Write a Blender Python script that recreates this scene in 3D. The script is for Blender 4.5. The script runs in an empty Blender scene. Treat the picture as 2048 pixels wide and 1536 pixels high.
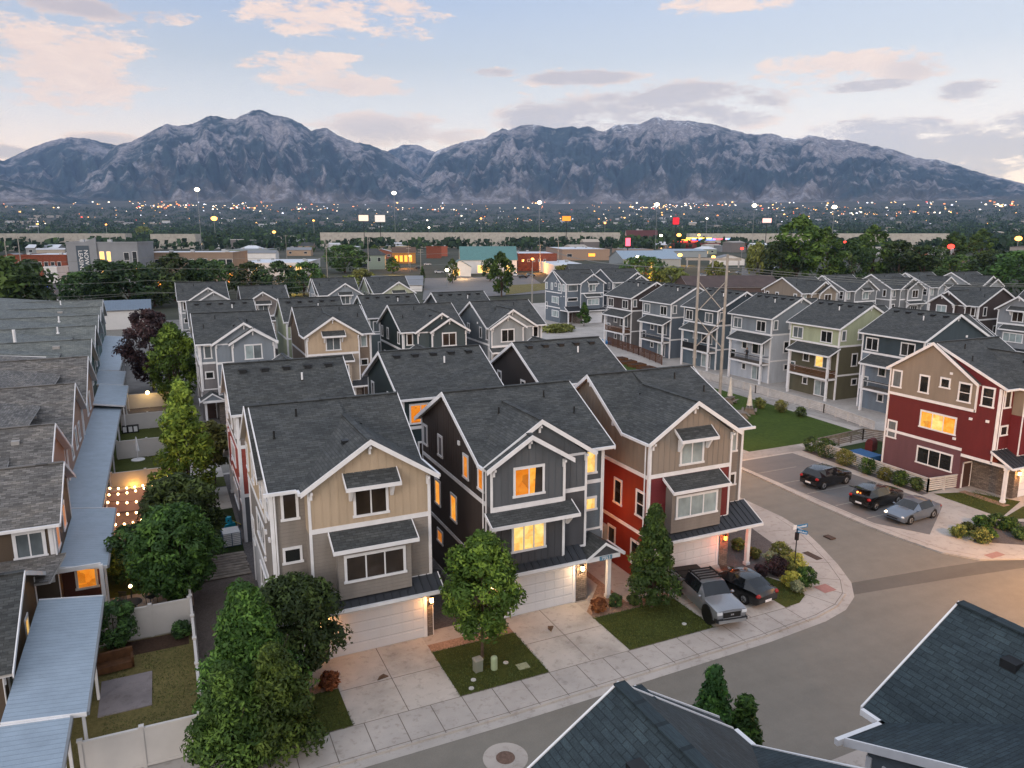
import bpy, bmesh, math, random
from mathutils import Vector, Matrix, noise
R = math.radians
random.seed(7)
sc = bpy.context.scene
COL = bpy.data.collections.new('place'); sc.collection.children.link(COL)

# ------------------------------------------------------------------ camera
CAMH, FPX, YAW, PIT = 21.6, 1510.0, R(24.87), R(11.63)
cd = bpy.data.cameras.new('camera'); cam = bpy.data.objects.new('camera', cd); COL.objects.link(cam)
cam.location = (0, 0, CAMH); cam.rotation_euler = (R(90) - PIT, 0, -YAW)
cd.sensor_width = 36; cd.lens = 36 * FPX / 2048; cd.clip_start = .5; cd.clip_end = 60000
sc.camera = cam
_f = Vector((math.sin(YAW) * math.cos(PIT), math.cos(YAW) * math.cos(PIT), -math.sin(PIT)))
_r = Vector((math.cos(YAW), -math.sin(YAW), 0)); _u = _r.cross(_f)

def ray(x, y): return _r * ((x - 1024) / FPX) - _u * ((y - 768) / FPX) + _f

def G(x, y, z=0.0):
    """the spot at height z that the photograph shows at (x, y)"""
    d = ray(x, y); t = (z - CAMH) / d.z
    return Vector((d.x * t, d.y * t, z))

def AT(x, y, dist):
    d = ray(x, y); t = dist / math.hypot(d.x, d.y)
    return Vector((d.x * t, d.y * t, CAMH + d.z * t))

# ------------------------------------------------------------------ materials
def lin(c):
    o = []
    for v in c[:3]:
        v /= 255.0
        o.append(v / 12.92 if v <= .04045 else ((v + .055) / 1.055) ** 2.4)
    return (o[0], o[1], o[2], 1)

MATS = {}
class NT:
    def __init__(s, name):
        s.m = bpy.data.materials.new(name); s.m.use_nodes = True
        s.t = s.m.node_tree; s.t.nodes.clear()
        s.out = s.n('ShaderNodeOutputMaterial')
    def n(s, typ, **kw):
        x = s.t.nodes.new(typ)
        for k, v in kw.items(): setattr(x, k, v)
        return x
    def l(s, a, b): s.t.links.new(a, b)
    def val(s, node, **kw):
        for k, v in kw.items(): node.inputs[k.replace('_', ' ')].default_value = v
        return node
    def math(s, op, a, b=None, c=None, clamp=False):
        x = s.t.nodes.new('ShaderNodeMath'); x.operation = op; x.use_clamp = clamp
        for i, v in enumerate((a, b, c)):
            if v is None: continue
            if isinstance(v, (int, float)): x.inputs[i].default_value = v
            else: s.l(v, x.inputs[i])
        return x.outputs[0]
    def coord(s, kind='Object', scale=None):
        c = s.n('ShaderNodeTexCoord')
        if scale is None: return c.outputs[kind]
        m = s.n('ShaderNodeMapping'); m.inputs['Scale'].default_value = scale
        s.l(c.outputs[kind], m.inputs[0]); return m.outputs[0]
    def noise(s, vec, scale, detail=3, rough=.55):
        x = s.n('ShaderNodeTexNoise'); x.inputs['Scale'].default_value = scale
        x.inputs['Detail'].default_value = detail; x.inputs['Roughness'].default_value = rough
        if vec is not None: s.l(vec, x.inputs['Vector'])
        return x.outputs['Fac']
    def ramp(s, fac, stops, interp='LINEAR'):
        x = s.n('ShaderNodeValToRGB'); x.color_ramp.interpolation = interp
        e = x.color_ramp.elements
        while len(e) < len(stops): e.new(0.5)
        for i, (p, c) in enumerate(stops):
            e[i].position = p; e[i].color = c if len(c) == 4 else (*c, 1)
        s.l(fac, x.inputs[0]); return x.outputs[0]
    def mix(s, fac, a, b, typ='MIX'):
        x = s.n('ShaderNodeMix'); x.data_type = 'RGBA'; x.blend_type = typ
        for i, v in ((0, fac), (6, a), (7, b)):
            if isinstance(v, (int, float)): x.inputs[i].default_value = v
            elif isinstance(v, tuple): x.inputs[i].default_value = v if len(v) == 4 else (*v, 1)
            else: s.l(v, x.inputs[i])
        return x.outputs[2]
    def bump(s, h, strength=.4, dist=.02):
        x = s.n('ShaderNodeBump'); x.inputs['Strength'].default_value = strength; x.inputs['Distance'].default_value = dist
        s.l(h, x.inputs['Height']); return x.outputs[0]
    def pbr(s, col, rough=.7, metal=0, spec=.4, normal=None, **kw):
        x = s.n('ShaderNodeBsdfPrincipled')
        if isinstance(col, tuple): x.inputs['Base Color'].default_value = col if len(col) == 4 else (*col, 1)
        else: s.l(col, x.inputs['Base Color'])
        if isinstance(rough, (int, float)): x.inputs['Roughness'].default_value = rough
        else: s.l(rough, x.inputs['Roughness'])
        x.inputs['Metallic'].default_value = metal; x.inputs['Specular IOR Level'].default_value = spec
        if normal is not None: s.l(normal, x.inputs['Normal'])
        for k, v in kw.items(): x.inputs[k.replace('_', ' ')].default_value = v
        s.l(x.outputs[0], s.out.inputs[0]); return x

def dk(c, f): return (c[0] * f, c[1] * f, c[2] * f, 1)

def plain(name, rgb, rough=.6, vary=.18, scale=3.0, metal=0, spec=.4, bump=0, coat=0):
    key = ('plain', name)
    if key in MATS: return MATS[key]
    t = NT(name); c = lin(rgb)
    f = t.noise(t.coord(), scale, 4)
    col = t.ramp(f, [(.3, dk(c, 1 - vary)), (.7, dk(c, 1 + vary * .6))])
    nm = t.bump(t.noise(t.coord(), scale * 14, 3), bump, .01) if bump else None
    p = t.pbr(col, rough, metal, spec, nm)
    if coat: p.inputs['Coat Weight'].default_value = coat; p.inputs['Coat Roughness'].default_value = .05
    MATS[key] = t.m; return t.m

def siding(rgb, kind='lap'):
    key = ('sd', rgb, kind)
    if key in MATS: return MATS[key]
    t = NT('siding_' + kind); c = lin(rgb); o = t.coord()
    sep = t.n('ShaderNodeSeparateXYZ'); t.l(o, sep.inputs[0])
    st = t.noise(t.coord(scale=(1.2, 1.2, .25)), 1.3, 4, .6)
    fine = t.noise(t.coord(scale=(6, 6, 40)), 1.5, 2)
    col = t.ramp(st, [(.34, dk(c, .84)), (.66, dk(c, 1.1))])
    col = t.mix(.35, col, t.ramp(fine, [(.3, dk(c, .86)), (.7, dk(c, 1.1))]))
    if kind == 'lap':
        w = t.math('FRACT', t.math('MULTIPLY', sep.outputs[2], 1 / .19))
        gap = t.math('GREATER_THAN', w, .93)
        col = t.mix(t.math('MULTIPLY', gap, .35), col, dk(c, .55))
        nm = t.bump(t.math('SUBTRACT', 1.0, w), .7, .03)
    else:
        nm = t.bump(fine, .25, .01)
    t.pbr(col, .62, 0, .3, nm)
    MATS[key] = t.m; return t.m

def shingle(name, rgb, vary=.28, warm=0.0):
    key = ('sh', name)
    if key in MATS: return MATS[key]
    t = NT(name); c = lin(rgb); uv = t.coord('UV')
    b = t.n('ShaderNodeTexBrick'); t.l(uv, b.inputs[0])
    t.val(b, Scale=1.0, Mortar_Size=.012, Brick_Width=.42, Row_Height=.16, Bias=0.0)
    b.inputs['Color1'].default_value = dk(c, 1 - vary); b.inputs['Color2'].default_value = dk(c, 1 + vary)
    b.inputs['Mortar'].default_value = dk(c, .55)
    big = t.noise(t.coord('UV', (.35, .9, 1)), 1.0, 5, .65)
    grain = t.noise(uv, 28, 2)
    spk = t.noise(t.coord('UV', (1.6, 3.2, 1)), 1.6, 4, .7)
    col = t.mix(.62, b.outputs[0], t.ramp(big, [(.34, (.62, .64, .66, 1)), (.5, (.98, .98, .98, 1)), (.66, (1.34 + warm, 1.3 + warm * .5, 1.22, 1))]), 'MULTIPLY')
    col = t.mix(.55, col, t.ramp(spk, [(.34, (.66, .66, .66, 1)), (.5, (1, 1, 1, 1)), (.68, (1.4, 1.38, 1.34, 1))]), 'MULTIPLY')
    col = t.mix(.5, col, t.ramp(grain, [(.35, (.7, .7, .7, 1)), (.65, (1.35, 1.35, 1.35, 1))]), 'MULTIPLY')
    nm = t.bump(b.outputs['Fac'], .5, -.02)
    t.pbr(col, .82, 0, .25, nm)
    MATS[key] = t.m; return t.m

def concrete(name, rgb, stain=.25):
    key = ('cc', name)
    if key in MATS: return MATS[key]
    t = NT(name); c = lin(rgb); o = t.coord()
    a = t.noise(o, .35, 6, .6); b = t.noise(o, 2.2, 5, .7); g = t.noise(o, 60, 2)
    col = t.ramp(a, [(.36, dk(c, 1 - stain * 1.3)), (.5, c), (.64, dk(c, 1.14))])
    sp = t.ramp(b, [(.28, dk(c, .62)), (.42, (1, 1, 1, 1))])
    col = t.mix(.55, col, t.mix(1.0, col, t.ramp(b, [(.34, (.5, .47, .44, 1)), (.47, (1, 1, 1, 1))]), 'MULTIPLY'))
    col = t.mix(.18, col, t.ramp(g, [(.3, dk(c, .6)), (.7, dk(c, 1.3))]))
    t.pbr(col, .85, 0, .25, t.bump(g, .15, .005))
    MATS[key] = t.m; return t.m

def asphalt(name, rgb):
    key = ('as', name)
    if key in MATS: return MATS[key]
    t = NT(name); c = lin(rgb); o = t.coord()
    a = t.noise(o, .12, 6, .6); b = t.noise(o, 1.1, 5, .7); g = t.noise(o, 45, 2)
    lane = t.noise(t.coord(scale=(.05, .9, 1)), 1.0, 3)
    col = t.ramp(a, [(.36, dk(c, .82)), (.64, dk(c, 1.16))])
    col = t.mix(.4, col, t.ramp(b, [(.36, dk(c, .68)), (.64, dk(c, 1.3))]))
    col = t.mix(.3, col, t.ramp(lane, [(.36, dk(c, .74)), (.64, dk(c, 1.2))]))
    col = t.mix(.4, col, t.ramp(g, [(.3, dk(c, .55)), (.7, dk(c, 1.5))]))
    t.pbr(col, .8, 0, .3, t.bump(g, .3, .01))
    MATS[key] = t.m; return t.m

def grassy(name, rgb, rgb2, scale=1.0):
    key = ('gr', name)
    if key in MATS: return MATS[key]
    t = NT(name); c = lin(rgb); d = lin(rgb2); o = t.coord()
    a = t.noise(o, .5 * scale, 5, .65); b = t.noise(o, 5 * scale, 4, .7); g = t.noise(o, 55, 3, .7)
    col = t.ramp(a, [(.38, c), (.62, d)])
    col = t.mix(.45, col, t.ramp(b, [(.36, dk(c, .5)), (.64, dk(d, 1.3))]))
    col = t.mix(.4, col, t.ramp(g, [(.32, dk(c, .35)), (.68, dk(d, 1.6))]))
    t.pbr(col, .9, 0, .15, t.bump(g, .8, .05))
    MATS[key] = t.m; return t.m

def gravel(name, rgb):
    key = ('gv', name)
    if key in MATS: return MATS[key]
    t = NT(name); c = lin(rgb); o = t.coord()
    v = t.n('ShaderNodeTexVoronoi'); v.inputs['Scale'].default_value = 14; t.l(o, v.inputs['Vector'])
    col = t.mix(.6, t.ramp(v.outputs['Color'], [(.2, dk(c, .6)), (.8, dk(c, 1.5))]), t.ramp(t.noise(o, .8, 5), [(.3, dk(c, .75)), (.7, dk(c, 1.15))]))
    t.pbr(col, .9, 0, .2, t.bump(v.outputs['Distance'], .7, .03))
    MATS[key] = t.m; return t.m

def stone(name, rgb):
    key = ('st', name)
    if key in MATS: return MATS[key]
    t = NT(name); c = lin(rgb)
    o = t.coord(); sep = t.n('ShaderNodeSeparateXYZ'); t.l(o, sep.inputs[0])
    cmb = t.n('ShaderNodeCombineXYZ'); t.l(t.math('ADD', sep.outputs[0], sep.outputs[1]), cmb.inputs[0]); t.l(sep.outputs[2], cmb.inputs[1])
    b = t.n('ShaderNodeTexBrick'); t.l(cmb.outputs[0], b.inputs[0])
    t.val(b, Scale=1.0, Mortar_Size=.012, Brick_Width=.34, Row_Height=.12)
    b.inputs['Color1'].default_value = dk(c, .55); b.inputs['Color2'].default_value = dk(c, 1.5); b.inputs['Mortar'].default_value = dk(c, .3)
    col = t.mix(.35, b.outputs[0], t.ramp(t.noise(o, 9, 4), [(.3, dk(c, .5)), (.7, dk(c, 1.4))]))
    t.pbr(col, .85, 0, .25, t.bump(b.outputs['Fac'], .9, -.04))
    MATS[key] = t.m; return t.m

def seam_metal(name, rgb, pitch=.42, axis=0, rough=.45, line=.07):
    key = ('sm', name)
    if key in MATS: return MATS[key]
    t = NT(name); c = lin(rgb); o = t.coord(); sep = t.n('ShaderNodeSeparateXYZ'); t.l(o, sep.inputs[0])
    w = t.math('FRACT', t.math('MULTIPLY', sep.outputs[axis], 1 / pitch))
    ln = t.math('LESS_THAN', w, line)
    f = t.noise(o, 1.2, 5, .65); g = t.noise(o, 40, 2)
    col = t.ramp(f, [(.3, dk(c, .85)), (.7, dk(c, 1.12))])
    col = t.mix(.2, col, t.ramp(g, [(.3, dk(c, .6)), (.7, dk(c, 1.3))]))
    col = t.mix(t.math('MULTIPLY', ln, .5), col, dk(c, .45))
    t.pbr(col, rough, .25, .45, t.bump(ln, .6, .03))
    MATS[key] = t.m; return t.m

def emit(name, rgb, strength, sampled=True):
    key = ('em', name)
    if key in MATS: return MATS[key]
    t = NT(name); e = t.n('ShaderNodeEmission'); e.inputs[0].default_value = lin(rgb); e.inputs[1].default_value = strength
    t.l(e.outputs[0], t.out.inputs[0])
    if not sampled: t.m.cycles.emission_sampling = 'NONE'
    MATS[key] = t.m; return t.m

def lit_room(name, a, b, cdark, strength=1.0, sx=1.6):
    """window pane of a lit room: random glowing blocks painted on the glass stand in for its interior"""
    key = ('lr', name)
    if key in MATS: return MATS[key]
    t = NT(name); o = t.coord(); sep = t.n('ShaderNodeSeparateXYZ'); t.l(o, sep.inputs[0])
    cmb = t.n('ShaderNodeCombineXYZ'); t.l(t.math('ADD', sep.outputs[0], sep.outputs[1]), cmb.inputs[0]); t.l(sep.outputs[2], cmb.inputs[1])
    v = t.n('ShaderNodeTexVoronoi'); v.distance = 'CHEBYCHEV'; v.inputs['Scale'].default_value = sx; v.inputs['Randomness'].default_value = .8
    t.l(cmb.outputs[0], v.inputs['Vector'])
    sv = t.n('ShaderNodeSeparateColor'); t.l(v.outputs['Color'], sv.inputs[0])
    col = t.ramp(sv.outputs[0], [(0, lin(cdark)), (.22, lin(a)), (.6, lin(b)), (1, lin((255, 226, 150)))], 'CONSTANT')
    g = t.noise(cmb.outputs[0], 2.5, 2)
    col = t.mix(.65, col, t.ramp(g, [(.35, lin(a)), (.65, lin(b))]))
    e = t.n('ShaderNodeEmission'); t.l(col, e.inputs[0]); e.inputs[1].default_value = strength
    gl = t.n('ShaderNodeBsdfGlossy'); gl.inputs['Roughness'].default_value = .05
    fr = t.n('ShaderNodeFresnel'); fr.inputs[0].default_value = 1.45
    mx = t.n('ShaderNodeMixShader'); t.l(fr.outputs[0], mx.inputs[0]); t.l(e.outputs[0], mx.inputs[1]); t.l(gl.outputs[0], mx.inputs[2])
    t.l(mx.outputs[0], t.out.inputs[0]); MATS[key] = t.m; return t.m

def pane_mat(name, rgb, rough=.06):
    key = ('pn', name)
    if key in MATS: return MATS[key]
    t = NT(name); c = lin(rgb); f = t.noise(t.coord(scale=(1, 1, .6)), .9, 3)
    col = t.ramp(f, [(.35, dk(c, .7)), (.65, dk(c, 1.25))])
    t.pbr(col, rough, 0, .6); MATS[key] = t.m; return t.m

def leafmat(name, rgb, vary=.35):
    key = ('lf', name)
    if key in MATS: return MATS[key]
    t = NT(name); c = lin(rgb); f = t.noise(t.coord(), 1.6, 4, .7)
    oi = t.n('ShaderNodeObjectInfo')
    col = t.ramp(f, [(.3, dk(c, 1 - vary)), (.7, (c[0] * (1 + vary * 1.2), c[1] * (1 + vary), c[2] * (1 + vary * .4), 1))])
    hsv = t.n('ShaderNodeHueSaturation'); t.l(col, hsv.inputs['Color'])
    t.l(t.math('ADD', t.math('MULTIPLY', oi.outputs['Random'], .05), .475), hsv.inputs['Hue'])
    t.l(t.math('ADD', t.math('MULTIPLY', oi.outputs['Random'], .45), .75), hsv.inputs['Value'])
    p = t.n('ShaderNodeBsdfPrincipled'); t.l(hsv.outputs[0], p.inputs['Base Color']); p.inputs['Roughness'].default_value = .6
    p.inputs['Specular IOR Level'].default_value = .25
    tr = t.n('ShaderNodeBsdfTranslucent'); t.l(hsv.outputs[0], tr.inputs[0])
    mx = t.n('ShaderNodeMixShader'); mx.inputs[0].default_value = .25
    t.l(p.outputs[0], mx.inputs[1]); t.l(tr.outputs[0], mx.inputs[2]); t.l(mx.outputs[0], t.out.inputs[0])
    MATS[key] = t.m; return t.m

WHITE = plain('white_trim_paint', (222, 222, 224), .55, .1, 1.6)
SOFFIT = plain('soffit_paint', (196, 192, 188), .7, .06, 2)
DARKMETAL = plain('dark_metal', (38, 40, 43), .5, .15, 4, .3)
GREYMETAL = plain('grey_metal', (150, 153, 156), .45, .1, 4, .4)
BLACKPL = plain('black_plastic', (20, 21, 22), .5, .2, 5)
RUBBER = plain('tyre_rubber', (24, 24, 25), .85, .2, 6)
ROOF = shingle('charcoal_shingles', (70, 73, 74), .24)
ROOFB = shingle('blue_charcoal_shingles', (50, 62, 68), .17)
ROOFW = shingle('weathered_shingles', (104, 102, 100), .38, .08)
ROOFG = shingle('grey_green_shingles', (104, 109, 108), .2)
SKIRT = seam_metal('standing_seam_roof', (56, 59, 64), .42, 0, .5)
AWNM = seam_metal('pale_ribbed_patio_roof', (150, 165, 178), .3, 1, .45, .1)
GARAGE = None
CONC = concrete('pavement_concrete', (168, 162, 156), .12)
CONCD = concrete('driveway_concrete', (180, 174, 167), .22)
GRASS = grassy('lawn_grass', (50, 58, 25), (78, 84, 38))
GRASSDRY = grassy('dry_lawn_grass', (80, 80, 44), (124, 114, 74))
ASPH = asphalt('street_asphalt', (118, 115, 108))
ASPHD = asphalt('dark_asphalt_patch', (96, 93, 88))
ASPHP = asphalt('parking_asphalt', (106, 105, 105))
GRAV = gravel('grey_gravel', (92, 88, 88))
GRAVP = gravel('pink_gravel', (150, 122, 104))
MULCH = gravel('brown_mulch', (66, 50, 40))
WOODG = plain('weathered_wood', (128, 120, 112), .85, .35, 2.5, 0, .2, .4)
WOODB = plain('stained_wood', (96, 66, 44), .7, .35, 2.5, 0, .2, .4)
STONE = stone('stacked_stone', (112, 104, 98))
P_DARK = pane_mat('dark_glass', (34, 36, 36))
P_DARKB = pane_mat('brown_glass', (54, 46, 40))
P_BLIND = pane_mat('glass_over_pale_blind', (150, 164, 166), .2)
P_GREY = pane_mat('glass_over_grey_curtain', (96, 104, 108), .12)
P_LIT = lit_room('lit_room_amber', (255, 150, 40), (255, 186, 80), (150, 70, 20), 1.0)
P_LITY = lit_room('lit_kitchen', (255, 190, 90), (255, 222, 140), (190, 120, 50), 1.1, 2.2)
P_LITO = lit_room('lit_room_orange', (240, 130, 30), (255, 158, 52), (90, 40, 12), .8, 1.2)
PANES = {'C': P_LIT, 'd': P_DARK, 'n': P_DARKB, 'b': P_BLIND, 'g': P_GREY, 'L': P_LIT, 'Y': P_LITY, 'O': P_LITO}
BULBW = emit('warm_lamp_glow', (255, 206, 140), 14)
BULBO = emit('orange_lamp_glow', (255, 120, 50), 9)
BULBS = emit('string_bulb_glow', (255, 196, 130), 18, False)

# ------------------------------------------------------------------ mesh builder
class MB:
    def __init__(s, mx=None):
        s.v = []; s.f = []; s.m = []; s.uv = []; s.mats = []; s.mx = mx; s.anyuv = False
    def mi(s, mat):
        for i, x in enumerate(s.mats):
            if x is mat: return i
        s.mats.append(mat); return len(s.mats) - 1
    def poly(s, pts, mat, uv=None):
        b = len(s.v)
        for p in pts: s.v.append(tuple(p))
        s.f.append(tuple(range(b, b + len(pts)))); s.m.append(s.mi(mat)); s.uv.append(uv)
        if uv: s.anyuv = True
    def box(s, x0, x1, y0, y1, z0, z1, mat, skip=''):
        if x0 > x1: x0, x1 = x1, x0
        if y0 > y1: y0, y1 = y1, y0
        if z0 > z1: z0, z1 = z1, z0
        b = len(s.v)
        s.v += [(x0, y0, z0), (x1, y0, z0), (x1, y1, z0), (x0, y1, z0), (x0, y0, z1), (x1, y0, z1), (x1, y1, z1), (x0, y1, z1)]
        k = s.mi(mat)
        for nm, q in (('b', (3, 2, 1, 0)), ('t', (4, 5, 6, 7)), ('f', (0, 1, 5, 4)), ('r', (1, 2, 6, 5)), ('k', (2, 3, 7, 6)), ('l', (3, 0, 4, 7))):
            if nm in skip: continue
            s.f.append(tuple(b + i for i in q)); s.m.append(k); s.uv.append(None)
    def prism(s, pts, vec, mat):
        """closed prism: polygon pts swept along vec"""
        n = len(pts); a = [Vector(p) for p in pts]; v = Vector(vec); c = [p + v for p in a]
        b = len(s.v); s.v += [tuple(p) for p in a] + [tuple(p) for p in c]; k = s.mi(mat)
        s.f.append(tuple(range(b + n - 1, b - 1, -1))); s.f.append(tuple(range(b + n, b + 2 * n)))
        for i in range(n):
            j = (i + 1) % n; s.f.append((b + i, b + j, b + n + j, b + n + i))
        s.m += [k] * (n + 2); s.uv += [None] * (n + 2)
    def beam(s, p0, p1, w, h, mat):
        p0 = Vector(p0); p1 = Vector(p1); d = (p1 - p0).normalized()
        a = d.cross(Vector((0, 0, 1)))
        if a.length < 1e-4: a = Vector((1, 0, 0))
        a.normalize(); b = a.cross(d).normalized()
        q = [p0 + a * (w / 2 * i) + b * (h / 2 * j) for i, j in ((-1, -1), (1, -1), (1, 1), (-1, 1))]
        s.prism(q, p1 - p0, mat)
    def cyl(s, p0, p1, r0, r1, n, mat, cap=True):
        p0 = Vector(p0); p1 = Vector(p1); d = (p1 - p0).normalized()
        a = d.cross(Vector((0, 0, 1)))
        if a.length < 1e-4: a = Vector((1, 0, 0))
        a.normalize(); b = a.cross(d)
        o = len(s.v); k = s.mi(mat)
        for p, r in ((p0, r0), (p1, r1)):
            for i in range(n):
                t = 2 * math.pi * i / n; s.v.append(tuple(p + a * (r * math.cos(t)) + b * (r * math.sin(t))))
        for i in range(n):
            j = (i + 1) % n; s.f.append((o + i, o + j, o + n + j, o + n + i)); s.m.append(k); s.uv.append(None)
        if cap:
            s.f.append(tuple(o + i for i in range(n))); s.f.append(tuple(o + 2 * n - 1 - i for i in range(n))); s.m += [k, k]; s.uv += [None, None]
    def tube(s, pts, r, n, mat):
        for a, b in zip(pts, pts[1:]): s.cyl(a, b, r, r, n, mat, False)
    def ball(s, c, r, mat, n=8, m=5, sz=1.0):
        o = len(s.v); k = s.mi(mat); c = Vector(c)
        for j in range(m + 1):
            ph = math.pi * j / m
            for i in range(n):
                th = 2 * math.pi * i / n
                s.v.append((c.x + r * math.sin(ph) * math.cos(th), c.y + r * math.sin(ph) * math.sin(th), c.z + r * sz * math.cos(ph)))
        for j in range(m):
            for i in range(n):
                q = (o + j * n + i, o + (j + 1) * n + i, o + (j + 1) * n + (i + 1) % n, o + j * n + (i + 1) % n)
                s.f.append(q); s.m.append(k); s.uv.append(None)
    def build(s, name, parent=None, smooth=False, loc=None):
        me = bpy.data.meshes.new(name)
        v = s.v; f = s.f
        if s.mx is not None:
            v = [(s.mx - p[0], p[1], p[2]) for p in v]; f = [tuple(reversed(q)) for q in f]
        me.from_pydata(v, [], f)
        for m in s.mats: me.materials.append(m)
        me.polygons.foreach_set('material_index', s.m)
        if s.anyuv:
            ul = me.uv_layers.new(name='UVMap'); li = 0
            for q, u in zip(s.f, s.uv):
                n = len(q)
                if u:
                    uu = list(reversed(u)) if s.mx is not None else u
                    for i in range(n): ul.data[li + i].uv = uu[i]
                li += n
        if smooth:
            me.polygons.foreach_set('use_smooth', [True] * len(me.polygons))
            try: me.set_sharp_from_angle(angle=R(38))
            except Exception: pass
        me.update()
        o = bpy.data.objects.new(name, me); COL.objects.link(o)
        if parent: o.parent = parent
        if loc: o.location = loc
        return o

def tag(o, label=None, cat=None, group=None, kind=None):
    if label: o['label'] = label
    if cat: o['category'] = cat
    if group: o['group'] = group
    if kind: o['kind'] = kind
    return o

def empty(name, loc=(0, 0, 0), rz=0.0, label=None, cat=None, group=None):
    o = bpy.data.objects.new(name, None); COL.objects.link(o); o.location = loc; o.rotation_euler = (0, 0, rz)
    o.empty_display_size = .3
    return tag(o, label, cat, group)

def struct(mb, name): return tag(mb.build(name), kind='structure')

def copy_tree(o, parent=None):
    c = o.copy(); COL.objects.link(c)
    if parent: c.parent = parent
    for ch in list(o.children): copy_tree(ch, c)
    return c

def lamp_light(loc, watt, rgb, parent=None, r=.08):
    l = bpy.data.lights.new('lamp_light', 'POINT'); l.energy = watt; l.color = lin(rgb)[:3]; l.shadow_soft_size = r
    o = bpy.data.objects.new('lamp_light', l); COL.objects.link(o); o.location = loc
    if parent: o.parent = parent
    return o

def uvplane(pts, along):
    """metres along the eave and up the slope"""
    a = Vector(along).normalized(); p0 = Vector(pts[0])
    n = (Vector(pts[1]) - p0).cross(Vector(pts[2]) - p0).normalized(); b = n.cross(a)
    if b.z < 0: b = -b
    return [((Vector(p)).dot(a), (Vector(p)).dot(b)) for p in pts]
# ------------------------------------------------------------------ houses
def slab(mb, pts, along, mat=ROOF, th=.12, under=SOFFIT):
    uv = uvplane(pts, along); mb.poly(pts, mat, uv)
    mb.poly([(p[0], p[1], p[2] - th) for p in reversed(pts)], under)

def ridge_cap(mb, p0, p1, w=.3, mat=ROOF):
    mb.beam((p0[0], p0[1], p0[2] + .015), (p1[0], p1[1], p1[2] + .015), w, .05, mat)

def rake(mb, p0, p1, out, h=.24, t=.05, mat=WHITE, up=.03):
    o = Vector(out) * t
    mb.prism([(p0[0], p0[1], p0[2] + up), (p1[0], p1[1], p1[2] + up), (p1[0], p1[1], p1[2] - h), (p0[0], p0[1], p0[2] - h)], o, mat)

def gutter(mb, p0, p1, out, mat=WHITE, h=.15, w=.12):
    o = Vector(out) * w
    mb.prism([(p0[0], p0[1], p0[2] + .01), (p1[0], p1[1], p1[2] + .01), (p1[0], p1[1], p1[2] - h), (p0[0], p0[1], p0[2] - h)], o, mat)

WALLMAP = {'y-': lambda c, a, d, z: (a, c - d, z), 'y+': lambda c, a, d, z: (a, c + d, z),
           'x-': lambda c, a, d, z: (c - d, a, z), 'x+': lambda c, a, d, z: (c + d, a, z)}

def wbox(mb, w, c, a0, a1, z0, z1, d0, d1, mat):
    p = WALLMAP[w](c, a0, d0, z0); q = WALLMAP[w](c, a1, d1, z1)
    mb.box(p[0], q[0], p[1], q[1], p[2], q[2], mat)

def window(par, w, c, a0, a1, z0, z1, lites='d', hung=False, mx=None, trim=.13, sill=True, frame=WHITE):
    """one window: casing, sash bars (the part) and its panes (the sub-part); lites names the pane of each light"""
    f = MB(mx); g = MB(mx); W_ = lambda *k: wbox(f, w, c, *k)
    W_(a0, a1, z1 - trim, z1 + .02, -.01, .055, frame); W_(a0 - (.05 if sill else 0), a1 + (.05 if sill else 0), z0 - .02, z0 + trim * .8, -.01, .075, frame)
    W_(a0, a0 + trim, z0 + trim * .8, z1 - trim, -.01, .05, frame); W_(a1 - trim, a1, z0 + trim * .8, z1 - trim, -.01, .05, frame)
    n = len(lites); i0, i1 = a0 + trim, a1 - trim; b0, b1 = z0 + trim * .8, z1 - trim
    wd = (i1 - i0) / n
    for i in range(n):
        if i: W_(i0 + wd * i - .035, i0 + wd * i + .035, b0, b1, -.01, .035, frame)
        q = [WALLMAP[w](c, i0 + wd * (i + k), .012, z) for k, z in ((0, b0), (1, b0), (1, b1), (0, b1))]
        if w in ('y+', 'x-'): q.reverse()
        if lites[i] == 'C':     # a dark curtain drawn over part of the lit pane
            a_, b_, c_, d_ = [Vector(p) for p in q]; k0, k1 = .42, .5
            g.poly([a_, a_.lerp(b_, k0), d_.lerp(c_, k1), d_], P_LIT); g.poly([a_.lerp(b_, k0), b_, c_, d_.lerp(c_, k1)], P_DARKB)
        else: g.poly(q, PANES[lites[i]])
    if hung: W_(i0, i1, (b0 + b1) / 2 - .03, (b0 + b1) / 2 + .03, -.01, .04, frame)
    fo = f.build('window', par); g.build('pane', fo); return fo

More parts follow.
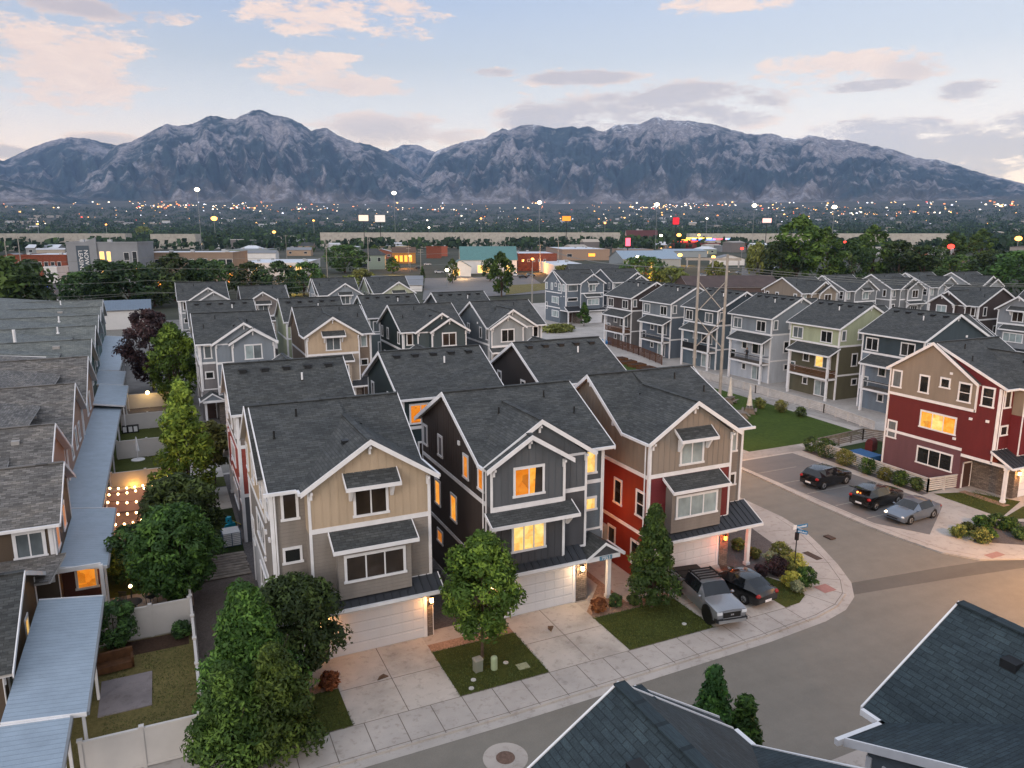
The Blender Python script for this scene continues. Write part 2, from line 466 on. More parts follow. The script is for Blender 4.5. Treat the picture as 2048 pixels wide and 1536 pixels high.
def house(name, label, org, rz, typ, mir, col, W=7.9, wb=6.25, lit=(), rear=None, group='townhomes of the new development', roof=ROOF,
          detail=2, number=None, sidewin=True, vents=True, frontlamp=None, rail='wood', patio=True, pane='dgnb', bayred=None):
    """three storey townhome; local x along the front (bump-out at x = 0), front wall at y = 0, rear at y = D. mir swaps left and right."""
    mx = W if mir else None
    rnd = random.Random(sum(ord(c) for c in label))
    root = empty(name, (org[0], org[1], org[2] if len(org) > 2 else 0), rz, label, 'house', group)
    D = 11.0; S = typ == 'S'
    yr, zr = (6.85, 12.08) if S else (5.9, 12.05)
    sl = .66 if S else .505; zt = 9.2
    yl = yr - (zr - zt) / sl            # where the bump side of the main front slope meets the eave
    yq = .28; slq = (zr - zt) / (yr - yq)   # recess side slope
    yb = yr + (zr - 9.25) / sl          # rear eave
    xc = wb / 2; pk = 11.45; bs = (pk - zt) / (xc + .35)
    zl, zu = 3.3, 6.9; rec = .85; oh = .35
    u, m, lo = siding(*col['u']), siding(*col['m']), siding(*col.get('l', col['m']))
    fu, fm, ru, rm = siding(*col['fu']), siding(*col['fm']), siding(*col.get('ru', col['m'])), siding(*col.get('rm', col['m']))
    # ---- walls
    b = MB(mx); und = .1
    def prof(y, left):
        if y > yr: return zr - sl * (y - yr) - und
        if left or not S: return max(zt, zr - sl * (yr - y)) - und if left else zr - slq * (yr - y) - und
        return zr - slq * (yr - y) - und
    # left wall, bump side
    b.poly([(0, D, 0), (0, 0, 0), (0, 0, zl), (0, D, zl)], lo); b.poly([(0, D, zl), (0, 0, zl), (0, 0, zu), (0, D, zu)], m)
    b.poly([(0, D, zu), (0, 0, zu), (0, 0, prof(0, 1)), (0, yl, prof(yl, 1)), (0, yr, zr - und), (0, D, prof(D, 1))], u)
    # right wall, recess side, open porch below
    py = 3.5
    b.poly([(W, py, 0), (W, D, 0), (W, D, zl), (W, py, zl)], lo); b.poly([(W, rec, 2.95), (W, py, 2.95), (W, py, zl), (W, rec, zl)], m)
    b.poly([(W, rec, zl), (W, D, zl), (W, D, zu), (W, rec, zu)], m)
    if S:
        b.poly([(W, rec, zu), (W, D, zu), (W, D, prof(D, 0)), (W, yr, zr - und), (W, rec, prof(rec, 0))], m)
        k = .07; b.poly([(W + k, yl + .25, zu), (W + k, D, zu), (W + k, D, prof(D, 1) - .05), (W + k, yr, zr - und - .05), (W + k, yl + .25, prof(yl + .25, 1) - .05)], u)
        b.poly([(W, yl + .25, zu), (W + k, yl + .25, zu), (W + k, yl + .25, 9.3), (W, yl + .25, 9.3)], u)
    else:
        b.poly([(W, rec, zu), (W, D, zu), (W, D, prof(D, 0)), (W, yr, zr - und), (W, rec, prof(rec, 0))], u)
    # fronts
    b.poly([(0, 0, 0), (.5, 0, 0), (.5, 0, 2.35), (0, 0, 2.35)], STONE if S else lo); b.poly([(5.5, 0, 0), (wb, 0, 0), (wb, 0, 2.35), (5.5, 0, 2.35)], STONE)
    b.poly([(0, 0, 2.35), (wb, 0, 2.35), (wb, 0, zl), (0, 0, zl)], fm); b.poly([(0, 0, zl), (wb, 0, zl), (wb, 0, zu), (0, 0, zu)], fm)
    b.poly([(0, 0, zu), (wb, 0, zu), (wb, 0, zt - .1), (xc, 0, pk - .12), (0, 0, zt - .1)], fu)
    b.poly([(wb, 0, 0), (wb, py, 0), (wb, py, 2.95), (wb, 0, 2.95)], STONE)
    b.poly([(wb, 0, 2.95), (wb, rec, 2.95), (wb, rec, zu), (wb, 0, zu)], fm); b.poly([(wb, 0, zu), (wb, rec, zu), (wb, rec, zt + .2), (wb, 0, zt)], fu)
    b.poly([(wb, rec, 2.95), (W, rec, 2.95), (W, rec, zu), (wb, rec, zu)], rm); b.poly([(wb, rec, zu), (W, rec, zu), (W, rec, zt + .2), (wb, rec, zt + .2)], ru)
    b.poly([(wb, py, 0), (W, py, 0), (W, py, 2.95), (wb, py, 2.95)], lo); b.poly([(wb, rec, 2.95), (wb, py, 2.95), (W, py, 2.95), (W, rec, 2.95)], SOFFIT)
    # rear
    for z0, z1, mm in ((0, zl, lo), (zl, zu, m), (zu, prof(D, 1), u)): b.poly([(W, D, z0), (0, D, z0), (0, D, z1), (W, D, z1)], mm)
    if not S:   # second, lower gable stands half a metre proud
        b.box(0, 4.55, -.5, -.003, 3.15, zu, fm, 'bt'); b.poly([(0, -.5, 3.15), (0, -.003, 3.15), (4.55, -.003, 3.15), (4.55, -.5, 3.15)], SOFFIT)
        b.poly([(0, -.5, zu), (4.55, -.5, zu), (4.55, -.5, zt - .1), (2.275, -.5, 10.68), (0, -.5, zt - .1)], fu)
        b.poly([(4.55, -.5, zu), (4.55, -.003, zu), (4.55, -.003, zt), (4.55, -.5, zt)], fu); b.poly([(0, -.5, zu), (0, -.003, zu), (0, -.003, zt), (0, -.5, zt)], fu)
    if detail > 1:   # battens
        st = .41
        def bat(x, y, z0, z1, mat, holes):
            for h0, h1, hz0, hz1 in holes:
                if h0 - .03 < x < h1 + .03: bat(x, y, z0, hz0, mat, []); bat(x, y, hz1, z1, mat, []); return
            if z1 - z0 > .1: b.box(x - .022, x + .022, y - .022, y - .002, z0, z1, mat)
        x = .25
        while x < wb - .1:
            if (S or x > 4.6) and col['fu'][1] == 'batten': bat(x, 0, zu + .24, pk - bs * abs(x - xc) - .28, fu, [(xc - .95, xc + .95, 7.35, 9.06)] if S else [])
            if not S and x < 4.5:
                if col['fu'][1] == 'batten': bat(x, -.5, zu + .05, 10.8 - .72 * abs(x - 2.275) - .28, fu, [(1.3, 3.3, 7.24, 9.02)])
                if col['fm'][1] == 'batten': bat(x, -.5, 3.3, 6.0, fm, [(1.2, 3.4, 4.05, 5.75)])
            x += st
        if col['u'][1] == 'batten':
            y = .5
            while y < D - .2:
                if not any(h - .06 < y < h + .92 for h in ((9.85, 6.95, 2.6, .35) if not S else ())): b.box(-.02, -.002, y - .022, y + .022, zu + .2, prof(y, 1) - .02, u)
                y += st
    # bay on the single gable type
    if S:
        bm = siding(*col['bay']) if 'bay' in col else fm
        b.box(1.3, 5.05, -.65, -.003, 3.42, 6.2, bm, '')
    wall = b.build('wall', root)
    # ---- trim
    t = MB(mx); B_ = lambda *k: wbox(t, *k, 0, .035, WHITE)
    e = .035
    for a, wl, c0 in ((0, 'y-', 0), (wb - .14, 'y-', 0), (W - .14, 'y-', rec)):
        zz = zt - .12
        B_(wl, c0, a, a + .14, 3.4 if c0 == 0 else 3.8, zz)
    if not S:
        wbox(t, 'y-', -.5, 0, .14, 3.15, zt - .15, 0, e, WHITE); wbox(t, 'y-', -.5, 4.41, 4.55, 3.15, zt - .1, 0, e, WHITE); wbox(t, 'x+', 4.55, -.5, -.38, 3.15, zt - .1, 0, e, WHITE)
        wbox(t, 'y-', -.5, .14, 4.41, 6.62, 6.92, 0, e + .01, WHITE); wbox(t, 'y-', -.5, .14, 4.41, 3.13, 3.25, 0, e + .01, WHITE)
        B_('y-', 0, 4.56, wb - .14, zu - .03, zu + .22); B_('y-', 0, 4.56, wb - .14, 3.42, 3.54); B_('y-', 0, 4.9, wb - .14, 9.02, 9.16)
    else:
        B_('y-', 0, .14, wb - .14, zu - .03, zu + .22); B_('y-', 0, .14, wb - .14, 3.52, 3.64)
    if not S: B_('y-', rec, wb, W - .14, zu - .03, zu + .2)
    B_('y-', rec, wb, W - .14, 3.95, 4.07)
    wbox(t, 'x-', 0, 0, .14, 0, zt - .15, 0, e, WHITE); wbox(t, 'x-', 0, D - .14, D, 0, 9.3, 0, e, WHITE)
    wbox(t, 'x+', W, rec, rec + .14, 2.95, zt - .1, 0, e, WHITE); wbox(t, 'x+', W, D - .14, D, 0, 9.3, 0, .075, WHITE)
    wbox(t, 'x-', 0, .14, D - .14, zu - .1, zu + .14, 0, e, WHITE); wbox(t, 'x-', 0, .14, D - .14, 3.05, 3.27, 0, e, WHITE)
    wbox(t, 'x+', W, rec + .14 if not S else yl + .25, D - .14, zu - .1, zu + .14, 0, .1, WHITE); wbox(t, 'x+', W, py, D - .14, 3.3, 3.54, 0, e, WHITE)
    wbox(t, 'x+', W, -.6, py, 2.85, 3.1, -.02, e, WHITE)
    if S: wbox(t, 'x+', W, yl + .2, yl + .34, zu - .1, 9.3, 0, .1, WHITE)
    for a in (0, W - .14): wbox(t, 'y+', D, a, a + .14, 0, 9.25, 0, e, WHITE)
    for z in (zu - .1, 3.3): wbox(t, 'y+', D, .14, W - .14, z, z + .24, 0, e, WHITE)
    # eaves and rakes
    XL, XR = -oh, W + oh; yg = -.42
    rake(t, (XL, yl, zt), (XL, yr, zr), (-1, 0, 0)); rake(t, (XL, yr, zr), (XL, yb, 9.25), (-1, 0, 0))
    rake(t, (XR, yr, zr), (XR, yb, 9.25), (1, 0, 0)); rake(t, (XR, yl, zt), (XR, yr, zr), (1, 0, 0))
    if S: rake(t, (W + .12, yq, zt), (W + .12, yr - .15, zr - .07), (1, 0, 0), .2)
    gutter(t, (XL, yg + .03, zt), (XL, yl, zt), (-1, 0, 0)); gutter(t, (wb + oh, yg + .03, zt), (wb + oh, yq, zt), (1, 0, 0))
    gutter(t, (wb + oh, yq, zt), (XR, yq, zt), (0, -1, 0)); gutter(t, (XL, yb, 9.25), (XR, yb, 9.25), (0, 1, 0))
    rake(t, (XL - .02, yg, zt), (xc, yg, pk), (0, -1, 0)); rake(t, (xc, yg, pk), (wb + oh + .02, yg, zt), (0, -1, 0))
    if not S: rake(t, (XL - .02, -.95, zt - .02), (2.275, -.95, 10.8), (0, -1, 0)); rake(t, (2.275, -.95, 10.8), (4.9, -.95, zt), (0, -1, 0))
    # brackets under the gables
    br = ((xc, 0, pk - .38), (.16, 0, zt - .1), (wb - .16, 0, zt - .1)) if S else ((xc, 0, pk - .38), (wb - .16, 0, zt - .1), (2.275, -.5, 10.42), (.16, -.5, zt - .1), (4.4, -.5, zt - .1))
    for x, y, z in br:
        t.box(x - .06, x + .06, y - .36, y - .04, z - .1, z + .03, WHITE); t.box(x - .06, x + .06, y - .16, y - .04, z - .42, z - .1, WHITE)
    t.box(-.3, -.06, yr - .06, yr + .06, zr - .5, zr - .38, WHITE); t.box(-.14, -.05, yr - .06, yr + .06, zr - .8, zr - .5, WHITE)
    # downpipes
    t.cyl((-.09, .3, zt - .2), (-.09, .3, .1), .045, .045, 6, WHITE); t.cyl((W - .2, rec - .1, zt - .15), (W - .2, rec - .1, 4.1), .045, .045, 6, WHITE)
    t.build('trim', root)
    # ---- roof
    r = MB(mx); X = (1, 0, 0); Y = (0, 1, 0)
    ygl = yr - (zr - pk) / sl; ygr = yr - (zr - pk) / slq
    if S:
        slab(r, [(XL, yl, zt), (xc, ygl, pk), (xc, yr, zr), (XL, yr, zr)], X, roof)
        slab(r, [(xc, ygr, pk), (wb + oh, yq, zt), (W + .12, yq, zt), (W + .12, yr, zr), (xc, yr, zr)], X, roof)
        slab(r, [(W + .0, yl, zt + .001), (XR, yl, zt + .001), (XR, yr, zr), (W + .0, yr, zr)], X, roof)
        r.poly([(xc, ygr, pk), (xc, ygl, pk), (xc, yr, zr)], roof, [(0, 0), (.3, 0), (.3, .3)])
    else:
        slab(r, [(XL, yl, zt), (xc, ygl, pk), (wb + oh, yq, zt), (XR, yq, zt), (XR, yr, zr), (XL, yr, zr)], X, roof)
    slab(r, [(XR, yb, 9.25), (XL, yb, 9.25), (XL, yr, zr), (XR, yr, zr)], X, roof)
    slab(r, [(XL, yg, zt), (xc, yg, pk), (xc, ygl, pk), (XL, yl, zt)], Y, roof)
    slab(r, [(xc, yg, pk), (wb + oh, yg, zt), (wb + oh, yq, zt), (xc, ygr if S else ygl, pk)], Y, roof)
    ridge_cap(r, (XL, yr, zr), (XR, yr, zr), .3, roof); ridge_cap(r, (xc, yg, pk), (xc, ygr, pk), .3, roof)
    if not S:
        slab(r, [(XL, -.95, zt - .03), (2.275, -.95, 10.8), (2.275, -.3, 10.8), (XL, -.3, zt - .03)], Y, roof)
        slab(r, [(2.275, -.95, 10.8), (4.9, -.95, zt), (4.9, -.01, zt), (2.275, -.01, 10.8)], Y, roof)
        ridge_cap(r, (2.275, -.95, 10.8), (2.275, -.3, 10.8), .3, roof)
    ro = r.build('roof', root)
    if vents:
        def onrear(x, d): return (x, yr + d, zr - sl * d)
        for i in range(5):
            x, y, z = onrear(.9 + i * (W - 1.8) / 4, .75); v = MB(mx)
            v.box(x - .24, x + .24, y - .2, y + .24, z - .12, z + .1, DARKMETAL); v.box(x - .3, x + .3, y - .32, y + .26, z + .1, z + .13, DARKMETAL); v.build('roof_vent', ro)
        x, y, z = onrear(2.6 + rnd.random(), 1.9); v = MB(mx); v.cyl((x, y, z - .1), (x, y, z + .55), .07, .07, 8, WHITE); v.cyl((x, y, z - .15), (x, y, z + .02), .1, .1, 8, BLACKPL); v.build('vent_pipe', ro)
        for x, fr in ((W * .62 + rnd.random(), .3), (W * .3, .55), (W * .9, .7)):
            y = yr - fr * 4.0
            z = zr - (slq if S else sl) * (yr - y)
            if x < xc and S: z = zr - sl * (yr - y)
            v = MB(mx); v.cyl((x, y, z - .1), (x, y, z + .42), .05, .05, 7, BLACKPL); v.cyl((x, y, z - .15), (x, y, z + .06), .09, .07, 7, BLACKPL); v.build('vent_pipe', ro)
        if detail > 1:
            x, y = xc + .8, 1.6; z = pk - bs * .8; v = MB(mx); v.box(x - .2, x + .2, y - .2, y + .2, z - .2, z + .1, DARKMETAL); v.build('roof_vent', ro)
    # ---- awnings
    def awning(x0, x1, yw, zt_, yf, zf, name='awning', br=True, soff=True):
        a = MB(mx); slab(a, [(x0, yf, zf), (x1, yf, zf), (x1, yw, zt_), (x0, yw, zt_)], X, roof, .1)
        rake(a, (x0, yf, zf), (x0, yw, zt_), (-1, 0, 0), .16, .05); rake(a, (x1, yf, zf), (x1, yw, zt_), (1, 0, 0), .16, .05); rake(a, (x0 - .05, yf, zf), (x1 + .05, yf, zf), (0, -1, 0), .17, .05)
        if br:
            for x in (x0 + .3, x1 - .3):
                a.box(x - .07, x + .07, yf + .12, yw - .04, zf - .22, zf - .12, WHITE)
                a.prism([(x - .07, yw - .04, zf - .22), (x - .07, yw - .04, zf - .85), (x - .07, yw - .2, zf - .85), (x - .07, yf + .2, zf - .22)], (.14, 0, 0), WHITE)
        a.build(name, root)
    if S:
        awning(xc - 1.35, xc + 1.35, -.004, 9.78, -.78, 9.22); awning(1.05, 5.3, -.004, 6.84, -1.15, 6.24, br=False)
    else: awning(-.3, 4.95, -.504, 6.66, -1.5, 6.18)
    # ---- porch roof (standing seam), post, pier, doors
    a = MB(mx); z0, zf, yf = 3.62, 3.1, -1.0
    slab(a, [(-.3, yf, zf), (wb + (.0 if S else -.55), yf, zf), (wb + (.0 if S else -.55), -.003, z0), (-.3, -.003, z0)], X, SKIRT, .1)
    if S:
        slab(a, [(wb, yf, zf), (W + .35, yf, zf), (W + .35, rec - .003, zf + (rec - yf) * .52), (wb, rec - .003, zf + (rec - yf) * .52)], X, SKIRT, .1)
        rake(a, (W + .35, yf, zf), (W + .35, rec, zf + (rec - yf) * .52), (1, 0, 0), .16); gutter(a, (-.3, yf, zf), (W + .35, yf, zf), (0, -1, 0))
    else:
        xp, hw = 6.95, 1.25
        slab(a, [(wb - .55, yf, zf), (xp - hw + .1, yf, zf), (xp - hw + .1, -.003, z0), (wb - .55, -.003, z0)], X, SKIRT, .1)
        slab(a, [(xp - hw, yf - .12, zf - .02), (xp, yf - .12, 3.9), (xp, rec, 3.9), (xp - hw, rec, zf - .02)], Y, roof, .08); slab(a, [(xp, yf - .12, 3.9), (xp + hw, yf - .12, zf - .02), (xp + hw, rec, zf - .02), (xp, rec, 3.9)], Y, roof, .08)
        rake(a, (xp - hw, yf - .12, zf), (xp, yf - .12, 3.9), (0, -1, 0), .14); rake(a, (xp, yf - .12, 3.9), (xp + hw, yf - .12, zf), (0, -1, 0), .14)
        a.poly([(xp - hw + .1, yf, zf), (xp + hw - .1, yf, zf), (xp, yf, 3.78)], fm); gutter(a, (-.3, yf, zf), (xp - hw, yf, zf), (0, -1, 0)); gutter(a, (xp + hw, yf - .1, zf), (xp + hw, rec, zf), (1, 0, 0))
        a.box(xp - hw + .05, xp + hw - .2, yf - .04, yf + .12, 2.84, zf, WHITE)
    rake(a, (-.3, yf, zf), (-.3, 0, z0), (-1, 0, 0), .14)
    xx = -.1
    while xx < (W + .3 if S else wb - .6):
        y1_, z1_ = (rec, zf + (rec - yf) * .52) if xx > wb else (0, z0)
        if not (S and 1.28 < xx < 5.07): a.beam((xx, yf + .01, zf + .02), (xx, y1_ - .02, z1_ + .02), .035, .05, SKIRT)
        else: a.beam((xx, yf + .01, zf + .02), (xx, -.66, zf + .2), .035, .05, SKIRT)
        xx += .42
    a.box(-.2, wb, yf + .05, 0, 2.82, 2.9, SOFFIT); pr = a.build('porch_roof', root)
    if number:
        fo = bpy.data.curves.new('house_number', 'FONT'); fo.body = number; fo.size = .3; fo.extrude = .008; fo.align_x = 'CENTER'
        fob = bpy.data.objects.new('number_text', fo); COL.objects.link(fob); dg = bpy.context.evaluated_depsgraph_get()
        me = bpy.data.meshes.new_from_object(fob.evaluated_get(dg)); bpy.data.objects.remove(fob)
        pl = MB(); pl.box(-.42, .42, -.012, .012, -.13, .13, plain('number_plate_blue', (92, 130, 150), .5)); po = pl.build('number_plate', pr); po.location = (xp + .05, yf - .07, 2.97)
        me.materials.clear(); me.materials.append(WHITE); no = bpy.data.objects.new('house_number', me); COL.objects.link(no); no.parent = po
        no.location = (0, -.014, -.1); no.rotation_euler = (R(90), 0, 0)
    p = MB(mx); px = W - .12 if S else W - .22; p.box(px - .12, px + .12, -.42, -.18, 0, 2.86, WHITE); p.box(px - .16, px + .16, -.46, -.14, 0, .2, WHITE); p.box(px - .16, px + .16, -.46, -.14, 2.66, 2.86, WHITE); p.build('porch_post', root)
    s_ = MB(mx); s_.box(5.62, 6.3, -.12, -.002, .05, 2.8, STONE); s_.box(5.58, 6.34, -.16, .0, 0, .06, CONC); s_.build('stone_pier', root)
    gd = MB(mx); gm = plain('garage_door_white', (216, 217, 220), .5, .03, 1.5)
    gd.box(.52, 5.42, -.02, .04, .02, 2.3, gm)
    for k in range(4):
        for j in range(8): gd.box(.58 + j * .605, 1.09 + j * .605, -.032, -.02, .09 + k * .565, .49 + k * .565, gm)
    for k in range(1, 4): gd.box(.52, 5.42, -.024, -.02, .02 + k * .565, .035 + k * .565, GREYMETAL)
    go = gd.build('garage_door', root)
    gf = MB(mx); gf.box(.34, .52, -.05, .02, 0, 2.45, WHITE); gf.box(5.42, 5.62, -.05, .02, 0, 2.45, WHITE); gf.box(.34, 5.62, -.06, .02, 2.3, 2.62, WHITE); gf.build('garage_frame', root)
    d = MB(mx); d.box(6.45, 7.4, py - .05, py - .002, .08, 2.15, plain('front_door_paint', (70, 52, 46), .5)); d.box(6.36, 6.45, py - .06, py - .002, 0, 2.25, WHITE); d.box(7.4, 7.49, py - .06, py - .002, 0, 2.25, WHITE)
    d.box(6.36, 7.49, py - .06, py - .002, 2.15, 2.26, WHITE); d.ball((6.55, py - .09, 1.05), .04, GREYMETAL, 6, 4); d.build('front_door', root)
    lamps = MB(mx)
    # ---- windows
    win = lambda *k, **q: window(root, *k, mx=mx, **q)
    L = set(lit); pk_ = lambda key, n, dflt=None: (''.join(rnd.choice(pane) for _ in range(1)) * n if dflt is None else dflt)
    if S:
        win('y-', 0, xc - .9, xc + .9, 7.42, 9.02, lites=lit.get('fu', pk_('fu', 2)) if isinstance(lit, dict) else pk_('fu', 2))
    LD = lit if isinstance(lit, dict) else {}
    if S: win('y-', -.65, 1.6, 4.75, 4.3, 5.75, lites=LD.get('fm', pk_(0, 3)))
    else:
        win('y-', -.5, 1.35, 3.25, 7.3, 8.98, lites=LD.get('fu', pk_(0, 2))); win('y-', -.5, 1.25, 3.35, 4.1, 5.7, lites=LD.get('fm', pk_(0, 3)))
    if S or W > 7.5:
        win('y-', rec, wb + .3, W - .5, 7.48, 8.95, lites=LD.get('ru', pk_(0, 1))); win('y-', rec, wb + .25, W - .45, 5.2, 6.05, lites=LD.get('rm', 'd'), trim=.12)
    if sidewin and not mir or sidewin == 'both':
        sw = LD.get('sl', 'ggdd')
        if not S:
            for k, (y0, z0, z1) in enumerate(((9.85, 7.6, 9.0), (6.95, 7.6, 9.0), (2.6, 7.5, 8.95), (.35, 7.5, 8.95))): win('x-', 0, y0, y0 + .85, z0, z1, lites=sw[k])
            for k, (y0, z0, z1) in enumerate(((7.5, 4.2, 5.9), (4.6, 4.15, 5.85), (7.2, 1.7, 2.6))): win('x-', 0, y0, y0 + 1.05, z0, z1, lites=LD.get('sm', 'ddd')[k])
        else:
            for k, (y0, z0, z1) in enumerate(((2.8, 4.2, 5.9), (.3, 4.2, 5.9), (3.4, .9, 2.5), (.7, .9, 2.5))): win('x-', 0, y0, y0 + .95, z0, z1, lites=LD.get('sm', 'dddd')[k], hung=k == 1)
        ac = MB(mx); ac.box(-.09, -.002, 3.9, 4.15, 9.25, 9.5, WHITE); ac.build('wall_vent', root)
    if sidewin and mir or sidewin == 'both':
        if S:
            sw = LD.get('sr', 'gdnnddd')
            for k, (y0, y1, z0, z1) in enumerate(((9.7, 10.7, 7.5, 9.1), (7.0, 8.0, 7.5, 9.1), (5.1, 6.05, 8.3, 9.2), (3.2, 4.35, 7.45, 9.1), (1.3, 2.4, 7.45, 9.1))): win('x+', W + (.07 if k < 4 else 0), y0, y1, z0, z1, lites=sw[k], hung=k > 2)
            win('x+', W, 4.2, 7.6, 4.45, 6.0, lites=LD.get('srm', 'ddd')); win('x+', W, 4.15, 7.55, 1.2, 2.75, lites=LD.get('srl', 'ddd')); win('x+', W, 9.75, 10.75, 2.75, 4.4, lites='g')
            for y, z in ((2.9, 6.1), (1.5, 6.2), (4.1, 4.1), (5.0, 9.55)):
                ac = MB(mx); ac.box(W + .002, W + .1, y, y + .26, z, z + .2, WHITE); ac.build('wall_vent', root)
        else:
            for k, (y0, z0, z1) in enumerate(((9.6, 7.5, 9.0), (6.9, 7.5, 9.0), (2.0, 7.5, 9.0), (8.5, 4.2, 5.8), (5, 4.2, 5.8))): win('x+', W, y0, y0 + .9, z0, z1, lites=pk_(0, 1))
    # ---- rear
    rw = LD.get('r', None)
    win('y+', D, W - 2.3, W - .5, 7.2, 8.75, lites=rw or pk_(0, 2)); win('y+', D, 1.1, 3.0, 7.2, 8.75, lites=pk_(0, 2))
    if rear:
        x1 = 6.6; pdp = 1.6
        win('y+', D, W - 1.35, W - .2, 2.3, 3.95, lites=pk_(0, 1)); win('y+', D, 1.0, 3.6, 3.85, 6.0, lites=LD.get('rd', 'gd')); win('y+', D, 4.6, 5.7, 4.3, 5.7, lites=LD.get('rs', 'd'))
        win('y+', D, 1.2, 3.4, .1, 2.2, lites='gb'); win('y+', D, 4.6, 5.5, 1.2, 2.2, lites='d')
        a = MB(mx); slab(a, [(x1 + .4, D + pdp + .3, 5.85), (-.3, D + pdp + .3, 5.85), (-.3, D + .003, 6.75), (x1 + .4, D + .003, 6.75)], X, roof, .1)
        rake(a, (x1 + .4, D + pdp + .3, 5.85), (-.3, D + pdp + .3, 5.85), (0, 1, 0), .18); rake(a, (-.3, D + pdp + .3, 5.85), (-.3, D, 6.75), (-1, 0, 0), .16); rake(a, (x1 + .4, D + pdp + .3, 5.85), (x1 + .4, D, 6.75), (1, 0, 0), .16); a.build('balcony_roof', root)
        k = MB(mx); k.box(0, x1 + .1, D + .002, D + pdp, 2.62, 2.86, WHITE); k.box(.02, x1 + .08, D + .002, D + pdp - .02, 2.86, 2.9, WOODG)
        ko = k.build('balcony_deck', root)
        for x in (.1, x1 - .05):
            q = MB(mx); q.box(x - .1, x + .15, D + pdp - .26, D + pdp - .01, 0, 5.85, WHITE); q.build('balcony_post', root)
        rm_ = WOODB if rail == 'wood' else DARKMETAL
        q = MB(mx); q.box(.2, x1 - .15, D + pdp - .16, D + pdp - .08, 3.78, 3.86, rm_); q.box(.1, .18, D + .05, D + pdp - .2, 3.78, 3.86, rm_)
        if rail == 'wood':
            for z in (3.0, 3.2, 3.4, 3.6): q.box(.2, x1 - .15, D + pdp - .14, D + pdp - .1, z, z + .13, rm_); q.box(.12, .16, D + .05, D + pdp - .2, z, z + .13, rm_)
        elif rail == 'board': q.box(.2, x1 - .15, D + pdp - .14, D + pdp - .1, 2.95, 3.78, rm_)
        else:
            x = .3
            while x < x1 - .2: q.box(x, x + .025, D + pdp - .13, D + pdp - .105, 2.9, 3.8, rm_); x += .14
        q.build('railing', ko)
    else:
        win('y+', D, 1.2, 3.8, 4.1, 5.8, lites=pk_(0, 3)); win('y+', D, 5.2, 6.8, 4.1, 5.8, lites=pk_(0, 2))
    # ---- front lamps
    if frontlamp:
        for (x, w_, rgb, r_) in frontlamp:
            xx = W - x if mir else x
            q = MB(); y = -.14 if x > 5.6 else -.06; w_ *= 3.8
            q.box(xx - .09, xx + .09, y - .2, y, 1.98, 2.02, DARKMETAL); q.box(xx - .1, xx + .1, y - .2, y, 2.3, 2.36, DARKMETAL); q.box(xx - .05, xx + .05, y - .02, y + .06, 2.0, 2.34, DARKMETAL)
            lo_ = q.build('wall_lamp', root); g = MB(); g.box(xx - .075, xx + .075, y - .18, y - .03, 2.02, 2.3, BULBW if rgb[1] > 150 else BULBO); g.build('lamp_glass', lo_)
            lamp_light((xx, y - .34, 2.1), w_, rgb, root, .06)
    return root
# ------------------------------------------------------------------ ground, roads, pavements
def sheet(name, pts, z, mat, side=None, sidemat=None, kind='structure'):
    m = MB(); m.poly([(p[0], p[1], z) for p in pts], mat)
    if side is not None:
        n = len(pts)
        for i in range(n):
            a, b = pts[i], pts[(i + 1) % n]; m.poly([(a[0], a[1], side), (b[0], b[1], side), (b[0], b[1], z), (a[0], a[1], z)], sidemat or mat)
    return struct(m, name)

def terr(d):
    return -.22 if d < 900 else -.22 + 4.75e-6 * (d - 900) ** 2

tg = NT('valley_floor'); o_ = tg.coord()
n1 = tg.noise(o_, .004, 6, .65); n2 = tg.noise(o_, .05, 5, .7); n3 = tg.noise(o_, .0012, 4)
c_ = tg.ramp(n1, [(.36, lin((44, 54, 36))), (.5, lin((62, 66, 52))), (.6, lin((100, 96, 90))), (.68, lin((54, 62, 42)))])
c_ = tg.mix(.5, c_, tg.ramp(n2, [(.36, lin((36, 46, 32))), (.62, lin((84, 82, 74)))]))
c_ = tg.mix(.4, c_, tg.ramp(n3, [(.35, lin((40, 50, 40))), (.65, lin((86, 82, 74)))]))
tg.pbr(c_, .9, 0, .2)
m = MB(); rings = [0, 40, 90, 160, 300, 500, 900, 1300, 1800, 2500, 3300, 4200, 5200, 6300, 7500, 8800, 10500, 13000]; NS = 96
for i in range(len(rings) - 1):
    for k in range(NS):
        a, b = 2 * math.pi * k / NS, 2 * math.pi * (k + 1) / NS
        q = [(r * math.sin(t), r * math.cos(t), terr(min(r, 9500))) for r, t in ((rings[i], a), (rings[i + 1], a), (rings[i + 1], b), (rings[i], b))]
        m.poly(q[:1] + q[1:3] if i == 0 else list(reversed(q)), tg.m)
struct(m, 'ground')

sheet('road', [(-60, 13), (140, 13), (140, 200), (-60, 200)], -.115, ASPH)
sheet('road_patch', [(36.7, 30.9), (44.8, 29.9), (52, 28.75), (52, 27.2), (43.5, 28.6), (36.5, 29.6)], -.110, ASPHD)
CURB = [(-30, 27.75), (12.8, 27.75), (28, 28.1), (32.4, 28.45), (34.4, 28.9), (36.0, 29.75), (37.3, 31.1), (38.6, 33.3), (39.9, 36.0), (40.9, 38.4), (41.4, 41), (41.5, 70)]
def inset(path, d):
    out = []
    for i, p in enumerate(path):
        a = Vector(path[max(0, i - 1)]); b = Vector(path[min(len(path) - 1, i + 1)]); t = (b - a).normalized()
        out.append((p[0] - t.y * d, p[1] + t.x * d))
    return out
blk = CURB + [(-30, 70)]
pv = MB(); SIDEW = concrete('sidewalk_concrete', (170, 165, 160), .1)
pv.poly([(x, y, 0) for x, y in blk], SIDEW)
gut = inset(CURB, -.5); k1 = inset(CURB, .16)
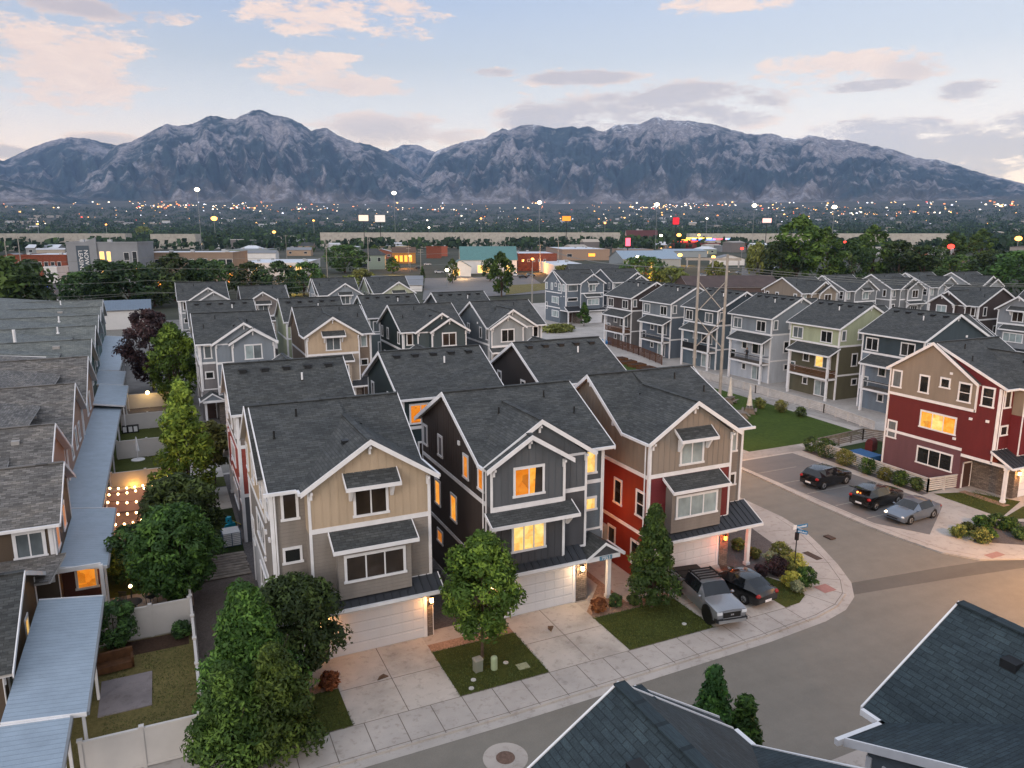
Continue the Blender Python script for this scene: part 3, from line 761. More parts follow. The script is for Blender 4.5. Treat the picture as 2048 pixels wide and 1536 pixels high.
for i in range(len(CURB) - 1):
    a, b = CURB[i], CURB[i + 1]
    pv.poly([(a[0], a[1], -.12), (b[0], b[1], -.12), (b[0], b[1], 0), (a[0], a[1], 0)], SIDEW)
    c, d = gut[i], gut[i + 1]
    pv.poly([(c[0], c[1], -.104), (d[0], d[1], -.104), (b[0], b[1], -.104), (a[0], a[1], -.104)], SIDEW)
JT = plain('joint_dirt', (112, 104, 97), .9, .2)
def joint(p, q, w=.025, z=.004):
    p = Vector((p[0], p[1], 0)); q = Vector((q[0], q[1], 0)); n = Vector((-(q - p).y, (q - p).x, 0)).normalized() * w
    pv.poly([(p + n * -1) + Vector((0, 0, z)), (q - n) + Vector((0, 0, z)), (q + n) + Vector((0, 0, z)), (p + n) + Vector((0, 0, z))], JT)
for i in range(len(CURB) - 2): joint(k1[i], k1[i + 1], .018)
for x in [v * 1.55 + .4 for v in range(-3, 21)]: joint((x, 27.78 + max(0, x - 12.8) * .02), (x, 29.95), .02)
for i in (4, 5, 6, 7, 8, 9):
    a = Vector(CURB[i]); t = (Vector(CURB[i + 1]) - Vector(CURB[i - 1])).normalized(); joint(a, a + Vector((-t.y, t.x)) * 2.3, .02)
joint((-10, 29.95), (31.8, 29.95), .035)
struct(pv, 'sidewalk')

dw = MB()
def rect(mb, x0, x1, y0, y1, z, mat): mb.poly([(x0, y0, z), (x1, y0, z), (x1, y1, z), (x0, y1, z)], mat)
for n, (x0, x1, y1) in enumerate(((6.15, 11.2, 35.75), (15.95, 20.65, 35.75), (26.25, 31.4, 35.75))):
    dw = MB(); rect(dw, x0, x1, 29.95, y1, .006, CONCD)
    xm = (x0 + x1) / 2; rect(dw, xm - .02, xm + .02, 29.95, y1, .010, JT); rect(dw, x0, x1, 32.7, 32.74, .010, JT)
    rect(dw, x1, x1 + 2.6 if n < 2 else x1 + 2.3, 34.8, 39.2, .006, CONC); struct(dw, 'driveway')
for n, pts in enumerate((
    [(1.4, 29.97), (6.12, 29.97), (6.12, 33.0), (1.4, 33.0)], [(11.22, 29.97), (15.92, 29.97), (15.92, 34.1), (11.22, 34.1)],
    [(20.68, 29.97), (26.2, 29.97), (26.2, 33.6), (20.68, 33.6)], [(31.45, 29.97), (32.6, 30.05), (33.6, 30.6), (34.1, 31.6), (33.3, 33.4), (31.45, 33.8)])):
    sheet('lawn', pts, .012, GRASS)
sheet('gravel_strip', [(11.22, 34.12), (15.92, 34.12), (15.92, 34.85), (11.22, 34.85)], .010, GRAVP)
sheet('gravel_strip', [(1.4, 33.02), (6.12, 33.02), (6.12, 33.6), (1.4, 33.6)], .010, GRAVP)
sheet('gravel_strip', [(20.68, 33.62), (26.2, 33.62), (26.2, 34.4), (23.4, 34.4), (23.4, 47), (22.98, 47), (22.98, 37), (20.68, 34.4)], .010, GRAVP)
sheet('side_yard_path', [(23.9, 34.4), (25.2, 34.4), (25.2, 47), (23.9, 47)], .010, CONC)
sheet('side_yard_gravel', [(11.9, 36.2), (15.0, 36.2), (15.0, 52), (11.9, 52)], .010, GRAV)
sheet('planting_bed', [(31.5, 33.85), (33.4, 33.5), (34.2, 31.7), (34.6, 31.8), (36.2, 34.2), (37.4, 37.2), (38.2, 41), (34.0, 43), (33.8, 38), (31.5, 36)], .011, GRAV)
sheet('house_yard', [(-30, 44), (40, 44), (40, 69.5), (-30, 69.5)], .003, GRAV)
sheet('side_lawn', [(.3, 51.5), (3.7, 51.5), (3.7, 60.5), (.3, 60.5)], .010, grassy('shady_lawn_grass', (34, 46, 24), (44, 56, 28)))  # darker copy of the lawn grass, shade put into its colours
sheet('side_path', [(.3, 60.5), (3.7, 60.5), (3.7, 66), (.3, 66)], .010, CONC)
sheet('side_lawn', [(.3, 66.2), (3.7, 66.2), (3.7, 69), (.3, 69)], .010, GRASS)
sheet('side_path', [(.3, 69), (3.7, 69), (3.7, 78), (.3, 78)], .010, CONC)
sheet('gravel_strip', [(.2, 33.8), (3.8, 33.8), (3.8, 49.2), (.2, 49.2)], .010, gravel('brown_grey_gravel', (98, 90, 86)))
# back yards of the terrace
for n, (y0, y1, mt) in enumerate(((31.2, 41.9, GRASSDRY), (42.1, 52.6, GRASS), (52.8, 63, concrete('brown_patio', (150, 120, 96), .2)), (63.2, 73.6, GRAV), (73.8, 84, GRASS), (84.2, 94, GRASS), (94.2, 104, GRAV))):
    sheet('back_yard', [(-7.4, y0), (-.02, y0), (-.02, y1), (-7.4, y1)], .012, mt)
sheet('yard_soil', [(-4.0, 40.3), (-.2, 40.3), (-.2, 41.8), (-4.0, 41.8)], .018, MULCH)
sheet('patio', [(-4.2, 35.3), (-1.98, 35.3), (-1.98, 38.3), (-4.2, 38.3)], .06, concrete('grey_patio', (126, 120, 122), .25), 0)
sheet('patio', [(-5.2, 43.2), (-1.2, 43.2), (-1.2, 47.6), (-5.2, 47.6)], .06, concrete('tan_patio', (140, 130, 122), .2), 0)
# alley and northern blocks
sheet('northern_block', [(-8, 70), (60, 70), (60, 200), (-8, 200)], -.06, concrete('alley_concrete', (124, 121, 118), .2))
for y in (66, 118, 134): pass
sheet('alley', [(-2, 71), (45, 71), (45, 82), (-2, 82)], -.055, ASPH)
sheet('alley', [(-2, 122), (60, 122), (60, 138), (-2, 138)], -.055, ASPH)
# eastern block: kerb, parking bay, pavement, lawn
EC = [(47.2, 56), (46.8, 48), (46.3, 41.7), (46.2, 36.8), (46.4, 34), (46.8, 31.3), (48.1, 29.5), (50.8, 28.35), (54, 28.0), (120, 28)]
eb = MB(); eb.poly([(x, y, 0) for x, y in reversed(EC + [(120, 200), (47.2, 200)])][::-1], SIDEW)
for i in range(len(EC) - 1):
    a, b = EC[i], EC[i + 1]; eb.poly([(a[0], a[1], -.12), (b[0], b[1], -.12), (b[0], b[1], 0), (a[0], a[1], 0)], SIDEW)
ei = inset(EC, .62)
for i in range(len(EC) - 2):
    a, b = ei[i], ei[i + 1]; eb.poly([(a[0] - .02, a[1], .004), (b[0] - .02, b[1], .004), (b[0] + .02, b[1], .004), (a[0] + .02, a[1], .004)], JT)
struct(eb, 'sidewalk')
sheet('parking_bay', [(47.0, 36.9), (48.8, 33.7), (55.0, 37.2), (55.0, 53.1), (47.5, 53.1)], .006, ASPHP)
ln = MB(); LINE = plain('faded_line_paint', (150, 148, 142), .8, .3, 5)
for y in (37.8, 40.75, 43.75, 46.6, 49.6): rect(ln, 47.3, 52.0, y, y + .09, .011, LINE)
struct(ln, 'parking_lines')
sheet('big_lawn', [(51.4, 55.2), (67.3, 55.2), (68.2, 70), (69, 112), (52, 112)], .010, grassy('park_grass', (48, 68, 26), (70, 88, 34), .4))
PATHC = concrete('pale_path', (150, 146, 142), .15)
sheet('footpath', [(69.0, 55.5), (70.6, 58), (70.6, 112), (69.1, 112), (68.3, 70)], .014, PATHC)
sheet('footpath', [(47.5, 53.4), (57.5, 53.4), (57.5, 55.1), (47.5, 55.1)], .014, concrete('pale_path', (150, 146, 142), .15))
sheet('house_lawn', [(56.7, 33.6), (61.6, 35.2), (60, 38.4), (56.9, 39.4)], .012, GRASS)
sheet('house_lawn', [(56.4, 33.4), (66, 29.6), (66, 33.2), (60.6, 34.4)], .012, GRASS)
sheet('front_walk', [(59.2, 35.0), (60.0, 35.0), (60.0, 38.8), (59.2, 38.8)], .014, GRAVP)
sheet('planting_bed', [(55.3, 33.6), (56.3, 33.2), (60, 30.4), (53.2, 29.6), (50.4, 31.6)], .012, GRAV)
sheet('planting_bed', [(55.75, 39.6), (56.55, 39.6), (57.4, 53.6), (56.5, 53.9)], .012, GRAV)
sheet('fenced_yard', [(56.9, 39.8), (60, 39.8), (60, 47.2), (70, 47.2), (66, 53), (57.3, 52.4)], .011, grassy('yard_turf', (46, 62, 36), (58, 74, 42)))
sheet('garage_street', [(90, 40), (118, 40), (118, 125), (90, 125)], .006, ASPH)
for (cx, cy, w, d) in ((38.35, 34.6, .55, 1.3), (42.0, 36.5, .5, .7)):
    m = MB(); m.box(cx - w / 2, cx + w / 2, cy - d / 2, cy + d / 2, -.02, .012 if cx < 40 else -.095, plain('rusty_grate', (74, 58, 50), .8, .3, 8)); tag(m.build('drain_grate'), 'brown storm drain grate in the corner pavement below the street sign' if cx < 40 else 'small dark drain cover set in the asphalt of the side street', 'drain grate')
m = MB(); rect(m, 34.9, 35.9, 30.3, 31.2, .012, plain('red_tactile_paving', (158, 116, 110), .8, .12, 6)); tag(m.build('tactile_paving'), 'red tactile paving square at the corner kerb ramp by the planted bed', 'tactile paving')
m = MB(); rect(m, 48.9, 50.3, 29.2, 29.8, .012, plain('red_tactile_paving2', (150, 118, 112), .8, .12, 6)); tag(m.build('tactile_paving'), 'faded red tactile strip on the pavement across the side street', 'tactile paving')
p_ = MB(); p_.cyl((11.45, 25.35, -.13), (11.45, 25.35, -.1), .95, .95, 32, CONC); mh = empty('manhole', (0, 0, 0), 0, 'round manhole with a rusty lid in a pale concrete collar', 'manhole'); p_.build('collar', mh)
p_ = MB(); p_.cyl((11.45, 25.35, -.12), (11.45, 25.35, -.09), .4, .4, 24, plain('rusty_iron', (104, 84, 74), .8, .3, 9)); p_.build('lid', mh)
sheet('near_pavement', [(13, 13), (60, 13), (60, 19.6), (22.8, 19.4), (13, 19.2)], 0, SIDEW, -.12)
sheet('near_lawn', [(-10, 13), (24, 13), (24, 17.4), (-10, 17.4)], .01, GRASS)

# ------------------------------------------------------------------ place the townhomes
def c(u_, m_, fu_, fm_, **k):
    d = dict(u=(u_, 'batten'), m=(m_, 'lap'), fu=(fu_, 'batten'), fm=(fm_, 'lap')); d.update(k); return d
TAN, TAUPE, WGREY = (178, 160, 138), (131, 120, 108), (134, 127, 120)
WARM = (255, 170, 90)
house('townhouse', 'tan townhome with dark windows, warm garage lamps and a white garage door', (3.95, 35.73), 0, 'S', True,
      c((170, 150, 124), (122, 116, 110), TAN, WGREY, ru=(WGREY, 'lap'), rm=(WGREY, 'lap'), l=((170, 172, 176), 'lap')), lit=dict(fu='nn', fm='nnn', ru='n', rm='d', sr='gddddd'),
      frontlamp=[(5.95, 26, WARM, 0), (.1, 16, WARM, 0)], vents=True)
house('townhouse', 'charcoal townhome with two nested gables, lit amber windows and a gabled porch', (15.05, 35.73), 0, 'D', False,
      c((62, 55, 52), (66, 59, 56), (88, 92, 97), (74, 74, 78), fm=((74, 75, 79), 'batten'), ru=((88, 92, 97), 'batten'), rm=((98, 107, 115), 'lap')),
      lit=dict(fu='OC', fm='YYY', ru='Y', rm='Y', sl='ggOO', sm='LLO'), frontlamp=[(5.95, 24, (255, 205, 150), 0), (.2, 12, WARM, 0)], number='7953', pane='d')
house('townhouse', 'taupe and brick red townhome on the street corner with pale window blinds', (25.6, 35.73), 0, 'S', False,
      c(TAUPE, (124, 44, 30), (136, 126, 116), (104, 38, 42), bay=((124, 117, 111), 'lap'), ru=((124, 117, 111), 'lap'), rm=((124, 117, 111), 'lap')), lit=dict(fu='bb', fm='bbb', ru='b', rm='d', sm='dddd'), frontlamp=[(5.95, 14, (255, 110, 50), 0)])
house('townhouse', 'townhome with a red and dark grey side wall behind the tan one', (11.85, 64.0), R(180), 'S', False, c((120, 112, 106), (140, 66, 58), TAN, (84, 86, 90), l=((84, 86, 92), 'lap')), sidewin='both')
house('townhouse', 'dark green townhome behind the tan one, a pipe on its roof slope', (23.5, 64.0), R(180), 'D', False, c((38, 52, 54), (44, 58, 62), (90, 96, 100), (80, 84, 88)), lit=dict(r='OO'), sidewin='both')
house('townhouse', 'dark brown gabled townhome behind the brick red corner home', (35.2, 64.0), R(180), 'D', False, c((52, 48, 48), (56, 52, 52), (90, 92, 96), (80, 84, 88)), sidewin='both')
BG, GR = (124, 133, 142), (128, 134, 138)
house('townhouse', 'blue grey double gabled townhome at the left end of the alley row', (3.25, 88.2), 0, 'D', True, c((150, 156, 162), (118, 116, 118), BG, (116, 125, 134), ru=(BG, 'batten')), lit=dict(fu='gb'), pane='gb')
house('townhouse', 'tan single gabled townhome in the alley row beside the blue grey one', (14.95, 89.4), 0, 'S', False, c((128, 112, 98), (124, 110, 98), TAN, (158, 146, 132)), lit=dict(fu='gg'), pane='gb')
house('townhouse', 'dark teal double gabled townhome in the middle of the alley row', (26.45, 88.2), 0, 'D', True, c((34, 46, 48), (46, 56, 60), (66, 78, 82), (66, 78, 82), ru=((66, 78, 82), 'batten')), lit=dict(fu='nn', ru='n'), pane='dg')
house('townhouse', 'pale grey double gabled townhome at the right end of the alley row', (37.75, 88.2), 0, 'D', False, c((100, 108, 114), (104, 110, 116), (140, 146, 150), GR, ru=(GR, 'batten')), lit=dict(fu='dd'), pane='dg')
for k, (x, col_, ad) in enumerate(((3.3, (110, 116, 122), 'behind the blue grey alley home'), (15.05, (150, 158, 132), 'and light green side, behind the tan one'), (26.4, (100, 110, 112), 'behind the dark teal alley home'), (37.75, (70, 76, 80), 'and dark grey gable, behind the pale one'))):
    house('townhouse', 'home seen by its back roof ' + ad, (x + 7.9, 115.9), R(180), 'D' if k != 1 else 'S', False, c(col_, col_, GR, GR), sidewin=False, detail=1, number=None)
house('townhouse', 'grey nested gable townhome by the tree mass, farthest left', (2.85, 144.3), 0, 'D', True, c((150, 156, 162), GR, (130, 135, 140), GR), detail=1)
house('townhouse', 'low brown grey gabled home behind the alley row', (13.6, 143.5, -1.0), 0, 'S', False, c((118, 112, 108), (118, 112, 108), (126, 120, 118), WGREY), detail=1)
house('townhouse', 'blue grey home with a shuttered gable awning left of the light green one', (27.15, 144.6), 0, 'S', True, c((128, 138, 146), (118, 126, 134), (132, 140, 148), GR), detail=1)
house('townhouse', 'light green gabled home beside the pale warehouse roof', (37.65, 144.6), 0, 'S', True, c((168, 174, 152), (150, 158, 136), (176, 180, 158), GR), detail=1)
FG = (98, 108, 118)
house('townhouse', 'slate blue townhome behind a clipped tree at the far bend', (84.1, 151.3), 0, 'S', True, c(FG, FG, FG, FG, fu=(FG, 'lap')), W=9.6, lit=dict(fu='bg', fm='bbb', sr='bbgbb', srm='bbb', srl='bbb'), detail=1)
house('townhouse', 'dark slate townhome directly behind the slate blue one at the bend', (97.1, 152), 0, 'D', True, c((88, 96, 104), (88, 96, 104), (96, 104, 112), FG), W=9, detail=1)
# the row with balconies
OL, LG = (92, 89, 72), (160, 168, 142)
house('townhouse', 'olive townhome with a light green top storey and wood railed balcony', (88.3, 68.4), R(90), 'D', False, c(LG, OL, LG, OL), W=8.3, rear='balcony', lit=dict(r='gg', rd='gY'), pane='gd', detail=1)
house('townhouse', 'dark teal balcony townhome half hidden by the big red house', (88.3, 56.6), R(90), 'D', False, c((58, 70, 77), (112, 124, 136), LG, OL), W=8.3, rear='balcony', rail='metal', pane='gd', detail=1)
house('townhouse', 'pale grey balcony townhome with somebody on its balcony', (88.3, 80.2), R(90), 'D', False, c((124, 132, 140), (176, 182, 190), LG, OL), W=8.3, rear='balcony', rail='metal', pane='dg', detail=1)
house('townhouse', 'dark teal and slate townhome with an orange board balcony front', (88.3, 91.6), R(90), 'D', False, c((66, 76, 84), (94, 108, 118), LG, OL), W=8.3, rear='balcony', rail='board', pane='dg', detail=1)
house('townhouse', 'mid grey townhome with a dark railed balcony next to the brown topped one', (88.3, 103.4), R(90), 'D', False, c((112, 120, 127), (92, 102, 114), LG, OL), W=8.3, rear='balcony', rail='metal', pane='dg', detail=1)
house('townhouse', 'grey townhome with a dark brown top storey at the end of the balcony row', (88.3, 115.2), R(90), 'D', False, c((68, 60, 60), (102, 101, 102), LG, OL), W=8.3, rear='balcony', rail='wood', pane='gd', detail=1)
house('townhouse', 'big dark red and taupe house with lit living room windows at the right edge', (59.9, 35.95), 0, 'S', True,
      c((131, 121, 109), (96, 34, 36), (131, 121, 109), (104, 38, 42), l=((98, 68, 74), 'lap'), ru=((96, 34, 36), 'lap'), rm=((96, 34, 36), 'lap')), lit=dict(sr='gdddd', srm='LYL', srl='ddd', ru='n'), frontlamp=[(5.95, 26, WARM, 0)])
for k, (x, y, ty, cl, ad) in enumerate(((113.65, 109.7, 'D', TAUPE, 'taupe walled home with twin front gables at the left of the upper row'), (126.05, 110.2, 'S', (116, 120, 124), 'mid grey gabled home with an awning second in the upper row'), (138.85, 109.8, 'D', (120, 123, 126), 'grey home with twin gables in the middle of the upper row'), (150.2, 109.5, 'S', (134, 140, 146), 'pale grey home fourth along the upper row'), (161.3, 107.5, 'D', (150, 156, 162), 'white gabled pale home at the right end of the upper row'))):
    house('townhouse', ad, (x, y), 0, ty, True, c(cl, cl, cl if k else (134, 124, 112), cl), detail=1, rear=None)
for k, (y, ty, cl, ad) in enumerate(((87.6, 'D', (70, 62, 62), 'dark brown home with nested gables facing the garage street'), (76.0, 'S', (124, 128, 133), 'grey home with a dark awning above its gable window at the right edge'), (64.4, 'S', (150, 156, 160), 'pale home mostly cut off by the right edge'))):
    house('townhouse', ad, (120.1, y), R(-90), ty, False, c(cl, cl, cl, cl), detail=1, sidewin='both')
house('townhouse', 'near townhome showing a big dark blue roof and white eaves at the lower right', (22.5, 11.85), R(180), 'S', False, c((96, 104, 112), (96, 104, 112), (70, 80, 88), (70, 80, 88)), sidewin='both', vents=True, roof=ROOFB)
house('townhouse', 'near townhome showing only two dark roof peaks at the bottom edge', (11.85, 12.6), R(180), 'D', False, c((90, 96, 104), (90, 96, 104), (70, 80, 88), (70, 80, 88)), sidewin=False, roof=ROOFB)
# ------------------------------------------------------------------ text
def text_mesh(body, size, mat, extrude=.01, align='CENTER', name='lettering'):
    fo = bpy.data.curves.new(name, 'FONT'); fo.body = body; fo.size = size; fo.extrude = extrude; fo.align_x = align
    ob = bpy.data.objects.new(name, fo); COL.objects.link(ob); dg = bpy.context.evaluated_depsgraph_get()
    me = bpy.data.meshes.new_from_object(ob.evaluated_get(dg)); bpy.data.objects.remove(ob)
    me.materials.clear(); me.materials.append(mat); o = bpy.data.objects.new(name, me); COL.objects.link(o); return o

# ------------------------------------------------------------------ terrace of older homes on the left
def gable_unit(root, yc, half, X, ze, zr, roofm, wallm, xb=-34, win=(), soff=.45, lo=None):
    sl_ = (zr - ze) / half; r = MB()
    slab(r, [(xb, yc - half, ze), (X, yc - half, ze), (X, yc, zr), (xb, yc, zr)], (1, 0, 0), roofm)
    slab(r, [(X, yc + half, ze), (xb, yc + half, ze), (xb, yc, zr), (X, yc, zr)], (1, 0, 0), roofm)
    ridge_cap(r, (xb, yc, zr), (X, yc, zr), .3, roofm); ro = r.build('roof', root)
    t = MB(); rake(t, (X, yc - half, ze), (X, yc, zr), (1, 0, 0), .2); rake(t, (X, yc, zr), (X, yc + half, ze), (1, 0, 0), .2); t.build('barge_board', root)
    w_ = MB(); xw = X - soff
    w_.poly([(xw, yc - half + .4, 0), (xw, yc + half - .4, 0), (xw, yc + half - .4, ze + .1), (xw, yc, zr - .15), (xw, yc - half + .4, ze + .1)], wallm)
    w_.poly([(xw, yc - half + .4, 0), (xw, yc - half + .4, ze + .1), (xb, yc - half + .4, ze + .1), (xb, yc - half + .4, 0)], wallm)
    w_.build('wall', root)
    t = MB(); t.cyl((xw + .06, yc - half + .5, 2.9), (xw + .06, yc - half + .5, ze), .05, .05, 6, WHITE); wbox(t, 'x+', xw, yc - half + .4, yc - half + .55, 0, ze, 0, .04, WHITE); wbox(t, 'x+', xw, yc + half - .55, yc + half - .4, 0, ze, 0, .04, WHITE); t.build('trim', root)
    for y, z0, z1, wd, l in win: window(root, 'x+', xw, y, y + wd, z0, z1, l)
    return ro
BRN = siding((86, 74, 62), 'batten'); PNK = siding((158, 128, 112), 'batten'); GRN = siding((70, 92, 92), 'lap')
row = empty('terrace_house', (0, 0, 0), 0, 'weathered grey shingled terrace with gables along the left edge', 'house')
g = [gable_unit(row, 50.4, 4.55, -6.1, 5.75, 7.97, ROOFW, BRN, win=((47.2, 3.6, 5.2, 1.3, 'O'), (50.5, 3.6, 5.2, 1.3, 'O'))),
     gable_unit(row, 55.6, 6.9, -6.95, 5.75, 9.2, ROOFW, PNK, win=((56.5, 3.7, 5.3, 1.2, 'g'), (58.8, 3.7, 5.3, 1.2, 'g'))),
     gable_unit(row, 69.5, 7.0, -6.95, 5.75, 9.3, ROOFW, PNK, win=((66.2, 3.7, 5.5, 1.2, 'b'), (69.5, 3.7, 5.5, 1.2, 'b'), (72.2, 3.7, 5.3, 1.2, 'g'))),
     gable_unit(row, 83.7, 7.1, -7.0, 5.75, 9.35, ROOFW, PNK, win=((82, 3.7, 5.5, 1.2, 'b'), (85, 3.7, 5.5, 1.2, 'b')))]
t_ = MB(); gutter(t_, (-34, 45.85, 5.75), (-6.1, 45.85, 5.75), (0, -1, 0)); t_.cyl((-6.45, 46.15, 2.9), (-6.45, 46.15, 5.7), .06, .06, 6, WHITE); wbox(t_, 'y-', 46.25, -6.75, -6.55, 2.9, 5.6, 0, .04, WHITE); t_.build('gutter', row)
window(row, 'y-', 46.25, -8.45, -6.9, 3.85, 5.45, 'gg', trim=.17); window(row, 'y-', 46.25, -12.6, -11, 3.85, 5.45, 'gg', trim=.17)
for x, y in ((-9.5, 48.2), (-13, 50), (-10.2, 52.5), (-12.5, 53.5), (-9.6, 66), (-13.4, 67), (-11, 80), (-9, 54.2)):
    v = MB(); u_ = [q for q in ((50.4, 7.97, .49), (55.6, 9.2, .5), (69.5, 9.3, .507), (83.7, 9.35, .507)) if y < q[0]][0]; z = u_[1] - u_[2] * (u_[0] - y)
    v.box(x - .22, x + .22, y - .2, y + .2, z - .15, z + .14, plain('vent_grey', (150, 148, 146), .5, .1)); v.build('roof_vent', g[0])
row2 = empty('terrace_house', (0, 0, 0), 0, 'grey green roofed terrace dotted with white vent pipes beyond the weathered one', 'house')
g2 = [gable_unit(row2, y, 7.0, -7.6 - k * .45, 5.8, 9.3, ROOFG, GRN, xb=-46, win=((y - 3, 3.7, 5.3, 1.2, 'd'), (y + 1, 3.7, 5.3, 1.2, 'd')) if k < 2 else ()) for k, y in enumerate((97.5, 111.2, 124.8, 138.5, 152))]
for k, y in enumerate((97.5, 111.2, 124.8, 138.5, 152)):
    for j in range(4):
        x = -11 - j * 5.2 - k * 1.2; d = 1.2 + (j * 37 % 5) * .7; z = 9.3 - .5 * d; v = MB()
        if (j + k) % 3: v.cyl((x, y - d, z - .1), (x, y - d, z + .75), .1, .1, 8, WHITE); v.cyl((x, y - d, z - .3), (x, y - d, z + .04), .26, .2, 8, WHITE); v.build('vent_pipe', g2[k])
        else: v.box(x - .35, x + .35, y - d - .3, y - d + .3, z - .25, z + .16, plain('vent_grey', (150, 148, 146), .5, .1)); v.build('roof_vent', g2[k])
v = MB(); v.cyl((-15.2, 99, 8.3), (-15.2, 99, 10.6), .16, .16, 8, WHITE); v.cyl((-15.2, 99, 8.3), (-15.2, 99, 8.8), .45, .2, 8, WHITE); v.build('vent_pipe', g2[0])
def main_roof(root, y0, y1, X, z0, k, mat_, xb=-36, hip=3.2):
    r = MB(); z = lambda x: z0 + (X - x) * k
    slab(r, [(xb, y0, z(xb)), (X, y0, z(X)), (X, y1, z(X)), (xb, y1, z(xb))], (0, 1, 0), mat_); slab(r, [(xb, y0 - hip, z0 - .6), (X, y0 - hip, z0 - .6), (X, y0, z0), (xb, y0, z(xb))], (1, 0, 0), mat_); return r.build('roof', root)
main_roof(row, 54.2, 91, -9.2, 8.15, .12, ROOFW); main_roof(row2, 93.5, 158, -10.5, 8.2, .1, ROOFG, -46, 3)
row0 = empty('terrace_house', (0, 0, 0), 0, 'dark roofed end home at the lower left corner with brown vertical siding', 'house')
gable_unit(row0, 39.4, 5.2, -6.9, 3.6, 5.9, shingle('dark_weathered_shingles', (66, 68, 68), .3), BRN, win=((35.5, 1.6, 3.0, 1.0, 'g'), (40.3, 1.5, 3.0, .9, 'Y')))
m = MB(); slab(m, [(-18, 43.9, 3.3), (-6.6, 43.9, 3.3), (-6.0, 46.2, 3.9), (-18, 46.2, 3.9)], (1, 0, 0), ROOFW); m.build('porch_roof', row)
m = MB(); m.box(-6.9, -4.4, 46.1, 46.2, 2.75, 3.0, WHITE); m.box(-6.95, -6.7, 46.1, 46.2, 2.3, 2.8, WHITE); m.box(-4.5, -4.3, 46.0, 46.2, 0, 2.9, WHITE); m.build('porch_beam', row)
m = MB(); m.poly([(-6.9, 47.5, 0), (-4.6, 47.5, 0), (-4.6, 47.5, 2.7), (-6.9, 47.5, 2.7)], siding((84, 48, 36), 'lap')); m.build('wall', row)
window(row, 'y-', 47.5, -5.9, -4.75, 1.0, 2.5, 'O')
for k, (y0, y1, x0, x1, zi, zo, lab) in enumerate(((28.0, 31.35, -7.6, -4.65, 3.1, 2.75, 'pale ribbed patio roof cut off by the lower left corner'), (31.5, 42.2, -6.95, -4.1, 3.1, 2.72, 'long pale ribbed patio roof over the dry lawn yard'), (46.25, 56.2, -6.95, -4.1, 3.15, 2.72, 'pale patio roof beside the lit porch with a white front beam'),
        (56.45, 90.4, -7.9, -4.95, 3.15, 2.75, 'longest pale patio roof running past the string lights'), (88.6, 100, -7.5, -4.5, 3.6, 3.1, 'square pale patio roof overlapping the end of the longest one'), (103, 113, -8.4, -5.2, 3.1, 2.7, 'pale patio roof next to the yellow lit fence'), (114, 150, -9.5, -6.0, 3.1, 2.7, 'farthest pale patio roof beside the purple leaved tree'))):
    e = empty('patio_roof', (0, 0, 0), 0, lab, 'patio roof', 'patio roofs along the terrace'); a = MB()
    a.prism([(x0, y0, zi), (x1, y0, zo), (x1, y0, zo - .07), (x0, y0, zi - .07)], (0, y1 - y0, 0), AWNM); a.build('roof_sheet', e)
    a = MB(); a.box(x1 - .02, x1 + .1, y0, y1, zo - .16, zo - .0, plain('patio_gutter', (120, 124, 128), .5, .1)); a.prism([(x0, y0 - .06, zi + .02), (x1, y0 - .06, zo + .02), (x1, y0 - .06, zo - .16), (x0, y0 - .06, zi - .16)], (0, .055, 0), WHITE); a.prism([(x0, y1, zi + .03), (x1, y1, zo + .03), (x1, y1, zo - .1), (x0, y1, zi - .1)], (0, .08, 0), WHITE); a.build('gutter', e)
    n = max(2, int((y1 - y0) / 5))
    for j in range(n + 1):
        a = MB(); y = y0 + .15 + (y1 - y0 - .3) * j / n; a.box(x1 - .2, x1 - .08, y - .06, y + .06, 0, zo - .1, WHITE); a.build('post', e)

# vinyl fences
VIN = plain('vinyl_fence', (188, 185, 182), .6, .06, 1.2)
def vinyl(p0, p1, lab, mat=VIN, h=1.8, posts=None):
    p0 = Vector((*p0, 0)); p1 = Vector((*p1, 0)); d = (p1 - p0).normalized(); L_ = (p1 - p0).length; n = Vector((-d.y, d.x, 0)) * .03
    e = empty('vinyl_fence', p0, 0, lab, 'fence', 'vinyl fences between the back yards'); a = MB()
    a.prism([tuple(-n + Vector((0, 0, .06))), tuple(p1 - p0 - n + Vector((0, 0, .06))), tuple(p1 - p0 - n + Vector((0, 0, h - .08))), tuple(-n + Vector((0, 0, h - .08)))], n * 2, mat)
    a.beam((0, 0, h - .05), tuple(p1 - p0 + Vector((0, 0, h - .05))), .12, .1, mat); a.beam((0, 0, .1), tuple(p1 - p0 + Vector((0, 0, .1))), .1, .12, mat)
    a.build('panel', e)
    k = posts or max(1, round(L_ / 2.4))
    for i in range(k + 1):
        q = (p1 - p0) * (i / k); a = MB(); a.box(q.x - .07, q.x + .07, q.y - .07, q.y + .07, 0, h + .03, mat); a.box(q.x - .1, q.x + .1, q.y - .1, q.y + .1, h + .03, h + .1, mat); a.build('post', e)
    return e
vinyl((.06, 32.5), (.06, 44.6), 'white vinyl fence running away from the camera beside the gravel strip', posts=5)
vinyl((-3.9, 42.0), (-.02, 42.0), 'pale vinyl fence panel behind the dry lawn and its soil bed', posts=2)
vinyl((-4.4, 31.0), (-.02, 30.9), 'pale vinyl fence panel at the bottom edge in front of the dry lawn', posts=2)
PKF = plain('pink_tan_fence', (182, 158, 146), .6, .06, 1.2)
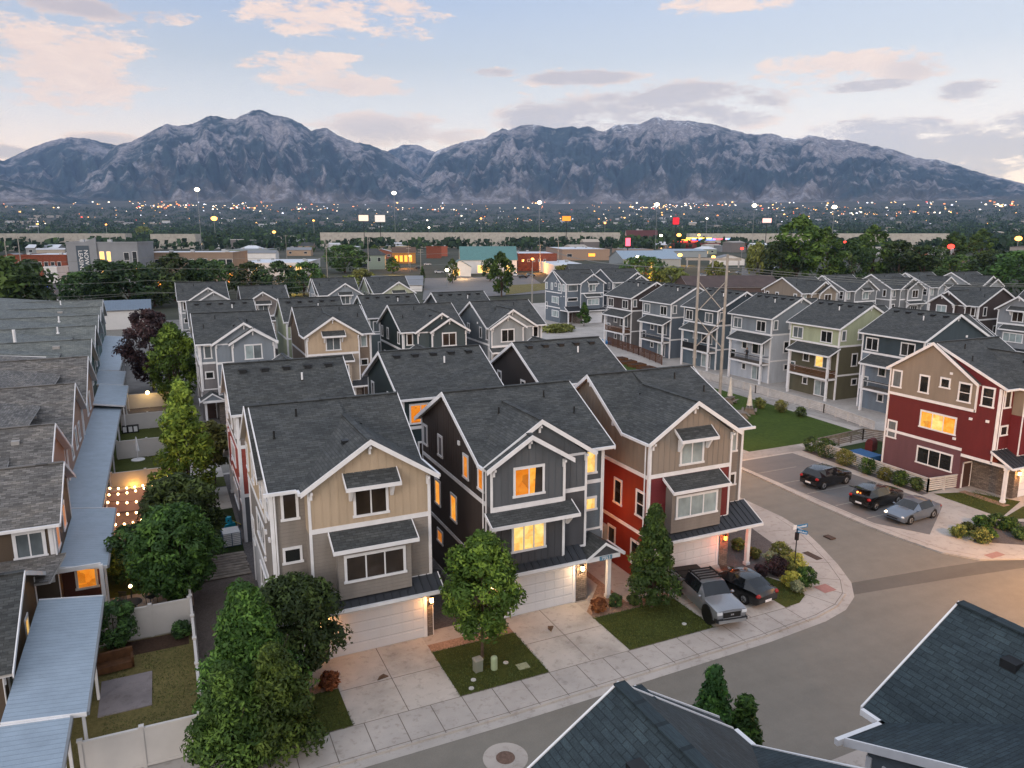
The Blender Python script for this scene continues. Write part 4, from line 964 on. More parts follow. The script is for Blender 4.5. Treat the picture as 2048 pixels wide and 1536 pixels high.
for k, (y, lab) in enumerate(((52.7, 'tan fence lit orange at the near end of the string light patio'), (63.1, 'pinkish fence above the string light patio'), (68.0, 'grey fence with an amber uplight against it'), (78.5, 'pale fence behind the folded white umbrella'), (90.0, 'pale fence behind the small dark shrub and framed boxes'), (101.0, 'yellow lit fence with a lamp on top near the tree'))):
    vinyl((-5.0, y), (.1, y), lab, PKF if k < 2 else VIN)
vinyl((.15, 44.8), (.15, 110), 'long pale fence mostly hidden by the row of yard trees', PKF, posts=18)
# yard lights
lamp_light((-3.4, 67.4, .5), 60, (255, 176, 70), None, .05); lamp_light((-1.2, 67.6, .5), 22, (255, 176, 70), None, .05)
m = MB(); m.cyl((-3.4, 67.3, 0), (-3.4, 67.3, .2), .09, .07, 8, DARKMETAL); u_ = m.build('uplight'); tag(u_, 'small amber uplight at the foot of the grey fence', 'light'); m = MB(); m.ball((-3.4, 67.3, .26), .12, BULBW, 8, 5); m.build('lamp_glass', u_)
m = MB(); m.box(-2.6, -2.4, 100.5, 100.8, 1.9, 2.1, DARKMETAL); u_ = m.build('fence_lamp'); tag(u_, 'bright lamp on top of the yellow lit fence', 'light'); m = MB(); m.ball((-2.5, 100.4, 2.0), .22, BULBW, 8, 5); m.build('lamp_glass', u_); lamp_light((-2.5, 99.6, 1.9), 70, (255, 205, 110))
# string lights over the patio
sl_ = empty('string_lights', (0, 0, 0), 0, 'crossing strings of glowing bulbs over the orange lit patio', 'string lights')
wr = MB(); rnd = random.Random(3); bl = []
for a, b_, n in (((-5.0, 61.8, 2.6), (.0, 62.4, 3.0), 9), ((-5.0, 60.2, 2.6), (-.4, 62.4, 2.9), 8), ((-5.0, 58.6, 2.6), (-.2, 58.8, 2.8), 8), ((-4.8, 56.2, 2.5), (-.4, 57.4, 2.6), 8), ((-4.9, 54.6, 2.4), (-1.2, 55.8, 2.4), 7), ((-.4, 55, 2.2), (-.4, 59.6, 2.4), 5)):
    pts = []
    for i in range(n * 2 + 1):
        f = i / (n * 2); p = Vector(a).lerp(Vector(b_), f); p.z -= .45 * 4 * f * (1 - f); pts.append(p)
        if i % 2: bl.append(p)
    wr.tube(pts, .012, 4, BLACKPL)
wr.build('cable', sl_)
for p in bl:
    m = MB(); m.ball((0, 0, -.09), .075, BULBS, 7, 5, 1.2); o = m.build('bulb', sl_); o.location = p
for x, y in ((-3.9, 57.5), (-2.4, 60), (-1.4, 57), (-3.2, 55)): lamp_light((x, y, 2.0), 26, (255, 120, 50), None, .4)
# patio things
def chair(loc, rz, lab, mat=DARKMETAL, grp='metal patio chairs'):
    e = empty('patio_chair', loc, rz, lab, 'chair', grp)
    m = MB(); m.box(-.24, .24, -.24, .24, .42, .46, mat); m.build('seat', e); m = MB()
    for i in range(6): m.box(-.22 + i * .08, -.19 + i * .08, .22, .25, .46, .95, mat)
    m.box(-.24, .24, .21, .26, .92, .97, mat); m.build('backrest', e)
    for x in (-.22, .22):
        for y in (-.22, .22): m = MB(); m.cyl((x, y, 0), (x, y, .44), .02, .02, 6, mat); m.build('leg', e)
    return e
e = empty('patio_table', (-3.0, 45.0, .06), 0, 'black round metal table on the patio behind the pale fence', 'table'); m = MB(); m.cyl((0, 0, .7), (0, 0, .74), .55, .55, 20, DARKMETAL); m.build('tabletop', e)
for a in range(4): m = MB(); m.cyl((.35 * math.cos(a * 1.57 + .8), .35 * math.sin(a * 1.57 + .8), 0), (.2 * math.cos(a * 1.57 + .8), .2 * math.sin(a * 1.57 + .8), .7), .02, .02, 6, DARKMETAL); m.build('leg', e)
chair((-2.0, 45.9, .06), .6, 'black metal chair right of the round patio table'); chair((-3.6, 45.9, .06), -.5, 'black metal chair left of the round patio table')
lamp_light((-4.2, 47.4, 1.9), 30, (255, 170, 60), None, .1); lamp_light((-3.1, 47.0, .5), 9, (255, 180, 70), None, .03)
m = MB(); m.cyl((-3.1, 47.0, .06), (-3.1, 47.0, .8), .03, .03, 6, DARKMETAL); u_ = m.build('garden_lantern'); tag(u_, 'small glowing garden lantern beside the round patio table', 'lantern'); m = MB(); m.ball((-3.1, 47.0, .88), .1, BULBW, 8, 5); m.build('lamp_glass', u_)
e = empty('garden_umbrella', (-3.3, 77.6, 0), 0, 'folded white umbrella standing in a round white base on artificial turf', 'umbrella'); m = MB(); m.cyl((0, 0, 0), (0, 0, .08), .6, .6, 18, WHITE); m.build('base', e)
m = MB(); m.cyl((0, 0, 0), (0, 0, 2.3), .03, .03, 6, WHITE); m.build('pole', e); m = MB(); m.cyl((0, 0, .9), (0, 0, 2.2), .2, .06, 10, WHITE); m.build('canopy', e)
e = empty('storage_bench', (-4.3, 88.9, 0), 0, 'dark planter frame with white panels by the second pale fence', 'bench'); m = MB(); m.box(-.7, .9, -.25, .25, 0, .8, BLACKPL); m.build('body', e)
for x in (-.45, .1, .6): m = MB(); m.box(x - .18, x + .18, -.275, -.252, .15, .72, WHITE); m.build('panel', e)
m = MB(); m.box(-3.6, -2.3, 40.7, 41.2, .02, .5, WOODB); m.box(-3.75, -2.15, 40.6, 41.3, .5, .56, WOODB)
m = MB(); e = empty('outdoor_sofa', (-3.7, 39.3, 0), .1, 'brown outdoor sofa at the edge of the dry lawn', 'sofa'); m.box(-.9, .9, -.4, .4, .1, .42, WOODB); m.build('seat', e); m = MB(); m.box(-.9, .9, .25, .42, .42, .85, WOODB); m.build('backrest', e)
for x in (-.9, .78): m = MB(); m.box(x, x + .12, -.4, .4, .1, .62, WOODB); m.build('armrest', e)
m = MB(); m.cyl((-4.0, 31.9, 0), (-4.0, 31.9, .9), .28, .33, 14, BLACKPL); u_ = m.build('rubbish_bin'); tag(u_, 'dark round bin by the bottom left fence', 'bin'); m = MB(); m.cyl((-4.0, 31.9, .9), (-4.0, 31.9, .98), .35, .3, 14, BLACKPL); m.build('lid', u_)
# side yard of the tan home
def slats(name, lab, cat, x0, x1, y0, y1, z, n, mat, ang=0):
    m = MB(); w_ = (y1 - y0) / n
    for i in range(n): m.box(x0 + (i % 3) * .05, x1 - (i * 7 % 3) * .06, y0 + i * w_, y0 + i * w_ + w_ * .8, z, z + .05, mat)
    return tag(m.build(name), lab, cat)
slats('boardwalk', 'weathered boards laid over the gravel beside the tan home', 'boardwalk', .5, 3.75, 47.6, 51.4, .06, 9, WOODG)
e = empty('slatted_crate', (3.0, 53.2, 0), .05, 'white slatted crate with a blue frame beside the wall', 'crate'); m = MB()
for i in range(8): m.box(-.55, .55, -.62 + i * .15, -.53 + i * .15, 1.0, 1.03, WHITE)
for i in range(7): m.box(-.55, -.03, -.66, -.63, .1 + i * .13, .19 + i * .13, WHITE); m.box(.03, .55, -.66, -.63, .1 + i * .13, .19 + i * .13, WHITE)
m.build('slat_panel', e); m = MB(); m.box(-.6, .6, -.62, .6, .02, .98, plain('crate_blue', (74, 96, 118), .6)); m.build('body', e)
e = empty('toy_slide', (3.1, 56.0, 0), .4, 'turquoise plastic toy climber on the shady side lawn', 'toy'); TQ = plain('turquoise_plastic', (30, 148, 176), .4, .08); m = MB(); m.box(-.35, .35, -.3, .3, 0, .5, TQ); m.cyl((0, 0, .5), (0, 0, .95), .28, .2, 10, TQ); m.build('body', e)
m = MB(); m.prism([(.35, -.2, .5), (.35, .2, .5), (1.0, .2, .02), (1.0, -.2, .02)], (0, 0, .06), plain('yellow_plastic', (190, 170, 60), .4)); m.build('slide', e)
m = MB(); m.ball((1.4, 58.1, .25), .3, TQ, 10, 6, .7); m.box(1.2, 1.6, 57.9, 58.3, 0, .2, TQ); tag(m.build('toy_car'), 'small blue toy at the edge of the side lawn', 'toy')
for k, (x, y, z) in enumerate(((1.7, 61.3, .02), (1.8, 61.5, .2), (1.9, 62.5, .02))):
    m = MB()
    for i in range(6): m.box(-.6, .6, -.55 + i * .2, -.42 + i * .2, .12, .15, WOODG)
    for y_ in (-.5, 0, .45): m.box(-.6, .6, y_, y_ + .1, 0, .12, WOODG)
    o = m.build('pallet'); o.location = (x, y, z); o.rotation_euler = (0, 0, .06 * k); tag(o, ('grey wooden pallet at the bottom of the stack on the side path', 'grey wooden pallet resting on top of the stack', 'grey wooden pallet lying behind the stack')[k], 'pallet', 'pallets on the side path')

# ------------------------------------------------------------------ fences of slats
def slat_fence(pts, lab, mat, h=1.2, n=6, cat='fence', gap=.05, posts=2.2):
    e = empty('slat_fence', (0, 0, 0), 0, lab, cat, 'low slat fences')
    m = MB(); bh = (h - .1) / n
    for a, b in zip(pts, pts[1:]):
        for i in range(n): m.beam((a[0], a[1], .1 + bh * (i + .5)), (b[0], b[1], .1 + bh * (i + .5)), .03, bh - gap, mat)
        m.beam((a[0], a[1], h + .02), (b[0], b[1], h + .02), .12, .04, mat)
    m.build('slat_panel', e)
    for a, b in zip(pts, pts[1:]):
        A, B = Vector(a), Vector(b); k = max(1, round((B - A).length / posts))
        for i in range(k + 1): p = A.lerp(B, i / k); m = MB(); m.box(p.x - .06, p.x + .06, p.y - .06, p.y + .06, 0, h, mat); m.build('post', e)
    return e
WSL = plain('weathered_white_slats', (190, 186, 182), .75, .2, 1.5)
slat_fence([(57.2, 52.6), (56.75, 39.85), (60.3, 39.5)], 'whitewashed slat fence round the red house yard, low and L shaped', WSL)
slat_fence([(57.3, 52.7), (65.2, 53.6), (67.8, 49)], 'grey weathered slat fence closing the back of the red house yard', WOODG)
slat_fence([(69.2, 55.6), (70.8, 64), (71.2, 76), (71.2, 92)], 'long pale slat fence between the lawn and the balcony homes', WSL, 1.1, 5)
slat_fence([(72.6, 99), (74.6, 108.5), (76.2, 121)], 'dark brown slat fence behind the wooden planter beds', plain('brown_slats', (92, 62, 46), .75, .25, 2), 1.5, 7)
for k in range(5):
    y = 93.5 + k * 3.0; m = MB(); x = 67.6 + k * .25
    m.box(x - 1.3, x + 1.3, y - .9, y - .8, 0, .45, WOODB); m.box(x - 1.3, x + 1.3, y + .8, y + .9, 0, .45, WOODB); m.box(x - 1.3, x - 1.2, y - .8, y + .8, 0, .45, WOODB); m.box(x + 1.2, x + 1.3, y - .8, y + .8, 0, .45, WOODB); m.box(x - 1.2, x + 1.2, y - .8, y + .8, .02, .36, MULCH)
    tag(m.build('planter_box'), ('nearest', 'second', 'middle', 'fourth', 'farthest')[k] + ' wooden planter bed in front of the brown slat fence', 'planter', 'wooden planter beds')
e = empty('wading_pool', (77.6, 123.2, 0), 0, 'small bright blue wading pool by the end balcony home', 'pool'); m = MB(); m.cyl((0, 0, 0), (0, 0, .5), 1.6, 1.7, 24, plain('pool_blue', (46, 122, 190), .4)); m.build('wall', e)
m = MB(); m.cyl((0, 0, .4), (0, 0, .52), 1.5, 1.5, 24, plain('pool_water', (120, 180, 220), .1)); m.build('water', e)
m = MB(); m.box(61.3, 63.5, 45.8, 50.2, .02, .75, plain('blue_tarp', (34, 84, 132), .7, .15, 3)); m.box(61.2, 63.6, 45.7, 50.3, .75, .82, plain('blue_tarp', (34, 84, 132), .7)); o = m.build('covered_sandbox'); o.location = (-2.4, 2.0, 0); o.scale = (1, .55, .6); o.location = (-2.6, 22.6, 0); tag(o, 'blue covered box in the fenced red house yard', 'box')
e = empty('gas_grill', (62.6, 50.4, 0), .3, 'dark red covered grill in the red house yard', 'grill'); m = MB(); m.box(-.6, .6, -.35, .35, .1, .9, plain('grill_cover', (84, 28, 30), .7)); m.build('body', e); m = MB(); m.cyl((-.5, 0, .95), (.5, 0, .95), .34, .34, 12, plain('grill_cover', (84, 28, 30), .7)); m.build('lid', e)
# picnic tables with folded umbrellas
for k, p in enumerate((G(1459, 806), G(1498, 826), G(1482, 836))):
    e = empty('picnic_table', p, .5 + k * .3, ('picnic table under the left folded umbrella on the lawn edge', 'picnic table under the right folded umbrella on the lawn edge', 'bare picnic table nearest the brick red corner home')[k], 'picnic table', 'picnic tables')
    m = MB(); [m.box(-.9, .9, -.4 + i * .2, -.24 + i * .2, .72, .76, WOODG) for i in range(4)]; m.build('tabletop', e)
    for s_ in (-1, 1): m = MB(); m.box(-.9, .9, s_ * .75 - .13, s_ * .75 + .13, .42, .46, WOODG); m.build('bench', e); m = MB(); m.prism([(s_ * .6 - .04, -.78, 0), (s_ * .6 - .04, .78, 0), (s_ * .6 - .04, .3, .72), (s_ * .6 - .04, -.3, .72)], (.08, 0, 0), WOODG); m.build('leg', e)
    if k < 2:
        e = empty('garden_umbrella', p, 0, 'folded cream umbrella standing over the %s picnic table' % ('left', 'right')[k], 'umbrella', 'folded umbrellas'); m = MB(); m.cyl((0, 0, 0), (0, 0, 3.4), .03, .03, 6, WHITE); m.build('pole', e); m = MB(); m.cyl((0, 0, .95), (0, 0, 3.3), .34, .06, 10, plain('umbrella_cloth', (206, 200, 190), .8)); m.build('canopy', e)

# ------------------------------------------------------------------ vehicles
GLASS = pane_mat('vehicle_glass', (26, 30, 34), .04)
CHROME = plain('chrome', (190, 192, 196), .2, .03, 3, .9, .5)
def vehicle(name, lab, cat, loc, rz, st, paint, hw, wb_, wr, trims=(), tail='red', amber=False):
    """st: stations front to rear (x, sill half width, sill z, belt half width, belt z, roof half width, roof z, flags of the span to the next)"""
    e = empty(name, loc, rz, lab, cat, 'parked vehicles')
    b = MB(); g = MB()
    def sec(s): x, a, z0, c_, z1, d, z2 = s[:7]; zm = z0 + (z1 - z0) * .55; return [(x, a, z0), (x, max(a, c_) + .015, zm), (x, c_, z1), (x, d, z2), (x, d * .5, z2 + .035), (x, 0, z2 + .045)]
    for i in range(len(st) - 1):
        A, B = sec(st[i]), sec(st[i + 1]); fl = st[i][7]
        for j in range(5):
            for s_ in (1, -1):
                q = [A[j], A[j + 1], B[j + 1], B[j]]; q = [(p[0], p[1] * s_, p[2]) for p in q]
                if s_ > 0: q.reverse()
                if (j == 2 and 's' in fl) or (j >= 3 and 't' in fl):
                    g.poly(q, GLASS)
                else: b.poly(q, paint)
        b.poly([(p[0], p[1] * s_, p[2]) for p, s_ in ((A[0], 1), (B[0], 1), (B[0], -1), (A[0], -1))], BLACKPL)
    for s_, k in ((st[0], 1), (st[-1], -1)):
        A = sec(s_); q = [(p[0], p[1], p[2]) for p in A] + [(p[0], -p[1], p[2]) for p in reversed(A[:-1])]; b.poly(q if k < 0 else q[::-1], paint)
    bm = bmesh.new(); o = b.build('body', e)
    bm.from_mesh(o.data); bmesh.ops.remove_doubles(bm, verts=bm.verts, dist=.002); bmesh.ops.recalc_face_normals(bm, faces=bm.faces); bm.to_mesh(o.data); bm.free()
    o.data.polygons.foreach_set('use_smooth', [True] * len(o.data.polygons)); o.data.set_sharp_from_angle(angle=R(32))
    go = g.build('windows', e)
    for x in (wb_ / 2, -wb_ / 2):
        for s_ in (1, -1):
            m = MB(); m.cyl((x, s_ * (hw - .24), wr), (x, s_ * (hw + .02), wr), wr, wr, 20, RUBBER); wo = m.build('wheel', e)
            m = MB(); m.cyl((x, s_ * (hw + .0), wr), (x, s_ * (hw + .03), wr), wr * .64, wr * .58, 14, GREYMETAL)
            for a in range(5): m.beam((x, s_ * (hw + .035), wr), (x + wr * .55 * math.cos(a * 1.257), s_ * (hw + .035), wr + wr * .55 * math.sin(a * 1.257)), .05, .02, DARKMETAL)
            m.build('rim', wo)
            m = MB(); m.cyl((x, s_ * (hw - .3), wr + .03), (x, s_ * (hw + .006), wr + .03), wr * 1.16, wr * 1.16, 20, BLACKPL); m.build('wheel_arch', e)
    for s_ in (1, -1):
        f = st[1]; m = MB(); m.ball((f[0] - .02, s_ * (f[3] - .17), f[4] - .05), .17, plain('headlight_glass', (210, 215, 220), .1, .05), 10, 6, .5); m.build('headlight', e)
        f = st[-2]; m = MB(); m.ball((f[0] - .03, s_ * (f[3] - .12), f[4] - .12), .16, plain('tail_lamp_red', (150, 16, 18), .2, .1), 10, 6, .8); m.build('tail_light', e)
        m = MB(); k = [s for s in st if 't' in s[7]][0]; m.ball((k[0] - .25, s_ * (hw + .1), k[4] + .08), .11, paint, 8, 5, .7); m.build('side_mirror', e)
    m = MB(); m.box(st[-1][0] - .03, st[-1][0] - .005, -.26, .26, st[-1][4] - .32, st[-1][4] - .18, WHITE); m.build('number_plate', e)
    m = MB(); m.box(st[0][0] - .02, st[0][0] + .03, -.42, .42, st[0][2] + .08, st[0][4] - .08, BLACKPL); m.build('grille', e)
    return e
def carpaint(n, rgb, rough=.25, metal=.3): return plain(n, rgb, rough, .05, 1.5, metal, .5, 0, .8)
SED = [(2.32, .66, .36, .70, .60, .60, .64, ''), (2.12, .82, .24, .86, .70, .70, .76, ''), (1.4, .88, .21, .90, .83, .76, .92, ''), (.95, .89, .21, .91, .90, .74, .98, 't'), (.22, .89, .21, .91, .93, .63, 1.38, 's'), (-.3, .89, .21, .91, .94, .65, 1.46, 's'), (-1.15, .89, .21, .91, .96, .63, 1.42, 's'), (-1.3, .89, .22, .905, .97, .62, 1.38, 't'), (-1.9, .88, .23, .89, 1.0, .68, 1.09, ''), (-2.22, .84, .28, .86, .95, .68, .98, ''), (-2.36, .74, .38, .76, .72, .64, .76, '')]
SUV = [(2.32, .70, .40, .76, .78, .64, .84, ''), (2.12, .87, .28, .89, .92, .76, 1.0, ''), (1.35, .91, .26, .93, 1.02, .82, 1.1, ''), (.95, .91, .26, .93, 1.05, .80, 1.16, 't'), (.28, .91, .26, .93, 1.07, .70, 1.60, 's'), (-.3, .91, .26, .93, 1.08, .72, 1.69, 's'), (-1.2, .91, .26, .93, 1.10, .71, 1.68, 's'), (-1.85, .91, .28, .92, 1.13, .68, 1.58, 't'), (-2.2, .89, .32, .90, 1.10, .74, 1.16, ''), (-2.34, .82, .42, .84, .82, .74, .86, '')]
TRK = [(2.72, .84, .66, .88, 1.08, .78, 1.13, ''), (2.56, .92, .50, .94, 1.14, .84, 1.2, ''), (1.5, .93, .42, .95, 1.2, .86, 1.28, ''), (1.28, .93, .42, .95, 1.22, .84, 1.3, 't'), (.68, .93, .42, .95, 1.23, .72, 1.84, 's'), (-.2, .93, .42, .95, 1.24, .7, 1.86, 's'), (-.95, .93, .42, .95, 1.24, .69, 1.82, 'st'), (-1.12, .93, .42, .95, 1.22, .85, 1.26, ''), (-2.6, .93, .46, .95, 1.22, .86, 1.25, ''), (-2.75, .9, .5, .92, 1.15, .8, 1.18, '')]
v = vehicle('sport_utility_car', 'black sport utility car parked nose to the shrubs, farthest in the bay', 'car', (50.75, 45.0, 0), R(5), SUV, carpaint('black_car_paint', (20, 21, 24)), .93, 2.9, .37)
m = MB(); [m.box(-1.4, .2, s_ * .62 - .02, s_ * .62 + .02, 1.66, 1.7, CHROME) for s_ in (1, -1)]; m.build('roof_rail', v)
v = vehicle('hatchback_car', 'black hatchback with its tailgate raised and boot lit orange', 'car', (50.6, 39.75, 0), R(6), [s if i not in (7,) else (-1.85, .91, .28, .92, 1.13, .68, 1.58, '') for i, s in enumerate(SUV)], carpaint('dark_car_paint', (24, 26, 28)), .93, 2.85, .36)
m = MB(); m.prism([(-1.72, -.62, 1.56), (-1.72, .62, 1.56), (-2.75, .66, 1.78), (-2.75, -.66, 1.78)], (0, 0, .07), carpaint('dark_car_paint', (24, 26, 28))); m.prism([(-1.9, -.5, 1.605), (-1.9, .5, 1.605), (-2.45, .5, 1.72), (-2.45, -.5, 1.72)], (0, 0, .08), GLASS); m.build('tailgate', v)
m = MB(); m.box(-2.36, -2.34, -.6, .6, .62, 1.08, BLACKPL); m.box(-2.2, -1.8, -.55, .55, 1.12, 1.2, BLACKPL); m.build('boot', v); m = MB(); m.ball((-2.1, .3, 1.26), .09, BULBO, 8, 5); m.build('boot_lamp', v); lamp_light((-2.3, .2, 1.45), 6, (255, 130, 50), v, .05)
v = vehicle('sedan_car', 'blue grey sedan facing the street, nearest of the three in the bay', 'car', (50.5, 36.55, 0), R(184), SED, carpaint('blue_grey_paint', (104, 116, 130), .28, .5), .91, 2.75, .34)
m = MB(); m.ball((2.2, -.6, .7), .1, BULBW, 8, 5); m.build('lit_headlight', v)
v = vehicle('sedan_car', 'glossy black sedan on the driveway beside the pickup truck', 'car', (30.25, 32.75, 0), R(96), SED, carpaint('black_sedan_paint', (14, 17, 19), .15), .91, 2.7, .33)
v = vehicle('pickup_truck', 'silver pickup truck with a black roof rack and bed cover on the driveway', 'pickup truck', (27.35, 32.1, 0), R(261), TRK, carpaint('silver_paint', (138, 142, 148), .3, .5), .95, 3.55, .43)
m = MB(); m.box(-2.68, -1.2, -.84, .84, 1.26, 1.31, BLACKPL); [m.box(-1.6 - i * .5, -1.57 - i * .5, -.84, .84, 1.31, 1.325, DARKMETAL) for i in range(3)]; m.build('bed_cover', v)
m = MB(); [m.box(-.9, .45, s_ * .68 - .025, s_ * .68 + .025, 1.94, 2.02, BLACKPL) for s_ in (1, -1)]; [m.box(-.85 + i * .3, -.77 + i * .3, -.68, .68, 1.95, 2.0, BLACKPL) for i in range(5)]
[m.box(x, x + .06, s_ * .66 - .03, s_ * .66 + .03, 1.8, 1.95, BLACKPL) for x in (-.8, .3) for s_ in (1, -1)]; m.build('roof_rack', v)
m = MB(); m.box(2.6, 2.86, -.84, .84, .46, .62, GREYMETAL); m.box(2.5, 2.8, -.95, .95, .5, .68, DARKMETAL); m.build('bumper', v)
m = MB(); m.box(2.72, 2.775, -.52, .52, .74, 1.06, BLACKPL); m.box(2.73, 2.79, -.56, .56, 1.06, 1.1, carpaint('silver_paint', (138, 142, 148))); m.box(2.73, 2.79, -.56, .56, .7, .74, carpaint('silver_paint', (138, 142, 148))); m.box(2.775, 2.785, -.1, .1, .86, .96, CHROME); m.build('front_grille', v)
for s_ in (1, -1): m = MB(); m.box(2.6, 2.76, s_ * .6, s_ * .9, .92, 1.08, plain('headlight_glass', (210, 215, 220), .1, .05)); m.build('headlight', v)
m = MB(); [m.cyl((x, s_ * .9, .56), (x, s_ * 1.0, .56), .56, .54, 20, BLACKPL) for x in (1.775, -1.775) for s_ in (1, -1)]; m.build('fender_flare', v)

# ------------------------------------------------------------------ street furniture
e = empty('street_sign', (35.1, 33.0, 0), 0, 'street name sign with two blue blades on a dark pole at the corner', 'street sign')
m = MB(); m.cyl((0, 0, 0), (0, 0, 3.1), .035, .035, 8, DARKMETAL); m.box(-.09, .09, -.09, .09, 2.35, 2.85, DARKMETAL); m.build('pole', e)
SB = plain('sign_blue', (34, 112, 158), .4, .05); 
for k, (a, z) in enumerate(((R(-4), 3.1), (R(-62), 2.86))):
    m = MB(); m.box(-.32 if k == 0 else -.05, .78 if k == 0 else .62, -.012, .012, 0, .24, SB); o = m.build('sign_blade', e); o.location = (0, 0, z); o.rotation_euler = (0, 0, a)
    m = MB(); rr = random.Random(k); x = -.02
    if k == 0: m.box(-.34, -.08, -.02, .02, -.02, .26, WHITE)
    while x < (.68 if k == 0 else .52): w_ = .03 + rr.random() * .04; m.box(x, x + w_, -.018, .018, .06, .12 + rr.random() * .07, WHITE); x += w_ + .025
    q = m.build('sign_text', o)
for k, (x, y, cl, lab) in enumerate(((12.75, 31.55, (120, 124, 112), 'square grey green utility pedestal on the lawn under the street tree'), (13.55, 31.35, (150, 164, 132), 'rounded pale green utility pedestal on the lawn by the street tree'))):
    e = empty('utility_pedestal', (x, y, 0), .1, lab, 'utility box'); pm = plain('pedestal_%d' % k, cl, .6, .08)
    if k == 0: m = MB(); m.box(-.2, .2, -.17, .17, 0, .62, pm); m.build('body', e); m = MB(); m.box(-.22, .22, -.19, .19, .62, .7, plain('pedestal_lid', (150, 146, 136), .6)); m.build('lid', e)
    else: m = MB(); m.cyl((0, 0, 0), (0, 0, .62), .17, .17, 14, pm); m.build('body', e); m = MB(); m.ball((0, 0, .62), .17, pm, 14, 6, .7); m.build('lid', e)
m = MB(); m.box(14.65, 15.25, 30.7, 31.2, 0, .045, plain('box_lid_green', (148, 152, 124), .7, .1)); tag(m.build('valve_box_lid'), 'flat pale green valve box lid in the lawn left of the second driveway', 'valve box')
for k, (x, y) in enumerate(((12.25, 30.9), (14.3, 31.6), (24.9, 30.9), (11.9, 30.3))):
    m = MB(); m.cyl((x, y, 0), (x, y, .05), .13, .13, 12, plain('pale_disc', (190, 190, 186), .6)); tag(m.build('sprinkler_cover'), ('pale round sprinkler cover in front of the square pedestal', 'pale round sprinkler cover right of the rounded pedestal', 'white round sprinkler cover on the lawn beside the pickup', 'pale round cover near the pavement left of the street tree')[k], 'sprinkler cover')
e = empty('meter_box', (25.6, 40.4, 0), 0, 'pale electricity meter cabinet on the brick red side wall', 'meter'); m = MB(); m.box(-.36, -.02, -.35, .35, 1.25, 2.35, plain('meter_beige', (176, 172, 160), .5, .06)); m.build('body', e); m = MB(); m.cyl((-.42, 0, 1.9), (-.36, 0, 1.9), .12, .12, 12, GREYMETAL); m.build('dial', e); m = MB(); m.cyl((-.15, .2, 0), (-.15, .2, 1.25), .04, .04, 6, GREYMETAL); m.build('conduit', e)
m = MB(); m.box(-.45, .45, -.45, .45, .1, .85, plain('condenser_grey', (96, 98, 96), .6, .1)); e = empty('air_conditioner', (13.9, 41.2, 0), 0, 'grey air conditioner unit in the gap by the charcoal side wall', 'air conditioner'); m.build('body', e); m = MB(); m.cyl((0, 0, .85), (0, 0, .9), .38, .38, 16, DARKMETAL); m.build('fan_grille', e)
# wall light washing the side wall of the corner home
m = MB(); m.box(22.98, 23.1, 38.9, 39.1, 4.35, 4.6, DARKMETAL); o = m.build('side_wall_lamp'); tag(o, 'wall lamp on the hidden right side of the charcoal home', 'wall lamp'); lamp_light((23.25, 39.0, 4.6), 150, (255, 140, 50), None, .08)
# street lamps whose light pools on the asphalt
def street_lamp(loc, rz, lab, watt=900, h=7.5):
    e = empty('street_lamp', loc, rz, lab, 'street lamp', 'street lamps'); m = MB(); m.cyl((0, 0, 0), (0, 0, h), .09, .06, 8, DARKMETAL); m.build('pole', e); m = MB(); m.cyl((0, 0, h), (1.4, 0, h + .3), .04, .04, 6, DARKMETAL); m.build('arm', e)
    m = MB(); m.box(1.2, 1.9, -.15, .15, h + .2, h + .36, DARKMETAL); lo_ = m.build('lamp_head', e); m = MB(); m.box(1.3, 1.8, -.12, .12, h + .15, h + .2, BULBW); m.build('lamp_glass', lo_); lamp_light((1.55, 0, h), watt, (255, 178, 92), e, .2)
street_lamp((50.2, 21.0, 0), R(150), 'street lamp just beyond the right edge lighting the road', 6500); street_lamp((43.6, 57.0, 0), R(-60), 'street lamp behind the corner home lighting the side street', 3500)
# H frame power poles
e = empty('power_pole_frame', (0, 0, 0), 0, 'tall wooden twin pole frame with cross braces rising from the lawn', 'power pole'); PW = plain('pole_wood', (150, 146, 140), .85, .2, 1.5)
PA, PB, PZ = Vector((59.3, 74.2, 0)), Vector((61.9, 72.2, 0)), 18.6
for p in (PA, PB): m = MB(); m.cyl(p, p + Vector((0, 0, PZ)), .2, .15, 10, PW); m.build('pole', e)
d_ = (PB - PA).normalized(); m = MB(); m.beam(PA - d_ * 1.6 + Vector((0, 0, 18.0)), PB + d_ * 1.6 + Vector((0, 0, 18.0)), .16, .3, PW); m.build('crossarm', e)
for z0, z1 in ((11.6, 15.4), (7.2, 11.0)):
    for a, b in ((PA, PB), (PB, PA)): m = MB(); m.beam(a + Vector((0, 0, z0)), b + Vector((0, 0, z1)), .09, .1, PW); m.build('brace', e)
for k in (-1.4, 1.6, 4.6): m = MB(); m.cyl(PA + d_ * k + Vector((0, 0, 17.0)), PA + d_ * k + Vector((0, 0, 17.9)), .1, .1, 8, GREYMETAL); m.build('insulator', e)
def pole(x, yb, ytop, lab, arms=1, tilt=0, grp='wooden utility poles'):
    b = G(x, yb); h = AT(x, ytop, math.hypot(b.x, b.y)).z; e = empty('utility_pole', b, -YAW + tilt, lab, 'utility pole', grp); m = MB(); m.cyl((0, 0, 0), (0, 0, h), .17, .12, 8, PW); m.build('pole', e)
    for i in range(arms): m = MB(); m.box(-1.4, 1.4, -.08, .08, h - .7 - i * 1.2, h - .5 - i * 1.2, PW); m.build('crossarm', e)
    return b, h
P1 = pole(53, 612, 472, 'leaning tall utility pole beside the street with the police car', 1); P2 = pole(738, 553, 474, 'utility pole behind the light green home', 0); P3 = pole(655, 555, 477, 'utility pole in front of the yellow shrub', 0); P4 = pole(1080, 545, 488, 'utility pole left of the brick shop', 1)
